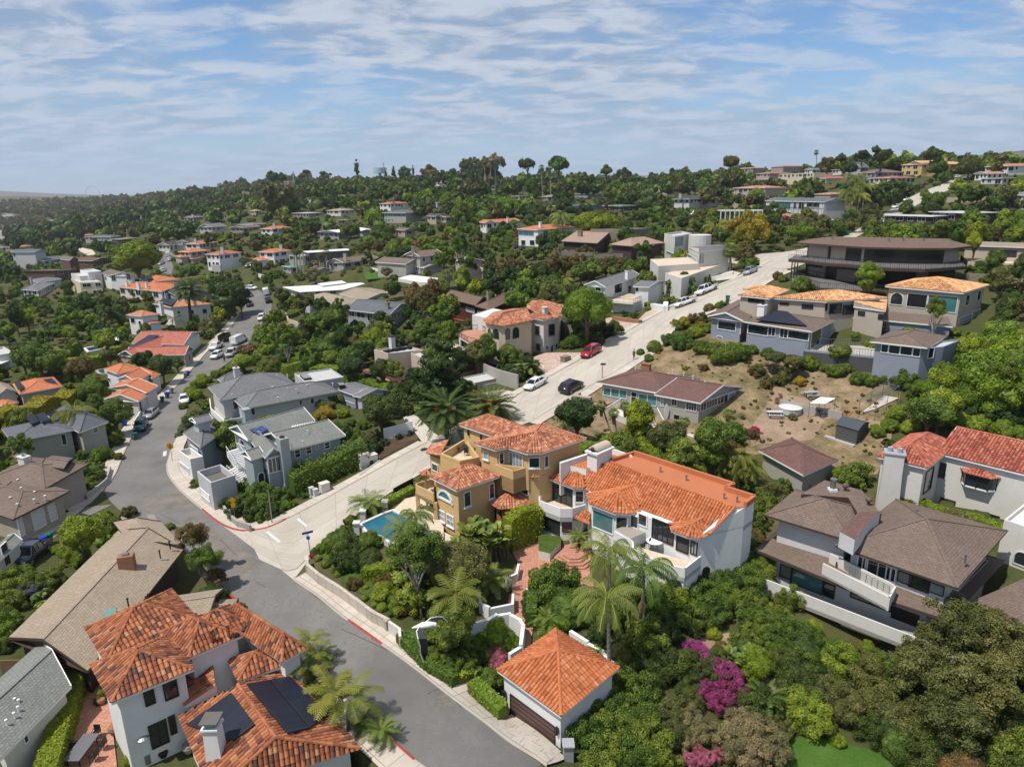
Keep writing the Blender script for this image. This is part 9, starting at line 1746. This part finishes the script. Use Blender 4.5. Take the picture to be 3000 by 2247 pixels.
P=TB('H:388,400');g0=on_z(q('H:345,392')[0],P.z);c1,c2,c3=[on_z(p,P.z+.1)for p in q('H:340,389 425,415 470,382')];D4=[c1,c2,c3,c1+c3-c2];t_=empty('storage_shed',c2,'dark grey storage shed with curved roof on a concrete pad','shed');mb=MB();mb.prism([(p.x,p.y)for p in D4],P.z-.4,P.z+1.9,'slatwall');mb.build('wall',t_);mb=MB();o_=inset([X(p,P.z+1.88)for p in D4],-.12);m1,m2=(o_[1]+o_[2])/2,(o_[0]+o_[3])/2;qa,qb=(o_[1]*3+o_[2])/4,(o_[0]*3+o_[3])/4;qc,qd=(o_[1]+o_[2]*3)/4,(o_[0]+o_[3]*3)/4;up=vc(0,0,.5);u2=vc(0,0,.36)
for a,b,c,d in((o_[0],o_[1],qa+u2,qb+u2),(qb+u2,qa+u2,m1+up,m2+up),(m2+up,m1+up,qc+u2,qd+u2),(qd+u2,qc+u2,o_[2],o_[3])):mb.poly([a,b,c,d],'p_grey')
mb.poly([o_[1],o_[2],qc+u2,m1+up,qa+u2],'slatwall');mb.build('roof',t_);mb=MB();pd=pz('H:295,382 415,422 500,385 400,350',P.z+.02);mb.prism([(p.x,p.y)for p in pd],P.z-.5,P.z+.02,'conc');mb.build('concrete_pad',t_)
tp=[hit(p,2.6)for p in q('H:442,234 509,246 602,181 538,169')];t_=empty('mesh_cage',X(tp[0],tp[0].z-2.6),'open metal pipe cage frame beside the dry yard path','cage');mb=MB()
for i in range(4):mb.bar(tp[i],tp[(i+1)%4],.06,.06,'metal')
for i in range(1,12):mb.bar(tp[0].lerp(tp[3],i/12),tp[1].lerp(tp[2],i/12),.02,.02,'metal');mb.bar(tp[0].lerp(tp[1],i/12),tp[3].lerp(tp[2],i/12),.02,.02,'metal')
mb.build('top_frame',t_)
for p in tp+[(tp[0]+tp[3])/2,(tp[1]+tp[2])/2]:mb=MB();mb.tube([X(p,ground(p.x,p.y)-.3),p],.035,'metal',6);mb.build('post',t_)
drape('concrete_pad',T('H:440,298 540,225 598,235 500,280'),'drive',.2,.8)
for s_,l_ in(('H:102,255','yellowish garden chair left of the round tank'),('H:118,245','second yellowish garden chair nearer the block wall')):chair(TB(s_),2.5,'wood','',l_)
P=TB('G:622,112');mb=MB();n=15;cu=[(sin(pi*i/n)**.6*.3,2.5*i/n)for i in range(n+1)];rg_=[P+vc(x,-.25*(z/2.5)+0,z)for x,z in cu]+[P+vc(-x,-.25*(z/2.5),z)for x,z in cu[::-1]][1:-1];k=len(rg_);mb.mesh(rg_+[p+vc(0,.08,0)for p in rg_],[tuple(range(k)),tuple(range(k,2*k))[::-1]]+[(i,(i+1)%k,k+(i+1)%k,k+i)for i in range(k)],'trim');mk(mb,'surfboard',P,'white surfboard leaning upright against the beige house','surfboard')
P=TB('F:765,245',.35);t_=empty('outdoor_sofa',P,'l shaped outdoor sofa with pale cushions on the brick patio','sofa',rz=-.45);mb=MB();mb.box((0,0,.2),(3.0,.8,.4),'fabric_grey');mb.box((-1.2,1.1,.2),(.8,1.6,.4),'fabric_grey');mb.build('base',t_);mb=MB();mb.box((0,.05,.48),(2.9,.7,.16),'tan');mb.box((-1.2,1.1,.48),(.7,1.5,.16),'tan');mb.build('cushion',t_)
patio_set(on_z(q('B:1015,115')[0],zf+.02),'round white table on the white villa balcony','trim',0,.8,'trim');CHLAB='dark chair at the white table on the villa balcony';chair(on_z(q('B:992,112')[0],zf+.02),1.0,'iron','')
P=TB('A:272,795',.15);t_=empty('dining_table',P,'dark rectangular table on the terracotta terrace at lower left','table');mb=MB();mb.box(P+vc(0,0,.74),(1.1,2.4,.06),'fabric_grey');mb.build('tabletop',t_)
for x,y in((-.4,-1),(.4,-1),(.4,1),(-.4,1)):mb=MB();mb.bar(P+vc(x,y,0),P+vc(x,y,.72),.06,.06,'iron');mb.build('leg',t_)
for i,(x,y,r_,l_)in enumerate(((-1,.5,-1.57,'upper left'),(-1,-.5,-1.57,'lower left'),(1,.6,1.57,'upper right'),(1,-.4,1.57,'lower right'),(0,1.6,3.14,'far end'))):chair(P+vc(x,y,0),r_,'iron','','wrought iron chair at the %s of the dark terrace table'%l_,'chairs round the dark terrace table')
P=TB('A:482,820',.2);t_=empty('patio_heater',P,'slim metal patio heater outside the tiled house window','heater');mb=MB();mb.tube([P,P+vc(0,0,.7)],.2,'metal',10);mb.tube([P+vc(0,0,.7),P+vc(0,0,2.1)],.05,'metal',6);mb.build('stand',t_);mb=MB();mb.tube([P+vc(0,0,2.15),P+vc(0,0,2.3)],[.45,.1],'metal',14);mb.build('heat_shade',t_)
for s_,m_,r_,l_ in(('A:376,720','brick',.45,'large clay pot of yellow flowers beside the tiled house'),('A:331,625','brick',.3,'clay pot with reddish leaves on the terracotta terrace'),('A:612,780','stone',.42,'big stone urn by the tiled house wall'),('A:531,795','black',.35,'black covered pot by the tiled house wall'),('A:306,478','brick',.3,'small clay pot at the top of the terracotta terrace')):
 P=TB(s_,.1);mb=MB();mb.tube([P,P+vc(0,0,r_),P+vc(0,0,r_*1.5)],[r_*.6,r_,r_*.85],m_,12);mk(mb,'plant_pot',P,l_,'pot')
def umbrella(s,h_,r_,m,label,seg=8):
 P=hit(q(s)[0],h_);t_=empty('parasol',X(P,P.z-h_),label,'parasol');mb=MB();mb.tube([X(P,P.z-h_),P],.04,'trim',6);mb.build('pole',t_);mb=MB();mb.tube([P-vc(0,0,.45),P],[r_,.03],m,seg);mb.build('canopy',t_)
umbrella('7:724,220',2.5,2.2,'linen','white parasol left of the garage terrace house');umbrella('5:484,352',2.6,2.6,'linen','white parasol beside the small dark pool');umbrella('6:800,545',2.4,1.5,'linen','white parasol on the red deck of the flat roofed house');umbrella('1:785,462',2.6,2.8,'linen','white parasol beside the distant grey roofed gable');umbrella('7:431,198',3,1.6,'cloth_teal','teal canopy among the trees above the red timber house',4)
aw=[hit(p,2.8)for p in q('6:812,542 845,528 942,538 860,555')];t_=empty('awning',X(aw[0],aw[0].z-2.8),'tan fabric awning on posts beside the dark cedar','awning');mb=MB();mb.mesh(aw+[p-vc(0,0,.08)for p in aw],BX2,'fabric_tan');mb.build('cloth',t_)
for p in aw:mb=MB();mb.bar(X(p,ground(p.x,p.y)),p,.12,.12,'wood');mb.build('post',t_)
P=hit(q('3:934,372')[0]);t_=empty('gazebo',P,'small white gazebo with tiered roof on the middle hillside','gazebo')
for i in range(6):a=i*1.047;mb=MB();mb.tube([P+vc(cos(a)*1.8,sin(a)*1.8,0),P+vc(cos(a)*1.8,sin(a)*1.8,3.2)],.12,'trim',6);mb.build('post',t_)
mb=MB();mb.tube([P+vc(0,0,3.2),P+vc(0,0,4.0)],[2.6,1.2],'flat_white',8);mb.tube([P+vc(0,0,4.2),P+vc(0,0,5.2)],[1.3,.1],'flat_white',8);mb.build('roof',t_)
pg=[at_d(p,262)for p in q('4:15,269 165,268')];t_=empty('pergola',X(pg[0],ground(pg[0].x,pg[0].y)),'long white pergola left of the scaffolded house','pergola');mb=MB()
for o_ in(0,4):mb.bar(pg[0]+vc(0,o_,0),pg[1]+vc(0,o_,0),.3,.3,'trim')
for i in range(19):p=pg[0].lerp(pg[1],i/18);mb.bar(p+vc(0,-.6,.25),p+vc(0,4.6,.25),.15,.2,'trim')
mb.build('beams',t_)
for i in range(10):p=pg[0].lerp(pg[1],i/9);mb=MB();mb.bar(X(p,p.z-5),p,.3,.3,'trim');mb.build('post',t_)
for s_,b_,w_,l_ in(('2:624,112','2:624,200',.5,'tall thin mast beside the pale blue water tower'),('2:233,150','2:233,200',.8,'short antenna tower with cross arms on the left ridge')):
 a=at_d(q(s_)[0],760);b=at_d(q(b_)[0],760);mb=MB();mb.tube([X(a,b.z),a],[w_,w_*.6],'greywall',6)
 for k in range(4):z=a.z-1-k*2.2;mb.bar(X(a,z)-vc(1.6,0,0),X(a,z)+vc(1.6,0,0),.25,.25,'greywall')
 mk(mb,'mast',X(a,b.z),l_,'mast')
a=at_d(q('2:609,160')[0],900);t_=empty('water_tower',a,'pale blue water tower just above the ridge trees','water tower');mb=MB();mb.tube([a,a+vc(0,0,7)],9,'waterblue',20);mb.build('tank',t_);mb=MB();mb.tube([a-vc(0,0,25),a],2,'waterblue',10);mb.build('stem',t_)
c=at_d(q('1:400,248')[0],1500);mb=MB();rr=60/2.95/F*1500;mb.tube([c+vc(cos(t)*rr,0,sin(t)*rr*1.0)for t in np.linspace(-.2,pi+.2,26)],.4,'palegrey',6);mk(mb,'far_arch',c,'thin pale arch rising over the far mesa skyline','arch')
# ================================================================== people and the gull
def skinmesh(name,V,E,Rr,mat,parent,sub=1):
 me=bpy.data.meshes.new(name);me.from_pydata(V,E,[]);me.materials.append(MATS[mat]);o=bpy.data.objects.new(name,me);link(o,parent)if parent else link(o);sk=o.modifiers.new('Skin','SKIN');me.skin_vertices.new()if not me.skin_vertices else None
 for i,r in enumerate(Rr):me.skin_vertices[0].data[i].radius=(r,r)
 me.skin_vertices[0].data[0].use_root=True;o.modifiers.new('Sub','SUBSURF').levels=sub;o.modifiers['Sub'].render_levels=sub;return o
def person(P,label,shirt,trousers,rz=0,h_=1.72,stride=.18,sit=False,name='person'):
 root=empty(name,P,label,'person',rz=rz);k=h_/1.72;S=lambda L_:[(a*k,b*k,c*k)for a,b,c in L_];dz=-.42 if sit else 0
 hip=.95+dz;kn=[(-.1,.42 if sit else stride*.6,.5 if not sit else .52),(.1,.42 if sit else-stride*.3,.5 if not sit else .52)];ft=[(-.1,.42 if sit else stride,.07),(.1,.42 if sit else-stride,.07)]
 J=S([(0,0,hip),(0,0,hip+.28),(0,0,hip+.5),(0,0,hip+.58),(0,.01,hip+.66),(0,.02,hip+.76),(-.1,0,hip-.04),kn[0],ft[0],(ft[0][0],ft[0][1]+.15,.04),(.1,0,hip-.04),kn[1],ft[1],(ft[1][0],ft[1][1]+.15,.04),(-.19,0,hip+.47),(-.25,-.04,hip+.2),(-.24,.12,hip-.02),(-.235,.16,hip-.1),(.19,0,hip+.47),(.25,.03,hip+.2),(.24,.14,hip+.0),(.235,.18,hip-.08)])
 E=[(0,1),(1,2),(2,3),(3,4),(4,5),(0,6),(6,7),(7,8),(8,9),(0,10),(10,11),(11,12),(12,13),(2,14),(14,15),(15,16),(16,17),(2,18),(18,19),(19,20),(20,21)];Rr=[x*k for x in(.13,.12,.13,.06,.09,.085,.09,.06,.04,.035,.09,.06,.04,.035,.06,.042,.03,.035,.06,.042,.03,.035)]
 skinmesh('body',J,E,Rr,'skin',root)
 skinmesh('shirt',[J[i]for i in(0,1,2,14,15,18,19)],[(0,1),(1,2),(2,3),(3,4),(2,5),(5,6)],[Rr[i]*1.12+.01 for i in(0,1,2,14,15,18,19)],shirt,root);skinmesh('trousers',[J[i]for i in(0,6,7,8,10,11,12)],[(0,1),(1,2),(2,3),(0,4),(4,5),(5,6)],[Rr[i]*1.12+.01 for i in(0,6,7,8,10,11,12)],trousers,root)
 mb=MB();mb.ball((0,-.015*k,(hip+.75)*k),.115*k,'black',10,6,(1,1.05,1));mb.build('hair',root);mb=MB();mb.ball((0,.115*k,(hip+.71)*k),.02,'skin',6,4);mb.build('nose',root);return root
person(TB('F:976,79',.22),'person walking uphill in dark sleeveless top and dark trousers','black','black',2.4);person(TB('6:86,534',.1),'person in black standing in the street beside the white pickup','black','denim',1.0,stride=.06);pr=person(TB('6:143,428',.25),'person in black riding a motorcycle up the left street','black','black',-.6,sit=True)
P=TB('6:143,428',.1);t_=empty('motorcycle',P,'dark motorcycle ridden up the left street','motorcycle',rz=-.6)
for y in(-.65,.65):mb=MB();mb.tube([(-.06,y,.32),(.06,y,.32)],.32,'tyre',14);mb.build('wheel',t_)
mb=MB();mb.bar((0,-.6,.35),(0,.1,.6),.12,.2,'iron');mb.bar((0,.65,.35),(0,.4,.95),.06,.06,'metal');mb.ball((0,.15,.75),.2,'p_black',8,6,(.8,1.4,.8));mb.box((0,-.3,.72),(.25,.6,.1),'black');mb.bar((-.35,.4,1.0),(.35,.4,1.0),.04,.04,'iron');mb.build('frame',t_)
person(on_z(q('B:582,100')[0],zp+.02),'person in white shirt seated beside the hot tub at the patio edge','linen','denim',-1.2,sit=True);P=on_z(q('B:565,108')[0],zp);mb=MB();mb.box((P.x,P.y,P.z+.45),(1.1,1.0,.9),'chalk',.4);mb.box((P.x,P.y,P.z+.93),(1.2,1.1,.1),'linen',.4);mk(mb,'spa_tub',P,'small pale covered tub at the left edge of the patio','tub')
gd=12.5;G_=lambda s,k=0:at_d(q('b:'+s)[0],gd+k);t_=empty('seagull',G_('555,735'),'black backed gull gliding with drooped wings above the sidewalk','bird')
leafless=plain('gullwhite',(.75,.75,.73),.7,.06,6,streak=False);plain('gullgrey',(.045,.047,.052),.7,.2,9,streak=False);plain('beak',(.7,.33,.04),.4,.05,bmp=0,streak=False)
mb=MB();mb.tube([G_('458,750'),G_('490,742'),G_('530,733',-.02),G_('570,728',-.03),G_('598,726',-.02),G_('612,728')],[.012,.03,.062,.06,.042,.03],'gullwhite',10);mb.build('body',t_,smooth=True);mb=MB();mb.ball(G_('606,729',-.01),.044,'gullwhite',10,7);mb.build('head',t_,smooth=True);mb=MB();mb.tube([G_('612,731'),G_('636,738')],[.014,.004],'beak',6);mb.build('beak',t_);mb=MB();mb.ball(G_('612,725',-.05),.007,'black',5,4);mb.build('eye',t_)
mb=MB();mb.mesh([G_('456,752'),G_('470,738'),G_('505,736'),G_('500,750')]+[G_(s,.015)for s in('456,752','470,738','505,736','500,750')],[(0,1,2,3),(7,6,5,4),(0,1,5,4),(3,0,4,7)],'gullwhite');mb.build('tail',t_)
def wing(A,B,ks,nm_):
 mb=MB();w2=MB();n=len(A)
 for i in range(n-1):
  a,b,c,d=G_(A[i],ks[i]),G_(B[i],ks[i]),G_(B[i+1],ks[i+1]),G_(A[i+1],ks[i+1]);th=FWD*.022;mb.mesh([a,b,c,d,a+th,b+th,c+th,d+th],BX2,'gullgrey' if i<n-2 else 'black');w2.bar(a-FWD*.004,d-FWD*.004,.016,.02,'gullwhite')
 o=mb.build(nm_,t_);w2.build('wing_edge',o)
wing(('520,720','487,772','497,820','512,870','513,915','533,968'),('558,742','535,775','553,820','560,870','560,915','537,968'),(0,-.1,-.15,-.05,.1,.2),'wing');wing(('548,712','580,686','620,678','655,680','690,712'),('572,726','600,704','630,695','655,697','688,718'),(0,.15,.3,.45,.6),'wing')
# ================================================================== give every plant a label of its own
def shorten(l):
 w=l.split();out=[]
 for x in w:
  if x in('with','behind','right','left','beside','between','above','below','near','in','among','on','at','cut','half','beyond','of','by','under','alone','high','highest','across','carrying','standing','stepped','and','directly','before','over')and len(out)>2:break
  out.append(x)
 return ' '.join(out[:7])
REF=[(h_.P,proj(h_.P),shorten(h_.short))for h_ in HOUSES]
cnt={}
for it in PLANTS:
 o,stem,P,r,cat=it;p=proj(P);best=None
 for Q,pq,sn in REF:
  d=(P-Q).length+abs(p[0]-pq[0])*p[2]/F*.3
  if best is None or d<best[0]:best=(d,Q,pq,sn)
 d,Q,pq,sn=best;dx,dy=(p[0]-pq[0]),P.y-Q.y;wpx=6/p[2]*F
 rel='left of' if dx<-wpx and abs(dy)<abs(P.x-Q.x)*1.5 else 'right of' if dx>wpx and abs(dy)<abs(P.x-Q.x)*1.5 else 'in front of' if dy<0 else 'behind'
 if len(stem.split())+len(sn.split())>10:sn=' '.join(sn.split()[-5:])
 l='%s %s the %s'%(stem,rel,sn);cnt.setdefault(l,[]).append((r,p,o,cat))
ORD=['','second ','third ','fourth ','fifth ','sixth ','seventh ','eighth ','ninth ','tenth ']
for l,L_ in cnt.items():
 L_.sort(key=lambda t:-t[0]/t[1][2])
 for i,(r,p,o,cat)in enumerate(L_):
  lab=l if len(L_)==1 else(('largest ' if i==0 else ORD[i]+'largest ')if i<10 else 'one of the smaller ')+l;g=None
  o['label']=' '.join(lab.split()[:16]);o['category']=cat
  o['group']={'tree':'trees of the hillside gardens','bush':'bushes of the hillside gardens','shrub':'shrubs of the hillside gardens','palm tree':'palms of the hillside gardens','hedge':'hedges of the hillside gardens','plant':'large leafed plants of the villa garden'}[cat]
  # -------- terrain mesh (after the houses, so that each stands on its pad)
def build_terrain():
 Rr=np.exp(_lr);X=np.sin(_ga)*Rr[None,:];Y=np.cos(_ga)*Rr[None,:];Z=CAMZ+Rr[None,:]*TE
 for poly,z0 in FOOT:
  P=inset([vc(a,b,0)for a,b in poly],-.3)if len(poly)==4 else[vc(a,b,0)for a,b in poly]
  x0,x1=min(p.x for p in P),max(p.x for p in P);y0,y1=min(p.y for p in P),max(p.y for p in P)
  idx=np.argwhere((X>x0)&(X<x1)&(Y>y0)&(Y<y1))
  for i,j in idx:
   if inpoly(X[i,j],Y[i,j],P):Z[i,j]=min(Z[i,j],z0+.02)
 V=np.stack([X,Y,Z],-1).reshape(-1,3)
 i,j=np.meshgrid(np.arange(NA-1),np.arange(NR-1),indexing='ij');a=(i*NR+j).ravel();loops=np.stack([a,a+1,a+NR+1,a+NR],1).ravel();n=len(a)
 loops=np.stack([a,a+NR,a+NR+1,a+1],1).ravel()
 me=raw_mesh('ground',V,loops,np.arange(n)*4,np.full(n,4),['ground'],smooth=True)
 o=link(bpy.data.objects.new('ground',me));tag(o,kind='structure')
 mb=MB();mb.poly([(-9000,-9000,-60),(9000,-9000,-60),(9000,9500,-60),(-9000,9500,-60)],'ground');mb.build('ground_beyond',kind='structure')
build_terrain()
for o in bpy.data.objects:
 if 'org' in o:del o['org']
def haze():
 m=bpy.data.materials.new('haze');m.use_nodes=True;t=m.node_tree;t.nodes.clear();out=nt(t,'ShaderNodeOutputMaterial');v=nt(t,'ShaderNodeVolumePrincipled')
 iv(v,'Color',(.86,.91,1,1));iv(v,'Density',.00008);iv(v,'Anisotropy',.2);t.links.new(v.outputs[0],out.inputs['Volume']);MATS['haze']=m
 mb=MB();mb.prism([(-9800,-9800),(9800,-9800),(9800,9800),(-9800,9800)],-63,150,'haze',bot=True);mb.build('haze',kind='stuff')
haze()
